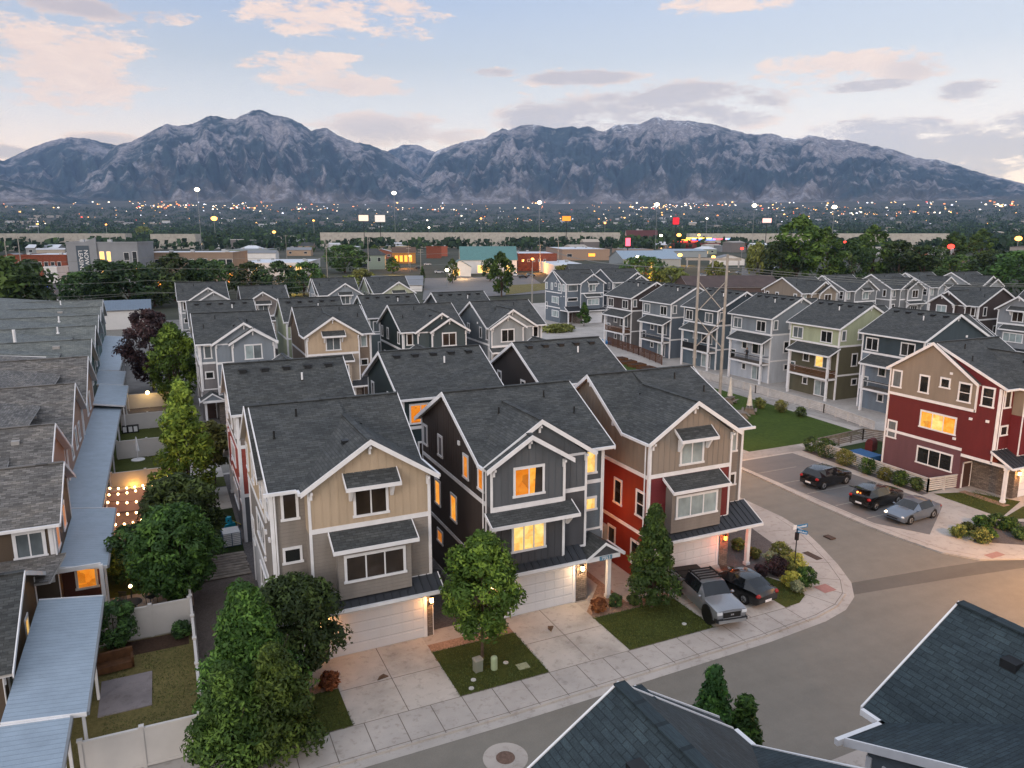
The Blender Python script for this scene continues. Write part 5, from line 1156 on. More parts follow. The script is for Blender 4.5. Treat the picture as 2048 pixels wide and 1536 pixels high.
pole(842, 545, 497, 'utility pole with cross arm before the white hall', 2); pole(818, 532, 491, 'utility pole by the orange lit restaurant', 2); pole(574, 520, 470, 'short utility pole near the dark roofed house', 1); pole(1116, 545, 480, 'utility pole with transformer near the white roofs', 1); pole(1064, 620, 535, 'thin pole on the corner by the grass verge', 0); pole(1270, 545, 510, 'thin pole by the blue roofed workshop', 0); pole(28, 625, 482, 'second pole next to the leaning one', 0)
def cable(name_lab, pts, r=.035, sag=.8):
    m = MB(); o = []
    for a, b in zip(pts, pts[1:]):
        for i in range(13): f = i / 12; p = Vector(a).lerp(Vector(b), f); p.z -= sag * 4 * f * (1 - f); o.append(p)
    m.tube(o, r, 4, plain('cable_grey', (120, 122, 118), .6)); tag(m.build('power_cable'), name_lab, 'power cable', 'power cables')
for k, (y0, y1, lab) in enumerate(((520, 506, 'topmost of the cables crossing the left trees'), (540, 528, 'second cable crossing the left trees'), (562, 556, 'cable in front of the dark tree mass'), (590, 575, 'lowest cable above the terrace roof'), (608, 561, 'long cable climbing to the pole behind the light green home'))):
    d0, d1 = 215, 225; cable(lab, [AT(-260, y0 + 4, d0), AT(300, (y0 + y1) / 2 + 2, 220), AT(738 if k == 4 else 900, y1, d1)])
for k in range(3):
    z = 17.0 + .02 * k; a = PA + d_ * (-1.4 + 3 * k); cable(('left', 'middle', 'right')[k] + ' cable of the twin pole frame running right over the lawn homes', [Vector((a.x, a.y, z)), Vector((a.x + 74, a.y - 18, z - 2.5 + k * .4)), Vector((a.x + 150, a.y - 36, z))], .03, 1.6)
    cable(('left', 'middle', 'right')[k] + ' cable of the twin pole frame running left to the town', [Vector((a.x, a.y, z)), AT(1085, 492 + k * 3, 230)], .03, 1.6)

# blades standing on the near lawns
m = MB(); rg = random.Random(2); ga, gb = plain('grass_blade_dark', (58, 70, 30), .8, .3, 2), plain('grass_blade_light', (92, 104, 48), .8, .3, 2)
for pts, n in (((1.4, 6.15, 29.95, 33.03), 4200), ((11.2, 15.95, 29.95, 34.12), 5200), ((20.66, 26.22, 29.95, 33.62), 5200), ((31.45, 33.4, 30.4, 33.4), 1500), ((56.8, 61.0, 35.2, 38.4), 2500), ((-3.9, -.1, 31.2, 40.2), 5000)):
    for i in range(n):
        x, y = rg.uniform(pts[0] - .04, pts[1] + .04), rg.uniform(pts[2] - .04, pts[3] + .04)
        if noise.noise(Vector((x * .9, y * .9, 2))) < -.35: continue
        a = rg.random() * 6.28; w_, h = .022, rg.uniform(.03, .085); lx, ly = rg.uniform(-.05, .05), rg.uniform(-.05, .05)
        m.poly([(x - w_ * math.cos(a), y - w_ * math.sin(a), .008), (x + w_ * math.cos(a), y + w_ * math.sin(a), .008), (x + lx, y + ly, h)], ga if rg.random() < .55 else gb)
tag(m.build('grass_blades'), kind='stuff')
for k, (x, y, rz) in enumerate(((8.25, 33.0, .3), (17.9, 33.6, 1.0))):
    m = MB(); br = plain('dead_leaf_brown', (96, 76, 60), .9, .3, 8); m.prism([(-.3, -.08, 0), (.28, -.16, 0), (.2, .16, 0), (-.05, .12, 0)], (0, 0, .05), br); m.prism([(-.15, -.05, .05), (.15, -.08, .05), (.08, .1, .05)], (0, 0, .04), br)
    o = m.build('crumpled_cloth'); o.location = (x, y, .008); o.rotation_euler = (0, 0, rz); tag(o, ('small brown crumpled cloth on the driveway of the tan townhome', 'small brown crumpled cloth on the driveway of the charcoal townhome')[k], 'cloth')

# ------------------------------------------------------------------ person on the balcony
def person(loc, rz, lab):
    e = empty('person', loc, rz, lab, 'person')
    V = [(0, 0, .95), (0, 0, 1.2), (0, .01, 1.42), (0, .0, 1.52), (0, -.02, 1.66), (0, -.02, 1.76), (.1, 0, .9), (.11, -.03, .5), (.11, .02, .08), (.12, -.12, .04), (-.1, 0, .9), (-.11, .0, .5), (-.11, .02, .08), (-.12, -.12, .04),
         (.19, 0, 1.4), (.27, -.05, 1.14), (.2, -.28, 1.08), (.15, -.36, 1.08), (-.19, 0, 1.4), (-.28, -.06, 1.16), (-.2, -.26, 1.3), (-.16, -.33, 1.36)]
    E_ = [(0, 1), (1, 2), (2, 3), (3, 4), (4, 5), (0, 6), (6, 7), (7, 8), (8, 9), (0, 10), (10, 11), (11, 12), (12, 13), (2, 14), (14, 15), (15, 16), (16, 17), (2, 18), (18, 19), (19, 20), (20, 21)]
    rad = [.15, .14, .13, .06, .1, .08, .09, .06, .045, .04, .09, .06, .045, .04, .06, .045, .035, .035, .06, .045, .035, .035]
    me = bpy.data.meshes.new('body'); me.from_pydata(V, E_, []); me.materials.append(plain('dark_clothes', (34, 34, 40), .8, .15, 6)); o = bpy.data.objects.new('body', me); COL.objects.link(o); o.parent = e
    sk = o.modifiers.new('skin', 'SKIN'); me.skin_vertices[0].data[0].use_root = True
    for i, r_ in enumerate(rad): me.skin_vertices[0].data[i].radius = (r_, r_ * .8)
    ss = o.modifiers.new('sub', 'SUBSURF'); ss.levels = 2; ss.render_levels = 2
    m = MB(); m.ball((0, -.03, 1.68), .105, plain('skin', (190, 150, 128), .6), 12, 8, 1.2); m.box(-.012, .012, -.155, -.12, 1.65, 1.69, plain('skin', (190, 150, 128), .6)); m.build('face', e)
    m = MB(); m.ball((0, .01, 1.72), .115, plain('dark_hair', (40, 30, 26), .8), 12, 8, 1.05); m.build('hair', e)
    for s_, z in ((.15, 1.08), (-.16, 1.36)):
        m = MB(); y = -.38 if s_ > 0 else -.35; m.box(s_ - .035, s_ + .035, y - .07, y + .02, z - .015, z + .015, plain('skin', (190, 150, 128), .6))
        for i in range(4): m.cyl((s_ - .03 + i * .02, y - .06, z), (s_ - .03 + i * .02, y - .14 + abs(i - 1.5) * .015, z - .02), .009, .008, 5, plain('skin', (190, 150, 128), .6))
        m.cyl((s_ + .035, y - .01, z), (s_ + .06, y - .07, z), .01, .009, 5, plain('skin', (190, 150, 128), .6)); m.build('hand', e)
pb = Vector((76.35, 0, 2.9)); q = ray(1494, 700); pb.y = q.y * (76.35 / q.x)
person(pb, R(-70), 'person in dark clothes standing at the railing of the pale grey balcony')
WORLD_S = 1.0; EXPO = 0.2; HAZE = 2.8e-5
# ------------------------------------------------------------------ trees and shrubs
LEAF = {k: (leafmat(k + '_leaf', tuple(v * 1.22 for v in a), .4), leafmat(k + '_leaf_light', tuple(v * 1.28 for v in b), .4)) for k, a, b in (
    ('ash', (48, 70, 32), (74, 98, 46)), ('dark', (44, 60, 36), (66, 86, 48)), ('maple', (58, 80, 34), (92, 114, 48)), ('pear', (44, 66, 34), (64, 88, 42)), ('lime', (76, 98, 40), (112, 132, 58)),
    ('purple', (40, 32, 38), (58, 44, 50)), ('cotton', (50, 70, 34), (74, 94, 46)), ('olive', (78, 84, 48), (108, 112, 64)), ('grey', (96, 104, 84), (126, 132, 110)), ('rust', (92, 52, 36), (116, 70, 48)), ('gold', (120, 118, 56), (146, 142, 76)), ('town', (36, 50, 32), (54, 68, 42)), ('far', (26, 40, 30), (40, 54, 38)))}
BARK = plain('bark', (84, 70, 60), .9, .3, 4, 0, .2, .5)
PROF = {'oval': lambda t: max(.05, math.sin(math.pi * min(1, .1 + .9 * t)) ** .7) if t > .0 else .4, 'cone': lambda t: max(.06, (1 - t) ** .75 * min(1, .55 + t * 3)), 'round': lambda t: max(.1, math.sqrt(max(0, 1 - (2 * t - 1) ** 2))),
        'spread': lambda t: max(.1, math.sqrt(max(0, 1 - ((t - .45) / .56) ** 2))), 'column': lambda t: max(.1, min(1, 1.5 * (1 - t) + .05) * min(1, .5 + 3 * t))}
def crown_mesh(seed, shape, z0, z1, rad, nc, nl, ls, kind, cr=.3, fill=.55):
    rn = random.Random(seed); m = MB(); A, B = LEAF[kind]; pf = PROF[shape]
    lob = [(rn.random() * 6.28, .75 + rn.random() * .5) for _ in range(5)]
    V = m.v; F = m.f; M = m.m; ia, ib = m.mi(A), m.mi(B)
    for i in range(nc):
        t = (i + rn.random()) / nc; t = t ** .85; th = rn.random() * 6.2832
        bulge = 1 + .22 * math.sin(3 * th + lob[0][0] + t * 5) * math.sin(2 * th + lob[1][0] - t * 7)
        rr = rad * pf(t) * bulge * (fill + (1 - fill) * rn.random() ** .5); c_ = (rr * math.cos(th), rr * math.sin(th), z0 + (z1 - z0) * t)
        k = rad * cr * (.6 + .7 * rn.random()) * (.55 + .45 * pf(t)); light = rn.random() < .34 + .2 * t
        for j in range(nl):
            u_ = rn.gauss(0, 1); v_ = rn.gauss(0, 1); w_ = rn.gauss(0, 1) + .35; q = math.sqrt(u_ * u_ + v_ * v_ + w_ * w_) or 1
            n = (u_ / q, v_ / q, w_ / q); s_ = k * (.7 + .38 * rn.random()); p = (c_[0] + n[0] * s_, c_[1] + n[1] * s_, c_[2] + n[2] * s_ * .8)
            nn = Vector((n[0] + rn.uniform(-.8, .8), n[1] + rn.uniform(-.8, .8), n[2] + rn.uniform(-.5, .9))); a = nn.orthogonal().normalized(); b = nn.cross(a).normalized()
            an = rn.random() * 3.14; ca, sa = math.cos(an), math.sin(an); e1 = (a * ca + b * sa) * (ls * (.7 + .6 * rn.random())); e2 = (b * ca - a * sa) * (ls * .42)
            o = len(V); P = Vector(p); V.append(tuple(P - e1)); V.append(tuple(P + e2)); V.append(tuple(P + e1)); V.append(tuple(P - e2))
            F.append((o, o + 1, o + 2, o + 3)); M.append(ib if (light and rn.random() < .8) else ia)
    m.uv = [None] * len(F); return m
def trunk_mesh(seed, h, r, z1, rad, limbs=6):
    rn = random.Random(seed); m = MB(); m.cyl((0, 0, -.1), (.03, .02, h), r, r * .62, 8, BARK)
    for i in range(limbs):
        a = rn.random() * 6.28; s_ = rad * (.45 + .3 * rn.random()); zz = h + (z1 - h) * (.25 + .5 * rn.random())
        m.cyl((0, 0, h * (.75 + .25 * rn.random())), (s_ * math.cos(a), s_ * math.sin(a), zz), r * .45, r * .12, 6, BARK)
    m.cyl((.03, .02, h), (0, 0, h + (z1 - h) * .75), r * .6, r * .12, 6, BARK); return m
def tree(name, lab, loc, H, rad, shape, kind, zc=1.0, nc=120, nl=60, ls=.16, seed=1, tr=.09, cr=.3, grp=None, fill=.55, cat='tree'):
    e = empty(name, loc, 0, lab, cat, grp)
    crown_mesh(seed, shape, zc, H - rad * cr * .5, rad, nc, nl, ls, kind, cr, fill).build('crown', e); trunk_mesh(seed, max(.4, zc + .3), tr, H, rad).build('trunk', e); return e
tree('ash_tree', 'tallest bright green tree of the clump at the bottom left', (2.05, 31.2, 0), 7.2, 2.3, 'cone', 'ash', .4, 300, 75, .13, 11, .1, .3)
tree('ash_tree', 'lower bright green tree at the front right of the bottom left clump', (2.9, 29.7, 0), 5.0, 1.8, 'cone', 'ash', .2, 240, 75, .12, 12, .08, .3)
tree('ash_tree', 'bright green tree at the front left of the bottom left clump', (1.1, 29.5, 0), 4.7, 1.9, 'cone', 'ash', .2, 240, 75, .12, 13, .08, .3)
tree('round_tree', 'dark rounded tree standing against the tan townhome', (4.25, 34.0, 0), 5.75, 1.95, 'round', 'dark', .7, 190, 75, .14, 14, .1, .32)
tree('street_tree', 'oval yellow green street tree on the lawn left of the second driveway', (13.42, 32.6, 0), 6.9, 1.75, 'oval', 'maple', 1.5, 200, 70, .13, 15, .09, .3)
tree('pear_tree', 'narrow conical dark green tree on the lawn beside the pickup', (24.4, 33.3, 0), 6.4, 1.4, 'cone', 'pear', .5, 190, 75, .12, 16, .09, .34)
tree('pear_tree', 'taller green treetop behind the bottom edge roof peaks', (14.75, 16.7, 0), 8.25, .95, 'column', 'pear', 2.5, 150, 75, .09, 17, .08, .38)
tree('pear_tree', 'shorter green treetop by the gutter of the bottom edge roof', (15.95, 16.5, 0), 7.0, .9, 'column', 'pear', 2.0, 150, 75, .09, 18, .08, .38)
tree('conifer_tree', 'tall light green conical tree in the back yard row', (.75, 63.6, 0), 10.1, 2.5, 'cone', 'lime', .8, 170, 60, .2, 19, .14, .3)
tree('young_tree', 'small tree with a bare trunk on the lawn strip by the red side wall', (2.9, 66.9, 0), 5.7, 1.65, 'oval', 'olive', 1.9, 110, 60, .17, 20, .07, .3)
tree('broad_tree', 'broadest dark tree spreading over the string light fence', (-.2, 50.6, 0), 6.2, 2.3, 'spread', 'dark', 1.2, 170, 70, .19, 21, .13, .27)
tree('broad_tree', 'rounded dark green tree leaning over the gravel strip', (-.55, 45.2, 0), 6.2, 2.15, 'round', 'pear', .8, 170, 70, .17, 22, .11, .3)
tree('bushy_tree', 'low dark bushy tree right of the near porch roof', (-3.0, 49.4, 0), 3.8, 1.35, 'round', 'dark', .3, 90, 60, .14, 23, .07, .33)
tree('purple_leaf_tree', 'dark purple leaved tree by the white shed', (-2.0, 112, 0), 11.2, 3.3, 'round', 'purple', 1.4, 110, 55, .3, 24, .17, .3)
tree('broad_tree', 'green tree just right of the purple leaved one', (.6, 101, 0), 10.4, 2.7, 'oval', 'maple', 1.0, 120, 55, .26, 25, .15, .3)
tree('bushy_tree', 'small round bush tree tucked under the long patio roof edge', (-3.75, 41.5, 0), 2.7, 1.0, 'round', 'dark', .2, 80, 60, .11, 26, .06, .33)
tree('slender_tree', 'slender clipped tree before the white garage of the far slate home', (86.2, 147.3, 0), 5.4, 1.25, 'column', 'pear', .8, 70, 40, .25, 27, .08, .33)
def shrub(x, y, r, kind, lab, grp=None, h=1.0, seed=0, ls=.09):
    m = crown_mesh(seed or int(x * 97 + y * 31), 'round', r * .1, r * 1.55 * h, r * .8, 42, 38, ls, kind, .42, .4)
    for i in range(5): a = i * 1.257; m.cyl((0, 0, 0), (r * .4 * math.cos(a), r * .4 * math.sin(a), r * .7), .02, .01, 4, BARK)
    m.uv = [None] * len(m.f); o = m.build('shrub'); o.location = (x, y, 0); return tag(o, lab, 'shrub', grp)
for k, (x, y, r) in enumerate(((57.0, 52.6, .95), (56.9, 50.7, 1.15), (56.4, 48.0, .95), (56.1, 45.5, .9), (56.15, 43.5, .7), (56.1, 41.9, .8), (56.4, 40.6, .65))):
    shrub(x, y, r, ('dark', 'pear', 'olive', 'pear', 'olive', 'pear', 'dark')[k], ('first shrub from the lawn end along the whitewashed slat fence', 'largest dark shrub along the whitewashed slat fence', 'olive shrub third from the lawn end of the slat fence', 'green shrub opposite the gap between the two black cars', 'loose yellowish shrub behind the open hatchback', 'upright green shrub near the corner of the slat fence', 'small dark shrub at the corner of the slat fence')[k], 'shrubs along the slat fence')
for k, (u, v, r, kd, lab) in enumerate(((1260, 395, .8, 'olive', 'yellow green shrub at the back of the corner bed'), (1180, 420, .5, 'grey', 'pinkish pale shrub at the left of the corner bed'), (1230, 530, .75, 'purple', 'dark maroon spreading shrub in the corner bed'), (1330, 505, .65, 'olive', 'olive shrub in the middle of the corner bed'), (1425, 490, .7, 'gold', 'golden grassy shrub at the foot of the street sign'), (1080, 545, .45, 'purple', 'round maroon shrub beside the porch slab'), (1375, 650, .65, 'gold', 'yellowish shrub behind the black sedan'), (1515, 640, .75, 'pear', 'upright green shrub by the corner pavement'), (1440, 700, .45, 'grey', 'straw coloured grass clump at the tip of the corner bed'), (860, 290, .5, 'olive', 'low shrub behind the corner home pier'), (1010, 370, .45, 'olive', 'low shrub right of the corner porch post'))):
    p = G(1300 + u * .205, 1040 + v * .205); shrub(p.x, p.y, r, kd, lab, 'shrubs of the corner bed', .95)
for k, (u, v, r, kd, lab) in enumerate(((1520, 1225, .6, 'olive', 'first shrub at the point of the right bed'), (1590, 1195, .55, 'dark', 'dark shrub behind the first one in the right bed'), (1695, 1265, .7, 'olive', 'round shrub at the kerb side of the right bed'), (1760, 1240, .55, 'pear', 'green shrub right of the round kerb side shrub'), (1700, 1145, .6, 'pear', 'shrub at the lawn corner of the right bed'), (1830, 1150, .7, 'dark', 'dark shrub in the line along the right lawn'), (1920, 1175, .7, 'pear', 'green shrub further along the right lawn'), (2020, 1240, .6, 'dark', 'shrub at the right picture edge'))):
    p = G(1536 + u / 4, 768 + v / 4); shrub(p.x, p.y, r, kd, lab, 'shrubs of the right bed', .9)
for x, y, r, kd, lab in ((21.3, 34.1, .5, 'rust', 'rust red shrub at the head of the lawn by the second driveway'), (22.5, 34.25, .45, 'dark', 'dark shrub beside the rust red one'), (23.6, 34.0, .4, 'dark', 'small dark shrub left of the conical tree'), (5.75, 33.2, .5, 'rust', 'low rust coloured shrub at the corner of the first driveway'), (-.5, 41.2, .55, 'dark', 'small bush in the soil bed before the pale fence'), (60.2, 40.2, .5, 'pear', 'green bush under the dark triple window of the red house'), (65.5, 69, .8, 'olive', 'low green shrub by the left picnic table'), (66.4, 66.5, .9, 'olive', 'olive shrub right of the picnic tables'), (66.9, 63.8, .7, 'dark', 'dark clipped shrub on the lawn border')):
    shrub(x, y, r, kd, lab)
m = crown_mesh(5, 'spread', .1, 1.3, 2.2, 60, 40, .3, 'olive', .3, .2); o = m.build('ornamental_grass'); o.location = (76.3, 141.5, 0); o.scale = (1.6, 1, 1); tag(o, 'clump of tall ornamental grass before the far slate home', 'grass')

# town trees: a few prototypes, copied one by one
PROT = []
for k, (sh, kd, H, rd) in enumerate((('round', 'town', 10, 4.4), ('spread', 'dark', 9, 4.8), ('oval', 'cotton', 13, 4.2), ('oval', 'pear', 11, 3.4), ('round', 'olive', 8, 3.6), ('cone', 'dark', 12, 2.6), ('oval', 'town', 12, 4.6))):
    m = crown_mesh(100 + k, sh, 1.2, H - .6, rd, 64, 30, .5, kd, .3, .5); m.cyl((0, 0, -.3), (0, 0, H * .6), .28, .12, 6, BARK)
    for i in range(4): a = i * 1.6 + k; m.cyl((0, 0, 1.6), (rd * .55 * math.cos(a), rd * .55 * math.sin(a), H * .55), .12, .05, 5, BARK)
    m.uv = [None] * len(m.f); o = m.build('town_tree'); PROT.append((o, H, rd))
USED = set(); TN = {0: 'dull green round', 1: 'dark spreading', 2: 'pale green poplar like', 3: 'deep green oval', 4: 'low olive', 5: 'dark pointed', 6: 'mid green oval'}
def town_tree(x, yb, ytop, k, lab, wide=1.0, grp='trees among the town buildings'):
    b = G(x, yb); d = math.hypot(b.x, b.y); top = AT(x, ytop, d).z; po, H, rd = PROT[k]
    o = po if k not in USED else po.copy()
    if k in USED: COL.objects.link(o)
    USED.add(k); s_ = max(.3, top / H); o.location = (b.x, b.y, min(0, terr(d)) if d < 900 else 0); o.scale = (s_ * wide, s_ * wide, s_); o.rotation_euler = (0, 0, x * 1.7)
    return tag(o, lab, 'tree', grp)
for x, yb, yt, k, lab, wd in ((15, 640, 505, 1, 'huge dark tree at the left picture edge', 1.1), (62, 632, 515, 6, 'big tree beside the leaning utility pole', 1.0), (-30, 640, 500, 1, 'dark tree cut by the left picture edge', 1.1), (165, 612, 540, 1, 'leftmost tree of the mass before the leasing block', 1.1), (215, 618, 515, 6, 'tall tree hiding the foot of the leasing banner', 1.2), (262, 616, 520, 0, 'round tree in the mass under the leasing block', 1.2), (310, 612, 530, 1, 'dark tree in front of the lit entrance', 1.2), (350, 600, 502, 6, 'high tree before the brown apartments', 1.15), (405, 596, 515, 0, 'tree right of the high one before the brown apartments', 1.15), (440, 585, 518, 1, 'tree hiding the end of the brown apartments', 1.0),
        (505, 598, 522, 0, 'tree left of the shop roofs by the grey home', 1.1), (560, 600, 518, 6, 'broad tree in front of the white shop roofs', 1.15), (608, 590, 522, 1, 'dark tree near the yellow lit shrub', 1.0), (640, 585, 545, 4, 'low tree by the yellow lit shrub', 1.2), (690, 545, 488, 1, 'dark tree behind the pole left of the green house', 1.3), (725, 570, 535, 4, 'bush between the two front gables', 1.3), (786, 546, 512, 3, 'round tree lit yellow on one side near the warehouse', 1.25), (700, 590, 548, 4, 'tree peeping between the blue grey and light green homes', 1.0),
        (905, 566, 515, 2, 'young green tree before the white hall', .8), (845, 560, 530, 5, 'dark pointed tree by the parked cars', .9), (980, 562, 515, 0, 'grey green tree left of the tall clipped one', .9), (1003, 592, 500, 3, 'tall clipped tree in front of the teal roof', .85), (1128, 556, 528, 4, 'bushy tree between the brick shop and the slate home', 1.5), (1290, 572, 510, 1, 'dark pine like tree behind the balcony row', 1.3), (1345, 576, 530, 4, 'feathery tree behind the twin pole frame', 1.2), (1430, 570, 520, 4, 'bare looking tree right of the twin pole frame', .8), (1512, 560, 482, 4, 'thin tree beside the trailers', .6),
        (1592, 566, 428, 2, 'tallest cottonwood at the right', 1.15), (1650, 566, 452, 2, 'cottonwood right of the tallest one', 1.05), (1700, 566, 474, 6, 'leafy tree in the gap between the cottonwoods', 1.1), (1742, 560, 448, 2, 'second tallest cottonwood at the right', 1.1), (1795, 562, 478, 6, 'broad tree right of the second tallest cottonwood', 1.2), (1846, 562, 488, 0, 'rounded tree at the end of the cottonwood group', 1.2), (1560, 566, 480, 0, 'tree at the foot of the tallest cottonwood', 1.0), (1905, 528, 462, 3, 'bright tree behind the red lit shed', 1.2), (1960, 522, 456, 2, 'yellow green tree near the trailers on the right', 1.2),
        (1925, 572, 508, 1, 'dark tree in front of the red lit shed', 1.3), (1985, 574, 500, 0, 'large tree before the trailers on the right', 1.4), (2050, 590, 498, 1, 'dark tree at the right picture edge', 1.3), (1890, 560, 520, 4, 'dark bush tree under the red light', 1.2), (288, 478, 452, 4, 'greyish tree behind the leasing block roof', 1.2), (1210, 468, 446, 5, 'dark poplar before the long wall', .8), (1262, 470, 448, 5, 'second dark poplar before the long wall', .8)):
    town_tree(x, yb, yt, k, lab, wd)
rt = random.Random(21); nt_ = 0; LM = ('left of the brown apartments', 'behind the brown apartments', 'behind the white shop roofs', 'around the green house', 'behind the white teal roofed hall', 'behind the brick shop', 'near the blue roofed workshop', 'around the neon arcade', 'behind the cottonwoods', 'at the far right')
while nt_ < 125:
    x = rt.uniform(-60, 2110); yb = 457 + 26 + 62 * rt.random() ** 1.6
    if any(a < x < b and yb > c_ for a, b, c_ in ((135, 480, 496), (480, 640, 508), (720, 770, 515), (770, 1130, 494), (1110, 1260, 490), (1230, 1400, 484), (1330, 1530, 484), (30, 135, 500), (0, 140, 530), (1840, 2060, 490))): continue
    k = rt.choice((0, 1, 1, 2, 3, 4, 6, 6, 5)); d = 32600 / (yb - 457); h = rt.uniform(6, 10.5); yt = yb - h / d * 1510 * .95; z_ = LM[max(0, min(9, int(x / 205)))]
    ds = 'close' if yb > 515 else 'middle distance' if yb > 497 else 'distant'
    town_tree(x, yb, yt, k, '%s %s tree %s' % (ds, TN[k], z_), rt.uniform(.85, 1.35), '%s %s trees %s' % (ds, TN[k], z_)); nt_ += 1
# far-off woodland seen as one mass
def leafclump(m, p, w_, h, rn, ia, ib, n):
    for j in range(n):
        a = rn.random() * 6.28; q = Vector((p.x + w_ * .5 * math.cos(a) * rn.random() ** .6, p.y + w_ * .5 * math.sin(a) * rn.random() ** .6, p.z + h * (.25 + .65 * rn.random())))
        nn = Vector((rn.uniform(-1, 1), rn.uniform(-1.2, .3), rn.uniform(-.1, 1))); e1 = nn.orthogonal().normalized(); e2 = nn.cross(e1).normalized(); s_ = h * rn.uniform(.16, .34)
        o = len(m.v); m.v += [tuple(q - e1 * s_), tuple(q + e2 * s_ * .7), tuple(q + e1 * s_), tuple(q - e2 * s_ * .8)]; m.f.append((o, o + 1, o + 2, o + 3)); m.m.append(ib if rn.random() < .35 else ia)
m = MB(); rw = random.Random(5); mats = [(m.mi(LEAF[k][0]), m.mi(LEAF[k][1])) for k in ('far', 'far', 'town', 'far')]
for i in range(9500):
    d = 760 * (9.6 ** (rw.random() ** .8)); a = YAW + R(rw.uniform(-40, 40)); p = Vector((d * math.sin(a), d * math.cos(a), terr(d)))
    if noise.noise(Vector((p.x / 260, p.y / 260, 3.1))) < (-.5 if d < 2600 else -.3): continue
    ia, ib = mats[rw.choice((0, 0, 1, 1, 2, 3))]; g_ = 1 + d / 2200
    leafclump(m, p, (9 + rw.random() * 9) * g_, (7 + rw.random() * 6) * (1 + d / 9000), rw, ia, ib, 16)
m.uv = [None] * len(m.f); tag(m.build('woodland'), kind='stuff')

# ------------------------------------------------------------------ the town
WHITEB, GREYB, BROWNB = plain('render_white', (206, 206, 206), .7, .08, .3), plain('render_grey', (128, 132, 138), .7, .1, .3), plain('render_brown', (134, 116, 102), .7, .12, .3)
BRICK = stone('town_brick', (128, 74, 58)); FLATW = plain('white_flat_roof', (196, 202, 210), .6, .1, .1); FLATG = plain('grey_flat_roof', (120, 124, 130), .7, .1, .1); TEAL = seam_metal('teal_roof', (88, 128, 128), .6, 0, .5); BLUER = seam_metal('pale_blue_roof', (140, 158, 174), .6, 0, .5)
LITW = emit('lit_shop_window', (255, 196, 110), 2.2); LITD = emit('lit_doorway', (255, 150, 60), 2.6); TDARK = pane_mat('town_glass', (40, 46, 52), .15)
def bld(xc, yb, wpx, hpx, dep, wall, roofm, lab, cat='building', name='shop_building', rz=None, roofk='flat', rpx=0, wins=(), grp=None, par=.5):
    P = G(xc, yb); dist = P.x * _f.x + P.y * _f.y + (P.z - CAMH) * _f.z; W_ = wpx / FPX * dist; H = hpx / FPX * dist; rh = rpx / FPX * dist
    e = empty(name, P, -YAW * .75 if rz is None else rz, lab, cat, grp); b = MB(); b.box(-W_ / 2, W_ / 2, 0, dep, -.5, H, wall, 'b'); b.build('wall', e); r = MB(); X = (1, 0, 0)
    if roofk == 'flat':
        r.box(-W_ / 2 - .12, W_ / 2 + .12, -.12, dep + .12, H + .003, H + .22, roofm); r.box(-W_ / 2 - .15, W_ / 2 + .15, -.15, .1, H - .1, H + par, wall); r.box(-W_ / 2 - .15, -W_ / 2 + .1, .1, dep, H - .1, H + par, wall); r.box(W_ / 2 - .1, W_ / 2 + .15, .1, dep, H - .1, H + par, wall)
        ro = r.build('roof', e); rr = random.Random(int(xc))
        for i in range(min(7, int(W_ / 7))): v = MB(); x = rr.uniform(-.42, .42) * W_; y = rr.uniform(.25, .85) * dep; v.box(x - .7, x + .7, y - .6, y + .6, H + .2, H + 1.2, GREYMETAL); v.build('roof_unit', ro)
    elif roofk == 'gable':   # ridge along the front
        slab(r, [(-W_ / 2 - .4, -.4, H - .1), (W_ / 2 + .4, -.4, H - .1), (W_ / 2 + .4, dep / 2, H + rh), (-W_ / 2 - .4, dep / 2, H + rh)], X, roofm); slab(r, [(W_ / 2 + .4, dep + .4, H - .1), (-W_ / 2 - .4, dep + .4, H - .1), (-W_ / 2 - .4, dep / 2, H + rh), (W_ / 2 + .4, dep / 2, H + rh)], X, roofm)
        for s_ in (-1, 1): r.poly([(s_ * W_ / 2, 0, H), (s_ * W_ / 2, dep, H), (s_ * W_ / 2, dep / 2, H + rh - .1)], wall)
        r.build('roof', e)
    elif roofk == 'front':   # gable faces the camera
        slab(r, [(-W_ / 2 - .4, -.4, H - .1), (0, -.4, H + rh), (0, dep, H + rh), (-W_ / 2 - .4, dep, H - .1)], (0, 1, 0), roofm); slab(r, [(0, -.4, H + rh), (W_ / 2 + .4, -.4, H - .1), (W_ / 2 + .4, dep, H - .1), (0, dep, H + rh)], (0, 1, 0), roofm); r.poly([(-W_ / 2, 0, H), (W_ / 2, 0, H), (0, 0, H + rh - .1)], wall); r.build('roof', e)
    elif roofk == 'hip':
        q = [(-W_ / 2 - .5, -.5, H), (W_ / 2 + .5, -.5, H), (W_ / 2 + .5, dep + .5, H), (-W_ / 2 - .5, dep + .5, H)]; t1, t2 = (-W_ * .18, dep / 2, H + rh), (W_ * .18, dep / 2, H + rh)
        for pts in ([q[0], q[1], t2, t1], [q[2], q[3], t1, t2], [q[1], q[2], t2], [q[3], q[0], t1]): r.poly(pts, roofm, uvplane(pts, Vector(pts[1]) - Vector(pts[0])))
        r.build('roof', e)
    for (fx, fz, fw, fh, l) in wins:
        x = -W_ / 2 + fx * W_; z = fz * H; w_ = fw * W_; h = fh * H; f = MB(); f.box(x - .1, x + w_ + .1, -.08, -.002, z - .1, z + h + .1, WHITE if l != 'D' else DARKMETAL); fo = f.build('window', e); g_ = MB(); g_.box(x, x + w_, -.1, -.082, z, z + h, {'L': LITW, 'D': LITD, 'd': TDARK}[l]); g_.build('pane', fo)
    return e, W_, H
def grid(n, rows, x0=.06, w_=.06, h=.13, lit='d', seed=1):
    rr = random.Random(seed); return [(x0 + i * (.94 - x0) / n, z, w_, h, rr.choice(lit)) for z in rows for i in range(n)]
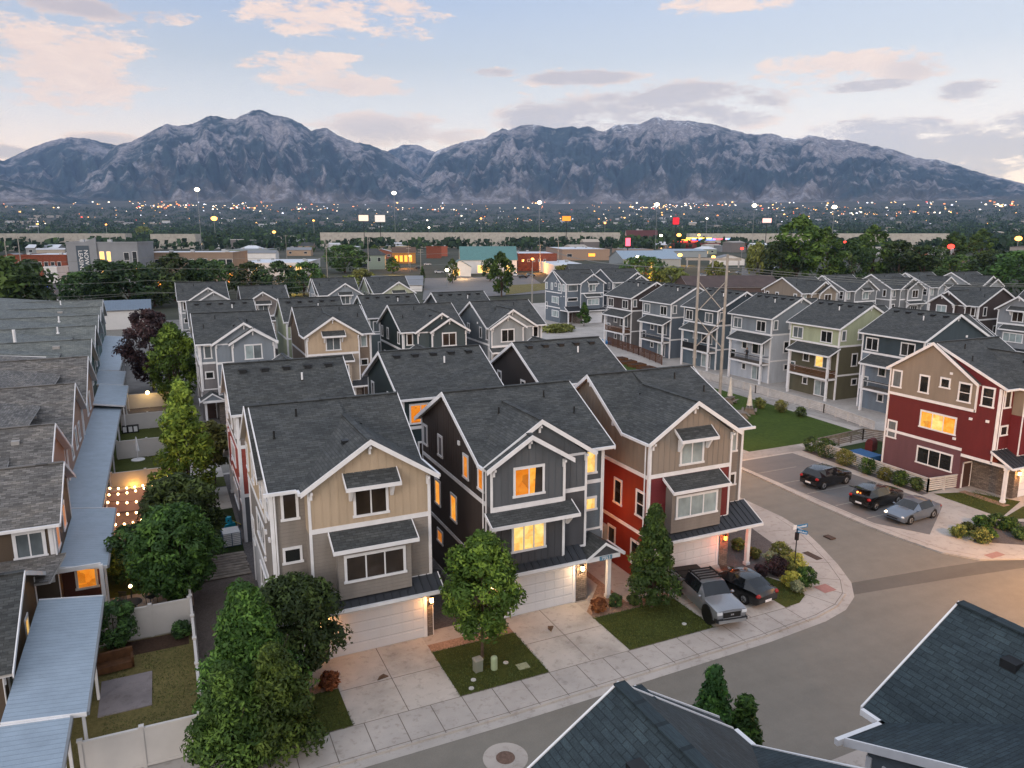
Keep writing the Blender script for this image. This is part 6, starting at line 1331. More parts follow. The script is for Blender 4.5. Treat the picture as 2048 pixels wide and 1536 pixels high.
e, W_, H = bld(213, 580, 134, 92, 16, GREYB, FLATW, 'grey apartment block with a tall leasing banner and slanted parapet', 'apartment block', 'apartment_building', wins=[(.46, .62, .06, .2, 'L'), (.56, .62, .05, .2, 'L'), (.46, .3, .06, .16, 'L'), (.56, .33, .05, .14, 'L'), (.8, .64, .07, .16, 'd'), (.92, .58, .06, .24, 'd'), (.92, .22, .06, .24, 'D')])
m = MB(); m.prism([(-W_ * .5 + W_ * .09, -.5, 0), (-W_ * .5 + W_ * .43, -.5, 0), (-W_ * .5 + W_ * .43, -.5, H * 1.13), (-W_ * .5 + W_ * .17, -.5, H * .96), (-W_ * .5 + W_ * .09, -.5, H * .96)], (0, .45, 0), GREYB); to = m.build('tower_slab', e)
bx0, bx1 = -W_ * .5 + W_ * .145, -W_ * .5 + W_ * .325; m = MB(); m.box(bx0, bx1, -.62, -.55, H * .40, H * .95, plain('banner_slate', (62, 76, 88), .6, .05)); bo = m.build('banner', to)
for tx, x, z in (('NOW', bx0 + (bx1 - bx0) * .60, H * .705), ('LEASING', bx0 + (bx1 - bx0) * .16, H * .62)):
    o = text_mesh(tx, (bx1 - bx0) * .46, WHITE, .02); o.parent = bo; o.location = (x, -.65, z); o.rotation_euler = (R(90), R(90), 0)
bld(377, 572, 180, 64, 24, BROWNB, FLATW, 'long brown apartment block with lit windows and balconies', 'apartment block', 'apartment_building', wins=[(.05, .62, .05, .16, 'L'), (.05, .34, .06, .18, 'L'), (.05, .02, .16, .2, 'D'), (.17, .62, .1, .2, 'd'), (.17, .34, .1, .2, 'd'), (.42, .68, .06, .13, 'd'), (.52, .66, .06, .16, 'd'), (.62, .64, .1, .2, 'd'), (.76, .66, .05, .14, 'd'), (.84, .66, .08, .16, 'd'), (.7, .36, .03, .2, 'L'), (.84, .38, .08, .16, 'd'), (.93, .62, .06, .2, 'd'), (.93, .1, .06, .3, 'D')])
bld(86, 552, 96, 40, 30, BRICK, FLATW, 'red brick shop block left of the leasing block', wins=grid(7, (.45,), .05, .07, .25))
bld(104, 566, 24, 30, 10, WHITEB, FLATG, 'small white cabin building by the street with the police car')
bld(545, 552, 130, 24, 50, WHITEB, FLATW, 'low white shop with glowing doors behind the dark trees', wins=[(.2, .15, .08, .6, 'L'), (.33, .15, .05, .6, 'L'), (.74, .1, .06, .7, 'D'), (.86, .1, .08, .7, 'L')])
bld(516, 520, 70, 14, 12, WHITEB, FLATG, 'pale shed row above the low white shop', roofk='gable', rpx=5)
bld(515, 500, 58, 10, 9, plain('dark_house_wall', (60, 64, 72), .8), ROOF, 'dark roofed house with a small white dormer', 'house', 'town_house', roofk='gable', rpx=9)
bld(594, 498, 34, 13, 9, WHITEB, FLATG, 'small pale house among the trees left of the utility poles', 'house', 'town_house', roofk='gable', rpx=7)
bld(742, 538, 56, 27, 10, plain('sage_wall', (134, 148, 136), .8, .08), ROOF, 'two storey sage green house with a hipped grey roof', 'house', 'town_house', roofk='hip', rpx=13, wins=[(.1, .55, .1, .28, 'd'), (.4, .55, .1, .28, 'd'), (.75, .55, .1, .28, 'd'), (.08, .02, .3, .4, 'd')])
bld(808, 526, 46, 21, 10, plain('ochre_wall', (170, 120, 60), .8, .1), plain('brown_roof', (92, 74, 64), .8), 'orange lit restaurant with a glowing front', 'restaurant', 'restaurant_building', roofk='gable', rpx=10, wins=[(.12 + i * .2, .12, .13, .6, 'D') for i in range(4)])
bld(868, 516, 30, 22, 8, BRICK, FLATG, 'narrow dark brick block behind the parked cars'); bld(884, 512, 22, 18, 8, plain('red_brick_paint', (150, 84, 66), .8), FLATG, 'orange red block right of the narrow brick one')
e, W_, H = bld(978, 546, 112, 26, 14, WHITEB, TEAL, 'white hall with a long teal metal roof', 'hall', 'hall_building', roofk='gable', rpx=26, wins=[(.12, .45, .03, .16, 'd'), (.45, .45, .03, .16, 'd'), (.9, .45, .03, .16, 'd'), (.3, .03, .22, .55, 'L'), (.8, .1, .12, .5, 'L')])
bld(920, 552, 44, 18, 9, WHITEB, TEAL, 'low white annex with a teal roof at the left end of the hall', 'annex', 'annex_building', roofk='front', rpx=14, wins=[(.15, .05, .35, .7, 'L')])
bld(1075, 541, 78, 32, 40, BRICK, FLATW, 'brick shop with a warm lit corner beside the white hall', wins=[(.1 + i * .14, .55, .05, .14, 'd') for i in range(5)] + [(.7, .08, .24, .34, 'L')])
bld(1140, 552, 66, 20, 60, WHITEB, FLATW, 'low white flat roofed building right of the brick shop'); bld(1172, 520, 96, 20, 75, plain('tan_block', (150, 128, 112), .8), FLATW, 'tan block with a white roof and a lit window behind the flat roofed one', wins=[(.55, .35, .14, .3, 'D'), (.1, .3, .1, .3, 'd')])
bld(1304, 536, 118, 18, 34, plain('pale_blue_wall', (140, 148, 152), .8), BLUER, 'workshop with a pale blue metal roof and lit yard', 'workshop', 'workshop_building', roofk='gable', rpx=15, wins=[(.28, .05, .14, .7, 'd'), (.45, .05, .08, .7, 'L')])
bld(1278, 508, 60, 8, 45, plain('sand_wall', (150, 130, 116), .8), FLATG, 'flat tan shop behind the blue roofed workshop'); bld(1374, 514, 84, 12, 36, plain('pale_blue_wall', (140, 148, 152), .8), BLUER, 'long pale blue shed behind the workshop', roofk='gable', rpx=3)
bld(1285, 489, 64, 12, 14, plain('pink_light_tinted_wall', (196, 150, 150), .8), plain('maroon_roof', (84, 50, 52), .8), 'building with a steep maroon roof and pink lit gable', roofk='gable', rpx=16)  # pink light on the gable is painted into the wall colour
bld(1275, 478, 22, 9, 8, WHITEB, plain('slate_roof', (70, 80, 88), .8), 'small chapel with a steep roof and white spire', 'chapel', 'chapel_building', roofk='front', rpx=12)
bld(1196, 480, 22, 12, 8, plain('red_light_tinted_wall', (150, 30, 30), .6), FLATG, 'little shop front washed in red light'); bld(1224, 482, 44, 12, 40, WHITEB, FLATW, 'plain white block beside the red lit shop')  # red light on the shop front is painted into its wall colour
bld(792, 582, 104, 12, 26, WHITEB, FLATG, 'warehouse with a large low grey roof behind the light green home', 'warehouse', 'warehouse_building', roofk='gable', rpx=14)
bld(1210, 566, 132, 14, 20, plain('dark_slate_wall', (70, 76, 84), .8), ROOF, 'large dark roofed hall behind the slate homes', 'hall', 'hall_building', roofk='gable', rpx=22)
bld(1470, 590, 190, 16, 16, plain('brown_slate_wall', (84, 70, 66), .8), plain('brown_shingle_roof', (78, 66, 64), .85, .2, .5), 'long brown roofed building behind the balcony row', roofk='gable', rpx=20)
bld(255, 657, 86, 38, 14, WHITEB, seam_metal('slate_blue_roof', (96, 112, 128), .5, 0, .5), 'white garage with a slate blue roof beside the purple leaved tree', 'garage', 'garage_building', rz=0, roofk='gable', rpx=14)
bld(1874, 512, 62, 16, 12, plain('brown_lit_wall', (140, 92, 70), .8), FLATW, 'low shed lit by a red lamp among the right hand trees', wins=[(.2, .3, .2, .3, 'D')]); bld(1995, 497, 110, 12, 12, WHITEB, FLATW, 'row of white trailers at the right', wins=grid(8, (.4,), .05, .06, .3)); bld(1632, 490, 40, 14, 10, WHITEB, FLATW, 'white shed glimpsed between the cottonwoods')
bld(1535, 560, 70, 22, 10, GREYB, FLATW, 'grey trailer by the thin tree', wins=[(.3, .3, .3, .4, 'd')]); bld(1460, 530, 60, 12, 10, WHITEB, FLATG, 'white canopy roof in the busy car lot', roofk='front', rpx=8)
bld(1170, 470, 120, 10, 60, plain('sand_wall', (150, 130, 116), .8), FLATG, 'brown store below the orange billboard', wins=[(.1, .3, .1, .4, 'L')]); bld(1040, 467, 110, 10, 60, plain('tan_block', (150, 128, 112), .8), FLATW, 'long tan store with a lit eave in front of the tall mast'); bld(90, 545, 50, 8, 6, plain('fuel_canopy', (150, 40, 36), .6), FLATW, 'white and red canopy before the brick shop', 'canopy', 'fuel_canopy')
rb = random.Random(9); m = MB(); cols = [plain('far_roof_%d' % i, c_, .8) for i, c_ in enumerate(((190, 192, 196), (150, 146, 142), (112, 108, 108), (168, 160, 150)))]
for i in range(170):
    d = rb.uniform(620, 5200); a = YAW + R(rb.uniform(-38, 38)); x, y, z = d * math.sin(a), d * math.cos(a), terr(d); w_ = rb.uniform(6, 16) * (1 + d / 2500); h = rb.uniform(4, 8) * (1 + d / 5000); dp = rb.uniform(8, 16); cm = rb.choice(cols)
    m.box(x - w_ / 2, x + w_ / 2, y, y + dp, z - .5, z + h, cm, 'b'); m.prism([(x - w_ / 2 - .4, y - .4, z + h), (x - w_ / 2 - .4, y + dp + .4, z + h), (x - w_ / 2 - .4, y + dp / 2, z + h + rb.uniform(.5, 3))], (w_ + .8, 0, 0), rb.choice(cols))
tag(m.build('distant_houses'), kind='stuff')
# smaller buildings of the town, one by one
rs = random.Random(31); WC = (('white', (204, 206, 208)), ('grey', (128, 132, 136)), ('tan', (158, 138, 118)), ('brick', (126, 78, 62)), ('cream', (190, 178, 156)), ('slate', (84, 92, 102)), ('sage', (130, 140, 126)))
nb_ = 0; SEEN = set()
while nb_ < 64:
    x = rs.uniform(-20, 2080); yb = 457 + 28 + 46 * rs.random() ** 1.3
    if any(a < x < b and yb > c_ for a, b, c_ in ((100, 480, 494), (470, 630, 515), (770, 1130, 505), (1110, 1400, 500), (1540, 1880, 480), (1880, 2080, 515))): continue
    wn, wc = rs.choice(WC); rk_ = rs.choice(('gable', 'gable', 'front', 'hip', 'flat', 'flat')); d = 32600 / (yb - 457); wpx = rs.uniform(10, 26) * 1510 / d; hpx = rs.uniform(3.4, 6) * 1510 / d
    rn_, rm_ = rs.choice((('dark', ROOF), ('white', FLATW), ('grey', FLATG), ('pale', FLATW))) if rk_ != 'flat' else rs.choice((('white', FLATW), ('grey', FLATG)))
    place_ = ('at the far left', 'left of the brown apartments', 'by the brown apartments', 'behind the low white shop', 'around the sage green house', 'left of the teal roofed hall', 'behind the teal roofed hall', 'behind the brick shop', 'behind the workshop', 'near the maroon roof', 'by the neon arcade', 'in the busy car lot', 'between the cottonwoods', 'right of the cottonwoods', 'by the trailers')[max(0, min(14, int((x + 20) / 140)))]
    lt = rs.choice(('', 'D', 'L', 'L')); lab = '%s building, %s %s roof%s, %s' % (wn, rn_, {'gable': 'gabled', 'front': 'front gabled', 'hip': 'hipped', 'flat': 'flat'}[rk_], {'': '', 'D': ', orange lit front', 'L': ', bright door'}[lt], place_)
    if lab in SEEN: continue
    SEEN.add(lab); nb_ += 1
    bld(x, yb, wpx * (1.5 if rk_ == 'flat' else 1), hpx, rs.uniform(9, 18) if rk_ != 'flat' else rs.uniform(25, 50), plain('town_wall_' + wn, wc, .8, .1, .4), rm_, lab, name='town_building', roofk=rk_, rpx=rs.uniform(1.6, 3.4) * 1510 / d, wins=[(.1, .35, .1, .35, 'd'), (.72, .35, .12, .35, 'd')] + ([(.38, .05, .18, .6, lt)] if lt else []), grp='smaller town buildings', par=.25)
# raised motorway wall across the town
for k, (x0, x1, yt, yb, lab) in enumerate(((-60, 250, 467, 474, 'long pale motorway wall at the left behind the brick shop'), (300, 390, 468, 470, 'short stretch of pale motorway wall between trees'), (640, 1240, 465, 474, 'long pale motorway wall behind the white hall'), (1380, 1900, 467, 472, 'long pale motorway wall behind the neon arcade'))):
    a, b = AT(x0, yt, 900), AT(x1, yt, 900); m = MB(); m.prism([(a.x, a.y, 0), (b.x, b.y, 0), (b.x, b.y, b.z), (a.x, a.y, a.z)], (6, 14, 0), concrete('motorway_wall_concrete', (170, 166, 158), .15)); tag(m.build('motorway_wall'), lab, 'wall')
# masts, billboards, lamps, neon
def glow(name, lab, cat, x, y, dist, r, mt, pole_=True, grp=None, rz=0):
    p = AT(x, y, dist); e = empty(name, (p.x, p.y, terr(dist)), 0, lab, cat, grp); z = p.z - terr(dist)
    if pole_: m = MB(); m.cyl((0, 0, 0), (0, 0, z), max(.12, dist / 4200), max(.08, dist / 5200), 6, GREYMETAL); m.build('pole', e)
    m = MB(); m.ball((0, 0, z), r, mt, 10, 6, .7); m.build('lamp_head', e); return e  # oversized ball stands in for lens bloom round the lamp
MW, MO, MR = emit('mast_light_white', (255, 236, 205), 7, False), emit('town_light_orange', (255, 168, 80), 6, False), emit('town_light_red', (255, 60, 50), 4, False)
for x, y, lab in ((394, 379, 'tall light mast at the left in front of the mountains'), (788, 386, 'tall light mast left of the middle'), (1079, 405, 'light mast behind the long tan store'), (1314, 409, 'short light mast over the car lots'), (1509, 411, 'light mast left of the cottonwoods'), (1669, 414, 'light mast above the cottonwoods')):
    e = glow('light_mast', lab, 'light mast', x, y, 700, 2.1, MW, True, 'tall light masts')
for x, y, r, mt, lab in ((428, 437, 2.2, MO, 'large orange lamp above the trees at the left'), (548, 464, .9, MO, 'orange lamp by the dark roofed house'), (492, 541, .5, MO, 'orange lamp left of the low white shop'), (560, 532, .7, MO, 'bright orange lamp at the door of the low white shop'), (1357, 497, .0, MO, ''), (1276, 514, .9, MW, 'white lamp on the workshop yard'), (1360, 510, 1.0, MO, 'orange lamp right of the workshop'), (1427, 514, .9, MO, 'orange lamp beside the twin pole frame'), (1358, 470, 1.0, MO, 'yellow lamp over the trees left of the neon arcade'), (1322, 471, .7, MW, 'curved street lamp near the maroon roof'), (1398, 470, .7, MO, 'small lamp above the neon arcade'), (1516, 520, 1.0, MW, 'white lamp by the bare looking tree'), (894, 540, .9, MW, 'bright white lamp at the annex door'), (1022, 531, .8, MO, 'lamp at the right end of the white hall'), (1065, 518, .7, MO, 'wall lamp on the brick shop front'), (820, 512, .6, MO, 'lamp at the restaurant entrance'), (1210, 446, .9, MO, 'pinkish lamp below the orange billboard'), (1414, 437, .9, MW, 'white lamp between the billboards'), (962, 437, .8, MO, 'orange lamp among trees behind the white hall'), (627, 441, .8, MO, 'orange lamp left of the white billboards'), (858, 455, .8, MW, 'white lamp over the motorway wall'), (1902, 493, 1.3, MR, 'red lamp on the low shed at the right'), (2037, 477, 1.2, MO, 'orange lamp above the trailers at the right'), (1690, 484, .6, MR, 'small red lamp among the cottonwoods'), (75, 448, .6, MO, 'yellow lamp in the trees at the far left'), (212, 449, .6, MO, 'yellow lamp above the long left wall'), (1484, 497, .7, MR, 'red lit sign lamp in the busy car lot')):
    if r > 0: glow('town_lamp', lab, 'lamp', x, y, 32600 / max(22, (y + 26 - 457)), 1.5 * r * max(.45, min(1.6, 32600 / max(22, (y + 26 - 457)) / 500)), mt, True, 'lit lamps in the town')
def board(x, y, wpx, hpx, dist, mt, lab):
    p = AT(x, y, dist); w_ = wpx / FPX * dist / .97; h = hpx / FPX * dist; e = empty('billboard', (p.x, p.y, terr(dist)), -YAW, lab, 'billboard', 'lit billboards'); z = p.z - terr(dist); m = MB(); m.cyl((0, .3, 0), (0, .3, z), .35, .35, 8, DARKMETAL); m.build('post', e)
    m = MB(); m.box(-w_ / 2 - .3, w_ / 2 + .3, -.05, .4, z - h / 2 - .3, z + h / 2 + .3, DARKMETAL); m.build('frame', e); m = MB(); m.box(-w_ / 2, w_ / 2, -.1, -.06, z - h / 2, z + h / 2, mt); m.build('panel', e)
board(727, 436, 18, 11, 800, emit('billboard_white', (255, 226, 200), 1.3, False), 'left of the two white lit billboards'); board(760, 437, 19, 13, 800, emit('billboard_pale', (236, 224, 214), 1.1, False), 'right of the two white lit billboards'); board(1133, 437, 16, 9, 800, emit('billboard_orange', (255, 150, 60), 1.6, False), 'orange lit billboard over the brown store')
board(1352, 442, 11, 12, 800, emit('billboard_red', (255, 40, 50), 2.0, False), 'bright red lit billboard'); board(1534, 441, 16, 8, 800, emit('billboard_pink', (255, 190, 180), 1.8, False), 'pale pink billboard by the cottonwoods'); board(1256, 484, 9, 15, 480, emit('neon_pink', (255, 90, 110), 3, False), 'tall pink neon sign before the maroon roof')
e = empty('neon_arcade', G(1410, 500), -YAW, 'low arcade outlined with red, blue and yellow neon', 'arcade'); b = MB(); b.box(-32, 30, 0, 14, -.5, 7, plain('arcade_wall', (120, 60, 56), .8)); b.build('wall', e)
for x0, x1, z, cl in ((-34, -8, 6.0, (255, 70, 60)), (-20, 6, 9.2, (255, 200, 90)), (-14, 10, 8.0, (90, 130, 255)), (8, 22, 8.4, (255, 80, 90)), (20, 32, 8.6, (120, 170, 255)), (-30, -16, 7.4, (255, 180, 70))): m = MB(); m.box(x0, x1, -.9, -.2, z + 2, z + 3.3, emit('neon_%d_%d' % (cl[0], cl[1]), cl, 3, False)); m.build('neon_strip', e)
m = MB(); rl = random.Random(17); lm = [emit('city_light_%d' % i, c_, s_, False) for i, (c_, s_) in enumerate((((255, 236, 210), 4), ((255, 190, 110), 4), ((255, 150, 80), 3), ((240, 240, 255), 3), ((255, 90, 70), 2)))]
for i in range(760):
    if i < 440: x, y = rl.uniform(-40, 2090), 404 + 46 * rl.random() ** 1.5
    else:
        cx_, cw, cy_ = rl.choice(((360, 70, 412), (320, 50, 414), (480, 60, 416), (1350, 90, 414), (1400, 60, 411), (1290, 40, 416), (1600, 70, 418), (2010, 25, 411), (900, 150, 418), (1830, 90, 425), (1700, 60, 427), (620, 90, 418), (1150, 120, 440))); x, y = rl.gauss(cx_, cw * .6), rl.gauss(cy_, 2)
    # walk out along the sight line until it meets the rising valley floor
    d = 700
    while d < 9000 and AT(x, y, d).z > terr(d) + 5: d *= 1.03
    if y < 446 and d < 1500: d = 1500
    p = AT(x, y, d); p.z = max(p.z, terr(d) + 4); r_ = d / 1510 * rl.choice((.5, .7, .8, 1.0, 1.3, 1.9)); m.ball(p, r_, rl.choice((lm[0], lm[0], lm[1], lm[1], lm[2], lm[3]) if i % 19 else (lm[4],)), 5, 3, .6)  # balls swollen to the spread of overexposed lights
tag(m.build('city_lights'), kind='stuff')
# distant street on the left, police car and parked cars
a_, b_ = G(75, 640), G(120, 545); sd = MB(); n_ = Vector((-(b_ - a_).y, (b_ - a_).x, 0)).normalized() * 6.5; sd.poly([tuple(a_ - n_ + Vector((0, 0, -.05))), tuple(b_ - n_ * 1 + Vector((0, 0, -.05))), tuple(b_ + n_ + Vector((0, 0, -.05))), tuple(a_ + n_ + Vector((0, 0, -.05)))], asphalt('wet_street_asphalt', (72, 66, 66))); struct(sd, 'street')
sheet('car_lot', [tuple(G(*p)[:2]) for p in ((845, 600), (1110, 585), (1060, 552), (850, 556))], -.05, ASPHP)
sheet('verge', [tuple(G(*p)[:2]) for p in ((1010, 590), (1100, 578), (1095, 566), (1020, 570))], -.03, GRASSDRY)
def far_car(loc, rz, paint, lab):
    m = MB(); st = [(2.2, .4, .75, .8), (1.2, .3, .9, .9), (.7, .3, 1.0, .9), (-.1, .3, 1.45, .72), (-1.1, .3, 1.45, .72), (-1.8, .3, 1.05, .88), (-2.2, .4, .95, .82)]
    for A, B in zip(st, st[1:]):
        gl = A[2] != B[2] and max(A[2], B[2]) > 1.3 or A[2] > 1.3
        m.poly([(A[0], -A[3], A[2]), (A[0], A[3], A[2]), (B[0], B[3], B[2]), (B[0], -B[3], B[2])], TDARK if (A[2] > 1.3) != (B[2] > 1.3) else paint)
        for s_ in (1, -1): m.poly([(A[0], s_ * .9, A[1]), (A[0], s_ * .9, min(A[2], .95)), (B[0], s_ * .9, min(B[2], .95)), (B[0], s_ * .9, B[1])], paint); m.poly([(A[0], s_ * .9, min(A[2], .95)), (A[0], s_ * A[3], A[2]), (B[0], s_ * B[3], B[2]), (B[0], s_ * .9, min(B[2], .95))], TDARK)
    m.poly([(2.2, -.9, .4), (2.2, .9, .4), (2.2, .8, .75), (2.2, -.8, .75)], paint); m.poly([(-2.2, -.9, .4), (-2.2, .9, .4), (-2.2, .82, .95), (-2.2, -.82, .95)], paint)
    for x in (1.35, -1.35):
        for s_ in (1, -1): m.cyl((x, s_ * .7, .33), (x, s_ * .92, .33), .33, .33, 10, RUBBER)
    o = m.build('parked_car'); o.location = loc; o.rotation_euler = (0, 0, rz); return tag(o, lab, 'car', 'distant parked cars')
CW, CB, CS = carpaint('far_white_paint', (210, 212, 216)), carpaint('far_black_paint', (28, 30, 34)), carpaint('far_silver_paint', (140, 146, 152))
for x, y, rz, pt, lab in ((470, 553, .1, CW, 'white car beside the end of the brown apartments'), (1032, 552, 1.4, CW, 'white car at the left of the lot before the brick shop'), (1046, 556, .2, CB, 'dark car in the middle of the lot before the brick shop'), (1062, 552, .3, CS, 'silver car at the right of the lot before the brick shop'), (855, 530, .2, CW, 'white van like car near the narrow brick block'), (878, 546, .3, CW, 'white car in front of the annex'), (838, 538, .1, CB, 'dark car by the cross arm pole'), (132, 604, 1.2, CW, 'white car parked at the roadside left of the trees'), (1406, 553, .3, CW, 'white car in the busy lot behind the twin pole frame'), (1480, 548, .2, CS, 'silver car in the busy lot'), (1450, 545, .5, CW, 'white car second in the busy lot'), (1500, 552, .4, CB, 'dark car near the grey trailer')):
    far_car(G(x, y) + Vector((0, 0, -.05)), rz - YAW, pt, lab)
pc_ = G(97, 581); o = far_car(pc_ + Vector((0, 0, -.05)), 1.35, CB, 'police car with flashing red and blue lights on the street at the left')
m = MB(); m.box(-.5, .5, -.5, 0, 1.5, 1.62, emit('police_red', (255, 40, 60), 8, False)); m.box(-.5, .5, 0, .5, 1.5, 1.62, emit('police_blue', (70, 90, 255), 8, False)); m.box(-2.26, -2.22, -.8, .8, .6, .8, emit('police_head', (255, 230, 200), 6, False)); m.build('light_bar', o); lamp_light(pc_ + Vector((0, -4, 1.5)), 400, (255, 190, 150), None, .3)
for x, y, wt, cl in ((495, 548, 1500, (255, 160, 70)), (575, 560, 900, (255, 190, 110)), (590, 585, 900, (255, 210, 60)), (808, 535, 2500, (255, 150, 50)), (790, 548, 900, (255, 200, 60)), (925, 556, 1600, (255, 200, 130)), (1068, 545, 2500, (255, 160, 70)), (1280, 540, 2500, (255, 200, 130)), (1365, 530, 1800, (255, 190, 80)), (1428, 540, 1500, (255, 170, 70)), (1290, 572, 900, (255, 160, 40)), (140, 560, 2500, (255, 150, 60)), (325, 560, 1600, (255, 160, 60)), (1515, 545, 1800, (255, 210, 160)), (1900, 520, 1500, (255, 120, 60)), (470, 560, 1200, (255, 180, 90))):
    p = G(x, y); lamp_light(p + Vector((-1.5, -4.5, 4)), wt * 3, cl, None, .5)

# ------------------------------------------------------------------ mountains
mt = NT('mountain_slope'); at = mt.n('ShaderNodeAttribute'); at.attribute_name = 'cover'; sp = mt.n('ShaderNodeSeparateColor'); mt.l(at.outputs['Color'], sp.inputs[0]); o_ = mt.coord()
na = mt.noise(o_, .006, 6, .7); nb = mt.noise(o_, .0016, 5, .6); nc_ = mt.noise(o_, .02, 4, .7)
hazed_forest = mt.ramp(na, [(.36, (.012, .026, .034, 1)), (.64, (.036, .062, .070, 1))]); rock = mt.ramp(nc_, [(.34, (.09, .09, .10, 1)), (.66, (.34, .32, .33, 1))]); bare = mt.ramp(nb, [(.3, (.07, .066, .058, 1)), (.7, (.14, .12, .105, 1))])  # forest green pushed to blue, so its colour carries some distance haze
rk = mt.math('MULTIPLY', mt.math('ADD', sp.outputs[0], mt.math('ADD', mt.math('MULTIPLY', mt.math('SUBTRACT', na, .5), 2.6), mt.math('MULTIPLY', mt.math('SUBTRACT', nb, .55), 3.0))), 2.2, None, True); br_ = mt.math('MULTIPLY', mt.math('ADD', sp.outputs[1], mt.math('MULTIPLY', mt.math('SUBTRACT', nb, .52), 2.4)), 1.5, None, True); sn = mt.math('MULTIPLY', mt.math('ADD', mt.math('SUBTRACT', sp.outputs[2], .62), mt.math('MULTIPLY', mt.math('SUBTRACT', nc_, .5), 1.6)), 2.5, None, True)
mt.pbr(mt.mix(sn, mt.mix(rk, mt.mix(br_, hazed_forest, bare), rock), (.62, .64, .68, 1)), .95, 0, .1)
def ridge(name, sky, r0, r1, seed, pw=1.15, amp=.55, rock=.3, snow=.0, step=2.0, back=1500, bare=.5, nrow=80):
    xs = []; x = sky[0][0]
    while x <= sky[-1][0]: xs.append(x); x += step
    def yy(x):
        for (a, b), (c_, d) in zip(sky, sky[1:]):
            if a <= x <= c_: return b + (d - b) * (x - a) / max(1e-6, c_ - a)
        return sky[-1][1]
    V = []; C = []; rows = nrow
    for x in xs:
        y = yy(x) + noise.noise(Vector((x * .08, seed, 0))) * 2.2 + noise.noise(Vector((x * .3, seed, 5))) * 1.3; d = ray(x, y); hl = math.hypot(d.x, d.y); ux, uy = d.x / hl, d.y / hl; te = d.z / hl
        a = math.atan2(ux, uy); zb = terr(min(r0, 8800)) - 4; zc = CAMH + r1 * te; s_ = a * r1 / 1000
        for i in range(rows):
            t_ = i / (rows - 1); r_ = r0 + (r1 - r0) * t_; q = Vector((s_ * .9 + .25 * noise.noise(Vector((s_ * .6, t_ * 2.5, seed))), t_ * .55 + seed * 3.1, seed))
            big = noise.ridged_multi_fractal(q * 1.15, .9, 2.1, 5, 1.0, 2.0) - 1.0; fine = noise.ridged_multi_fractal(Vector((s_ * 3.4, t_ * 2.6, seed + 7)), .9, 2.1, 4, 1.0, 2.0) - 1.0
            env = math.sin(math.pi * min(1, t_ ** .8)) ; p_ = max(.45, pw - amp * big * .55)
            z = zb + (zc - zb) * (t_ ** p_) + (zc - zb) * (.15 * fine + .07 * noise.noise(Vector((s_ * 9, t_ * 9, seed)))) * env
            z = min(z, CAMH + r_ * te * (1 - .012 * (1 - t_)) - (1 - t_) * 6) if te > 0 else z
            if i == 0: z = zb - 30
            V.append((r_ * ux, r_ * uy, z)); hf = (z - zb) / max(1, zc - zb)
            rv = rock * (-.1 + 1.0 * max(0, big) * .6 + .45 * max(0, fine) + .6 * hf * hf) - .62
            C.append((max(0, min(1, .5 + rv)) if hf > .12 else .12, max(0, min(1, bare * (1.0 - hf * 2.6))), max(0, min(1, snow * (hf ** 3) * (.5 + .7 * max(0, fine)))), 1))
        for i in range(1, 4): V.append(((r1 + back * i / 3) * ux, (r1 + back * i / 3) * uy, zc - (zc - zb) * .22 * i)); C.append((.3, 0, 0, 1))
    rows += 3; F = []
    for k in range(len(xs) - 1):
        for i in range(rows - 1): o = k * rows + i; F.append((o, o + 1, o + rows + 1, o + rows)[::-1])
    me = bpy.data.meshes.new(name); me.from_pydata(V, [], F); me.materials.append(mt.m); ca = me.color_attributes.new('cover', 'FLOAT_COLOR', 'POINT'); ca.data.foreach_set('color', [v for c_ in C for v in c_]); me.polygons.foreach_set('use_smooth', [True] * len(me.polygons)); me.update()
    o = bpy.data.objects.new(name, me); COL.objects.link(o); return tag(o, kind='structure')
ridge('mountains', [(-420, 300), (-200, 330), (-60, 312), (0, 319), (10, 321), (55, 299), (105, 280), (142, 275), (178, 278), (205, 284), (232, 290), (300, 300), (360, 330), (420, 380), (450, 400)], 9600, 13500, 1.3, rock=.75, snow=.3, bare=.45)
ridge('mountains', [(120, 398), (170, 352), (205, 318), (232, 290), (262, 283), (300, 264), (334, 248), (355, 252), (385, 248), (412, 233), (435, 232), (455, 238), (470, 238), (490, 228), (505, 220), (520, 218), (545, 230), (575, 234), (600, 246), (622, 262), (640, 257), (655, 256), (675, 270), (692, 278), (712, 284), (735, 287), (765, 300), (777, 304), (812, 330), (850, 362), (890, 396), (900, 402)], 8700, 11600, 4.7, rock=.95, snow=.62, bare=.6)
ridge('mountains', [(690, 330), (740, 318), (777, 302), (790, 296), (808, 289), (818, 291), (832, 288), (850, 297), (872, 303), (920, 330), (960, 360)], 12500, 15500, 7.9, rock=.7, snow=.8, bare=0, nrow=40)
ridge('mountains', [(810, 398), (835, 362), (850, 336), (872, 303), (890, 295), (918, 287), (930, 282), (970, 277), (985, 266), (1005, 257), (1016, 260), (1042, 251), (1060, 249), (1085, 252), (1110, 257), (1135, 254), (1145, 251), (1155, 257), (1175, 252), (1190, 258), (1205, 264), (1220, 257), (1230, 250), (1255, 248), (1280, 248), (1300, 238), (1314, 233), (1325, 238), (1345, 241), (1375, 241), (1400, 245), (1430, 249), (1455, 257), (1490, 266), (1510, 269), (1545, 267), (1565, 274), (1592, 279), (1617, 271), (1640, 274), (1665, 279), (1700, 281), (1740, 290), (1790, 300), (1825, 313), (1850, 318), (1880, 320), (1920, 333), (1975, 350), (2020, 360), (2048, 367), (2150, 386), (2300, 400)], 8900, 12200, 2.9, rock=.9, snow=.95, bare=.55)
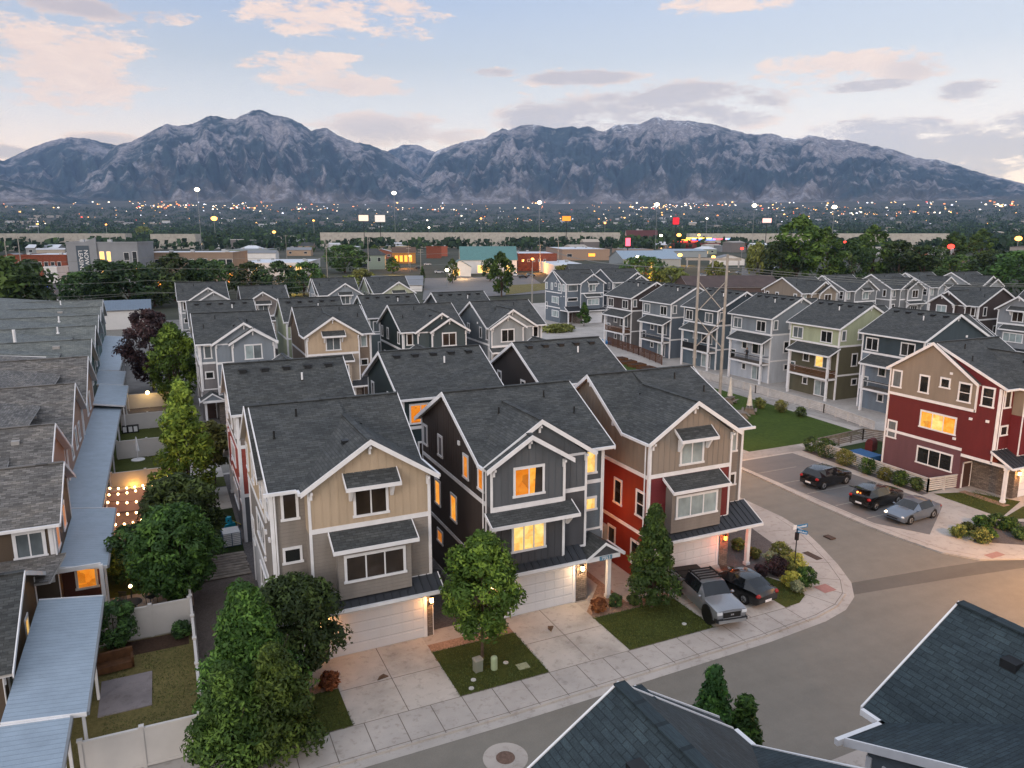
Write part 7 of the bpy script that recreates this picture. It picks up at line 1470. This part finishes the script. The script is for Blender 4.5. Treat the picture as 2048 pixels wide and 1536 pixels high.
ridge('mountains', [(-420, 330), (-120, 350), (-40, 352), (0, 358), (40, 368), (90, 380), (150, 396), (200, 404)], 7600, 8900, 6.1, rock=.2, bare=1.1, nrow=40, back=600)
# the evening air
hz = NT('haze_air'); hv = hz.n('ShaderNodeVolumePrincipled'); hv.inputs['Color'].default_value = (.42, .62, 1.0, 1); hv.inputs['Density'].default_value = HAZE; hv.inputs['Anisotropy'].default_value = 0.0
hz.l(hv.outputs[0], hz.out.inputs['Volume'])
m = MB(); m.box(-13500, 17000, -400, 17500, -60, 2500, hz.m); o = m.build('haze'); tag(o, kind='stuff')
# ------------------------------------------------------------------ sky, sun
w = bpy.data.worlds.new('World'); sc.world = w; w.use_nodes = True
nt = w.node_tree; nt.nodes.clear()
class WT(NT):
    def __init__(s): s.t = nt
t = WT(); out = nt.nodes.new('ShaderNodeOutputWorld')
tc = nt.nodes.new('ShaderNodeTexCoord'); sep = nt.nodes.new('ShaderNodeSeparateXYZ'); t.l(tc.outputs['Generated'], sep.inputs[0])
dx, dy, dz = sep.outputs
el = t.math('MULTIPLY', t.math('ARCSINE', dz), 180 / math.pi); az = t.math('MULTIPLY', t.math('ARCTAN2', dx, dy), 180 / math.pi)
base = t.ramp(t.math('DIVIDE', el, 90.0, clamp=True), [(0, (1.25, .86, .58, 1)), (.045, (1.08, .8, .62, 1)), (.09, (.74, .68, .64, 1)), (.125, (.5, .51, .55, 1)), (.17, lin((160, 173, 199))), (.4, (.74, .78, .9, 1)), (1, (.95, .97, 1.04, 1))])
right = t.math('MULTIPLY', t.math('SMOOTH_MIN', t.math('DIVIDE', t.math('SUBTRACT', az, 8.0), 55.0, clamp=True), 1.0, .1), .75)
creamy = t.ramp(t.math('DIVIDE', el, 90.0, clamp=True), [(0, (1.3, .88, .56, 1)), (.06, (1.18, .95, .74, 1)), (.13, lin((216, 214, 216))), (.3, lin((180, 190, 210)))])
base = t.mix(right, base, creamy)
# afterglow behind the camera, where the sun has just set
west = t.math('MULTIPLY', t.math('POWER', t.math('MAXIMUM', t.math('MULTIPLY', t.math('ADD', t.math('MULTIPLY', dy, -.85), t.math('MULTIPLY', dx, -.45)), 1.0), 0.0), 1.5), t.math('SUBTRACT', 1.0, t.math('MULTIPLY', t.math('MAXIMUM', dz, 0.0), .9)))
base = t.mix(west, base, (2.0, 1.74, 1.56, 1))
# clouds: (x, y, half width, half height in photo pixels, darkness)
CL = [(110, 130, 150, 55, 0), (200, 150, 70, 28, 0), (60, 95, 80, 40, 0), (170, 15, 140, 16, .5), (680, 35, 145, 34, 0), (790, 15, 60, 12, 0), (590, 140, 95, 26, 0), (700, 172, 120, 18, .1), (660, 115, 55, 8, 0), (760, 260, 130, 28, .35),
      (1160, 155, 110, 14, .7), (1120, 235, 120, 34, .75), (1360, 212, 190, 38, 1), (1450, 215, 100, 32, 1), (1660, 138, 150, 22, .05), (1830, 138, 60, 22, .25), (1740, 172, 80, 10, .8), (1930, 180, 50, 14, .8), (1760, 268, 120, 26, 1), (1850, 262, 110, 9, .8),
      (1960, 305, 200, 34, .9), (2040, 280, 90, 40, .9), (1440, 5, 110, 16, 0), (1990, 335, 120, 20, .6), (210, 280, 60, 10, .4), (10, 305, 40, 12, .6), (980, 145, 60, 8, .6), (900, 270, 60, 16, .2)]
pc = nt.nodes.new('ShaderNodeCombineXYZ'); t.l(t.math('MULTIPLY', az, .11), pc.inputs[0]); t.l(t.math('MULTIPLY', el, .34), pc.inputs[1]); pc.inputs[2].default_value = 3.7
nz = t.noise(pc.outputs[0], 1.6, 7, .6); nz2 = t.noise(pc.outputs[0], 4.5, 6, .68); nz3 = t.noise(pc.outputs[0], 13, 5, .7)
cov = None; drk = None
for x, y, rx, ry, dkn in CL:
    d = ray(x, y).normalized(); ea = math.degrees(math.asin(d.z)); aa = math.degrees(math.atan2(d.x, d.y))
    ra = math.degrees(rx / FPX) * 1.15; re = math.degrees(ry / FPX) * 1.25
    u1 = t.math('MULTIPLY', t.math('SUBTRACT', az, aa), 1 / ra); u2 = t.math('MULTIPLY', t.math('SUBTRACT', el, ea), 1 / re)
    q = t.math('SUBTRACT', 1.0, t.math('ADD', t.math('MULTIPLY', u1, u1), t.math('MULTIPLY', u2, u2)))
    cov = q if cov is None else t.math('MAXIMUM', cov, q)
    if dkn:
        q2 = t.math('MULTIPLY', t.math('MAXIMUM', q, 0.0), dkn); drk = q2 if drk is None else t.math('MAXIMUM', drk, q2)
cov = t.math('MAXIMUM', cov, -1.0)
dens = t.math('ADD', t.math('MULTIPLY', cov, .5), t.math('ADD', t.math('MULTIPLY', t.math('SUBTRACT', nz, .5), 2.1), t.math('ADD', t.math('MULTIPLY', t.math('SUBTRACT', nz2, .5), 1.3), t.math('MULTIPLY', t.math('SUBTRACT', nz3, .5), .7))))
cl = t.math('SMOOTH_MIN', t.math('MULTIPLY', t.math('MAXIMUM', t.math('SUBTRACT', dens, .05), 0.0), 3.4), 1.0, .35)
cl = t.math('MULTIPLY', t.math('MAXIMUM', cl, 0.0), .92)
shade = t.math('MULTIPLY', t.math('MULTIPLY', drk, 2.4, None, True), t.math('ADD', t.math('MULTIPLY', dens, 1.1), .45, None, True), None, True)
ccol = t.mix(shade, t.mix(t.math('MULTIPLY', t.math('SUBTRACT', nz2, .35), 1.8, None, True), (.86, .60, .46, 1), (1.04, .76, .57, 1)), (.52, .41, .39, 1))
sky = t.mix(cl, base, ccol)
bg = nt.nodes.new('ShaderNodeBackground'); t.l(sky, bg.inputs[0]); bg.inputs[1].default_value = WORLD_S
st = nt.nodes.new('ShaderNodeTexSky'); st.sky_type = 'NISHITA'; st.sun_disc = False; st.sun_elevation = R(4); st.sun_rotation = R(231); st.altitude = 1300
bg2 = nt.nodes.new('ShaderNodeBackground'); t.l(st.outputs[0], bg2.inputs[0]); bg2.inputs[1].default_value = .05
ad = nt.nodes.new('ShaderNodeAddShader'); t.l(bg.outputs[0], ad.inputs[0]); t.l(bg2.outputs[0], ad.inputs[1]); t.l(ad.outputs[0], out.inputs[0])
w.cycles.sampling_method = 'MANUAL'; w.cycles.sample_map_resolution = 512
s = bpy.data.lights.new('sun', 'SUN'); s.energy = .8; s.angle = R(18); s.color = (1.0, .88, .8)
so = bpy.data.objects.new('sun', s); COL.objects.link(so); so.rotation_euler = Vector((.74, .6, -.3)).to_track_quat('-Z', 'Y').to_euler()
sc.view_settings.view_transform = 'Standard'; sc.view_settings.look = 'None'; sc.view_settings.gamma = 1; sc.view_settings.exposure = EXPO
sc.cycles.use_denoising = True
try: sc.cycles.denoiser = 'OPENIMAGEDENOISE'
except Exception: pass
sc.cycles.max_bounces = 6; sc.cycles.diffuse_bounces = 3; sc.cycles.glossy_bounces = 3; sc.cycles.transparent_max_bounces = 4; sc.cycles.volume_bounces = 1
sc.cycles.sample_clamp_indirect = 4; sc.cycles.use_adaptive_sampling = True; sc.cycles.adaptive_threshold = .015
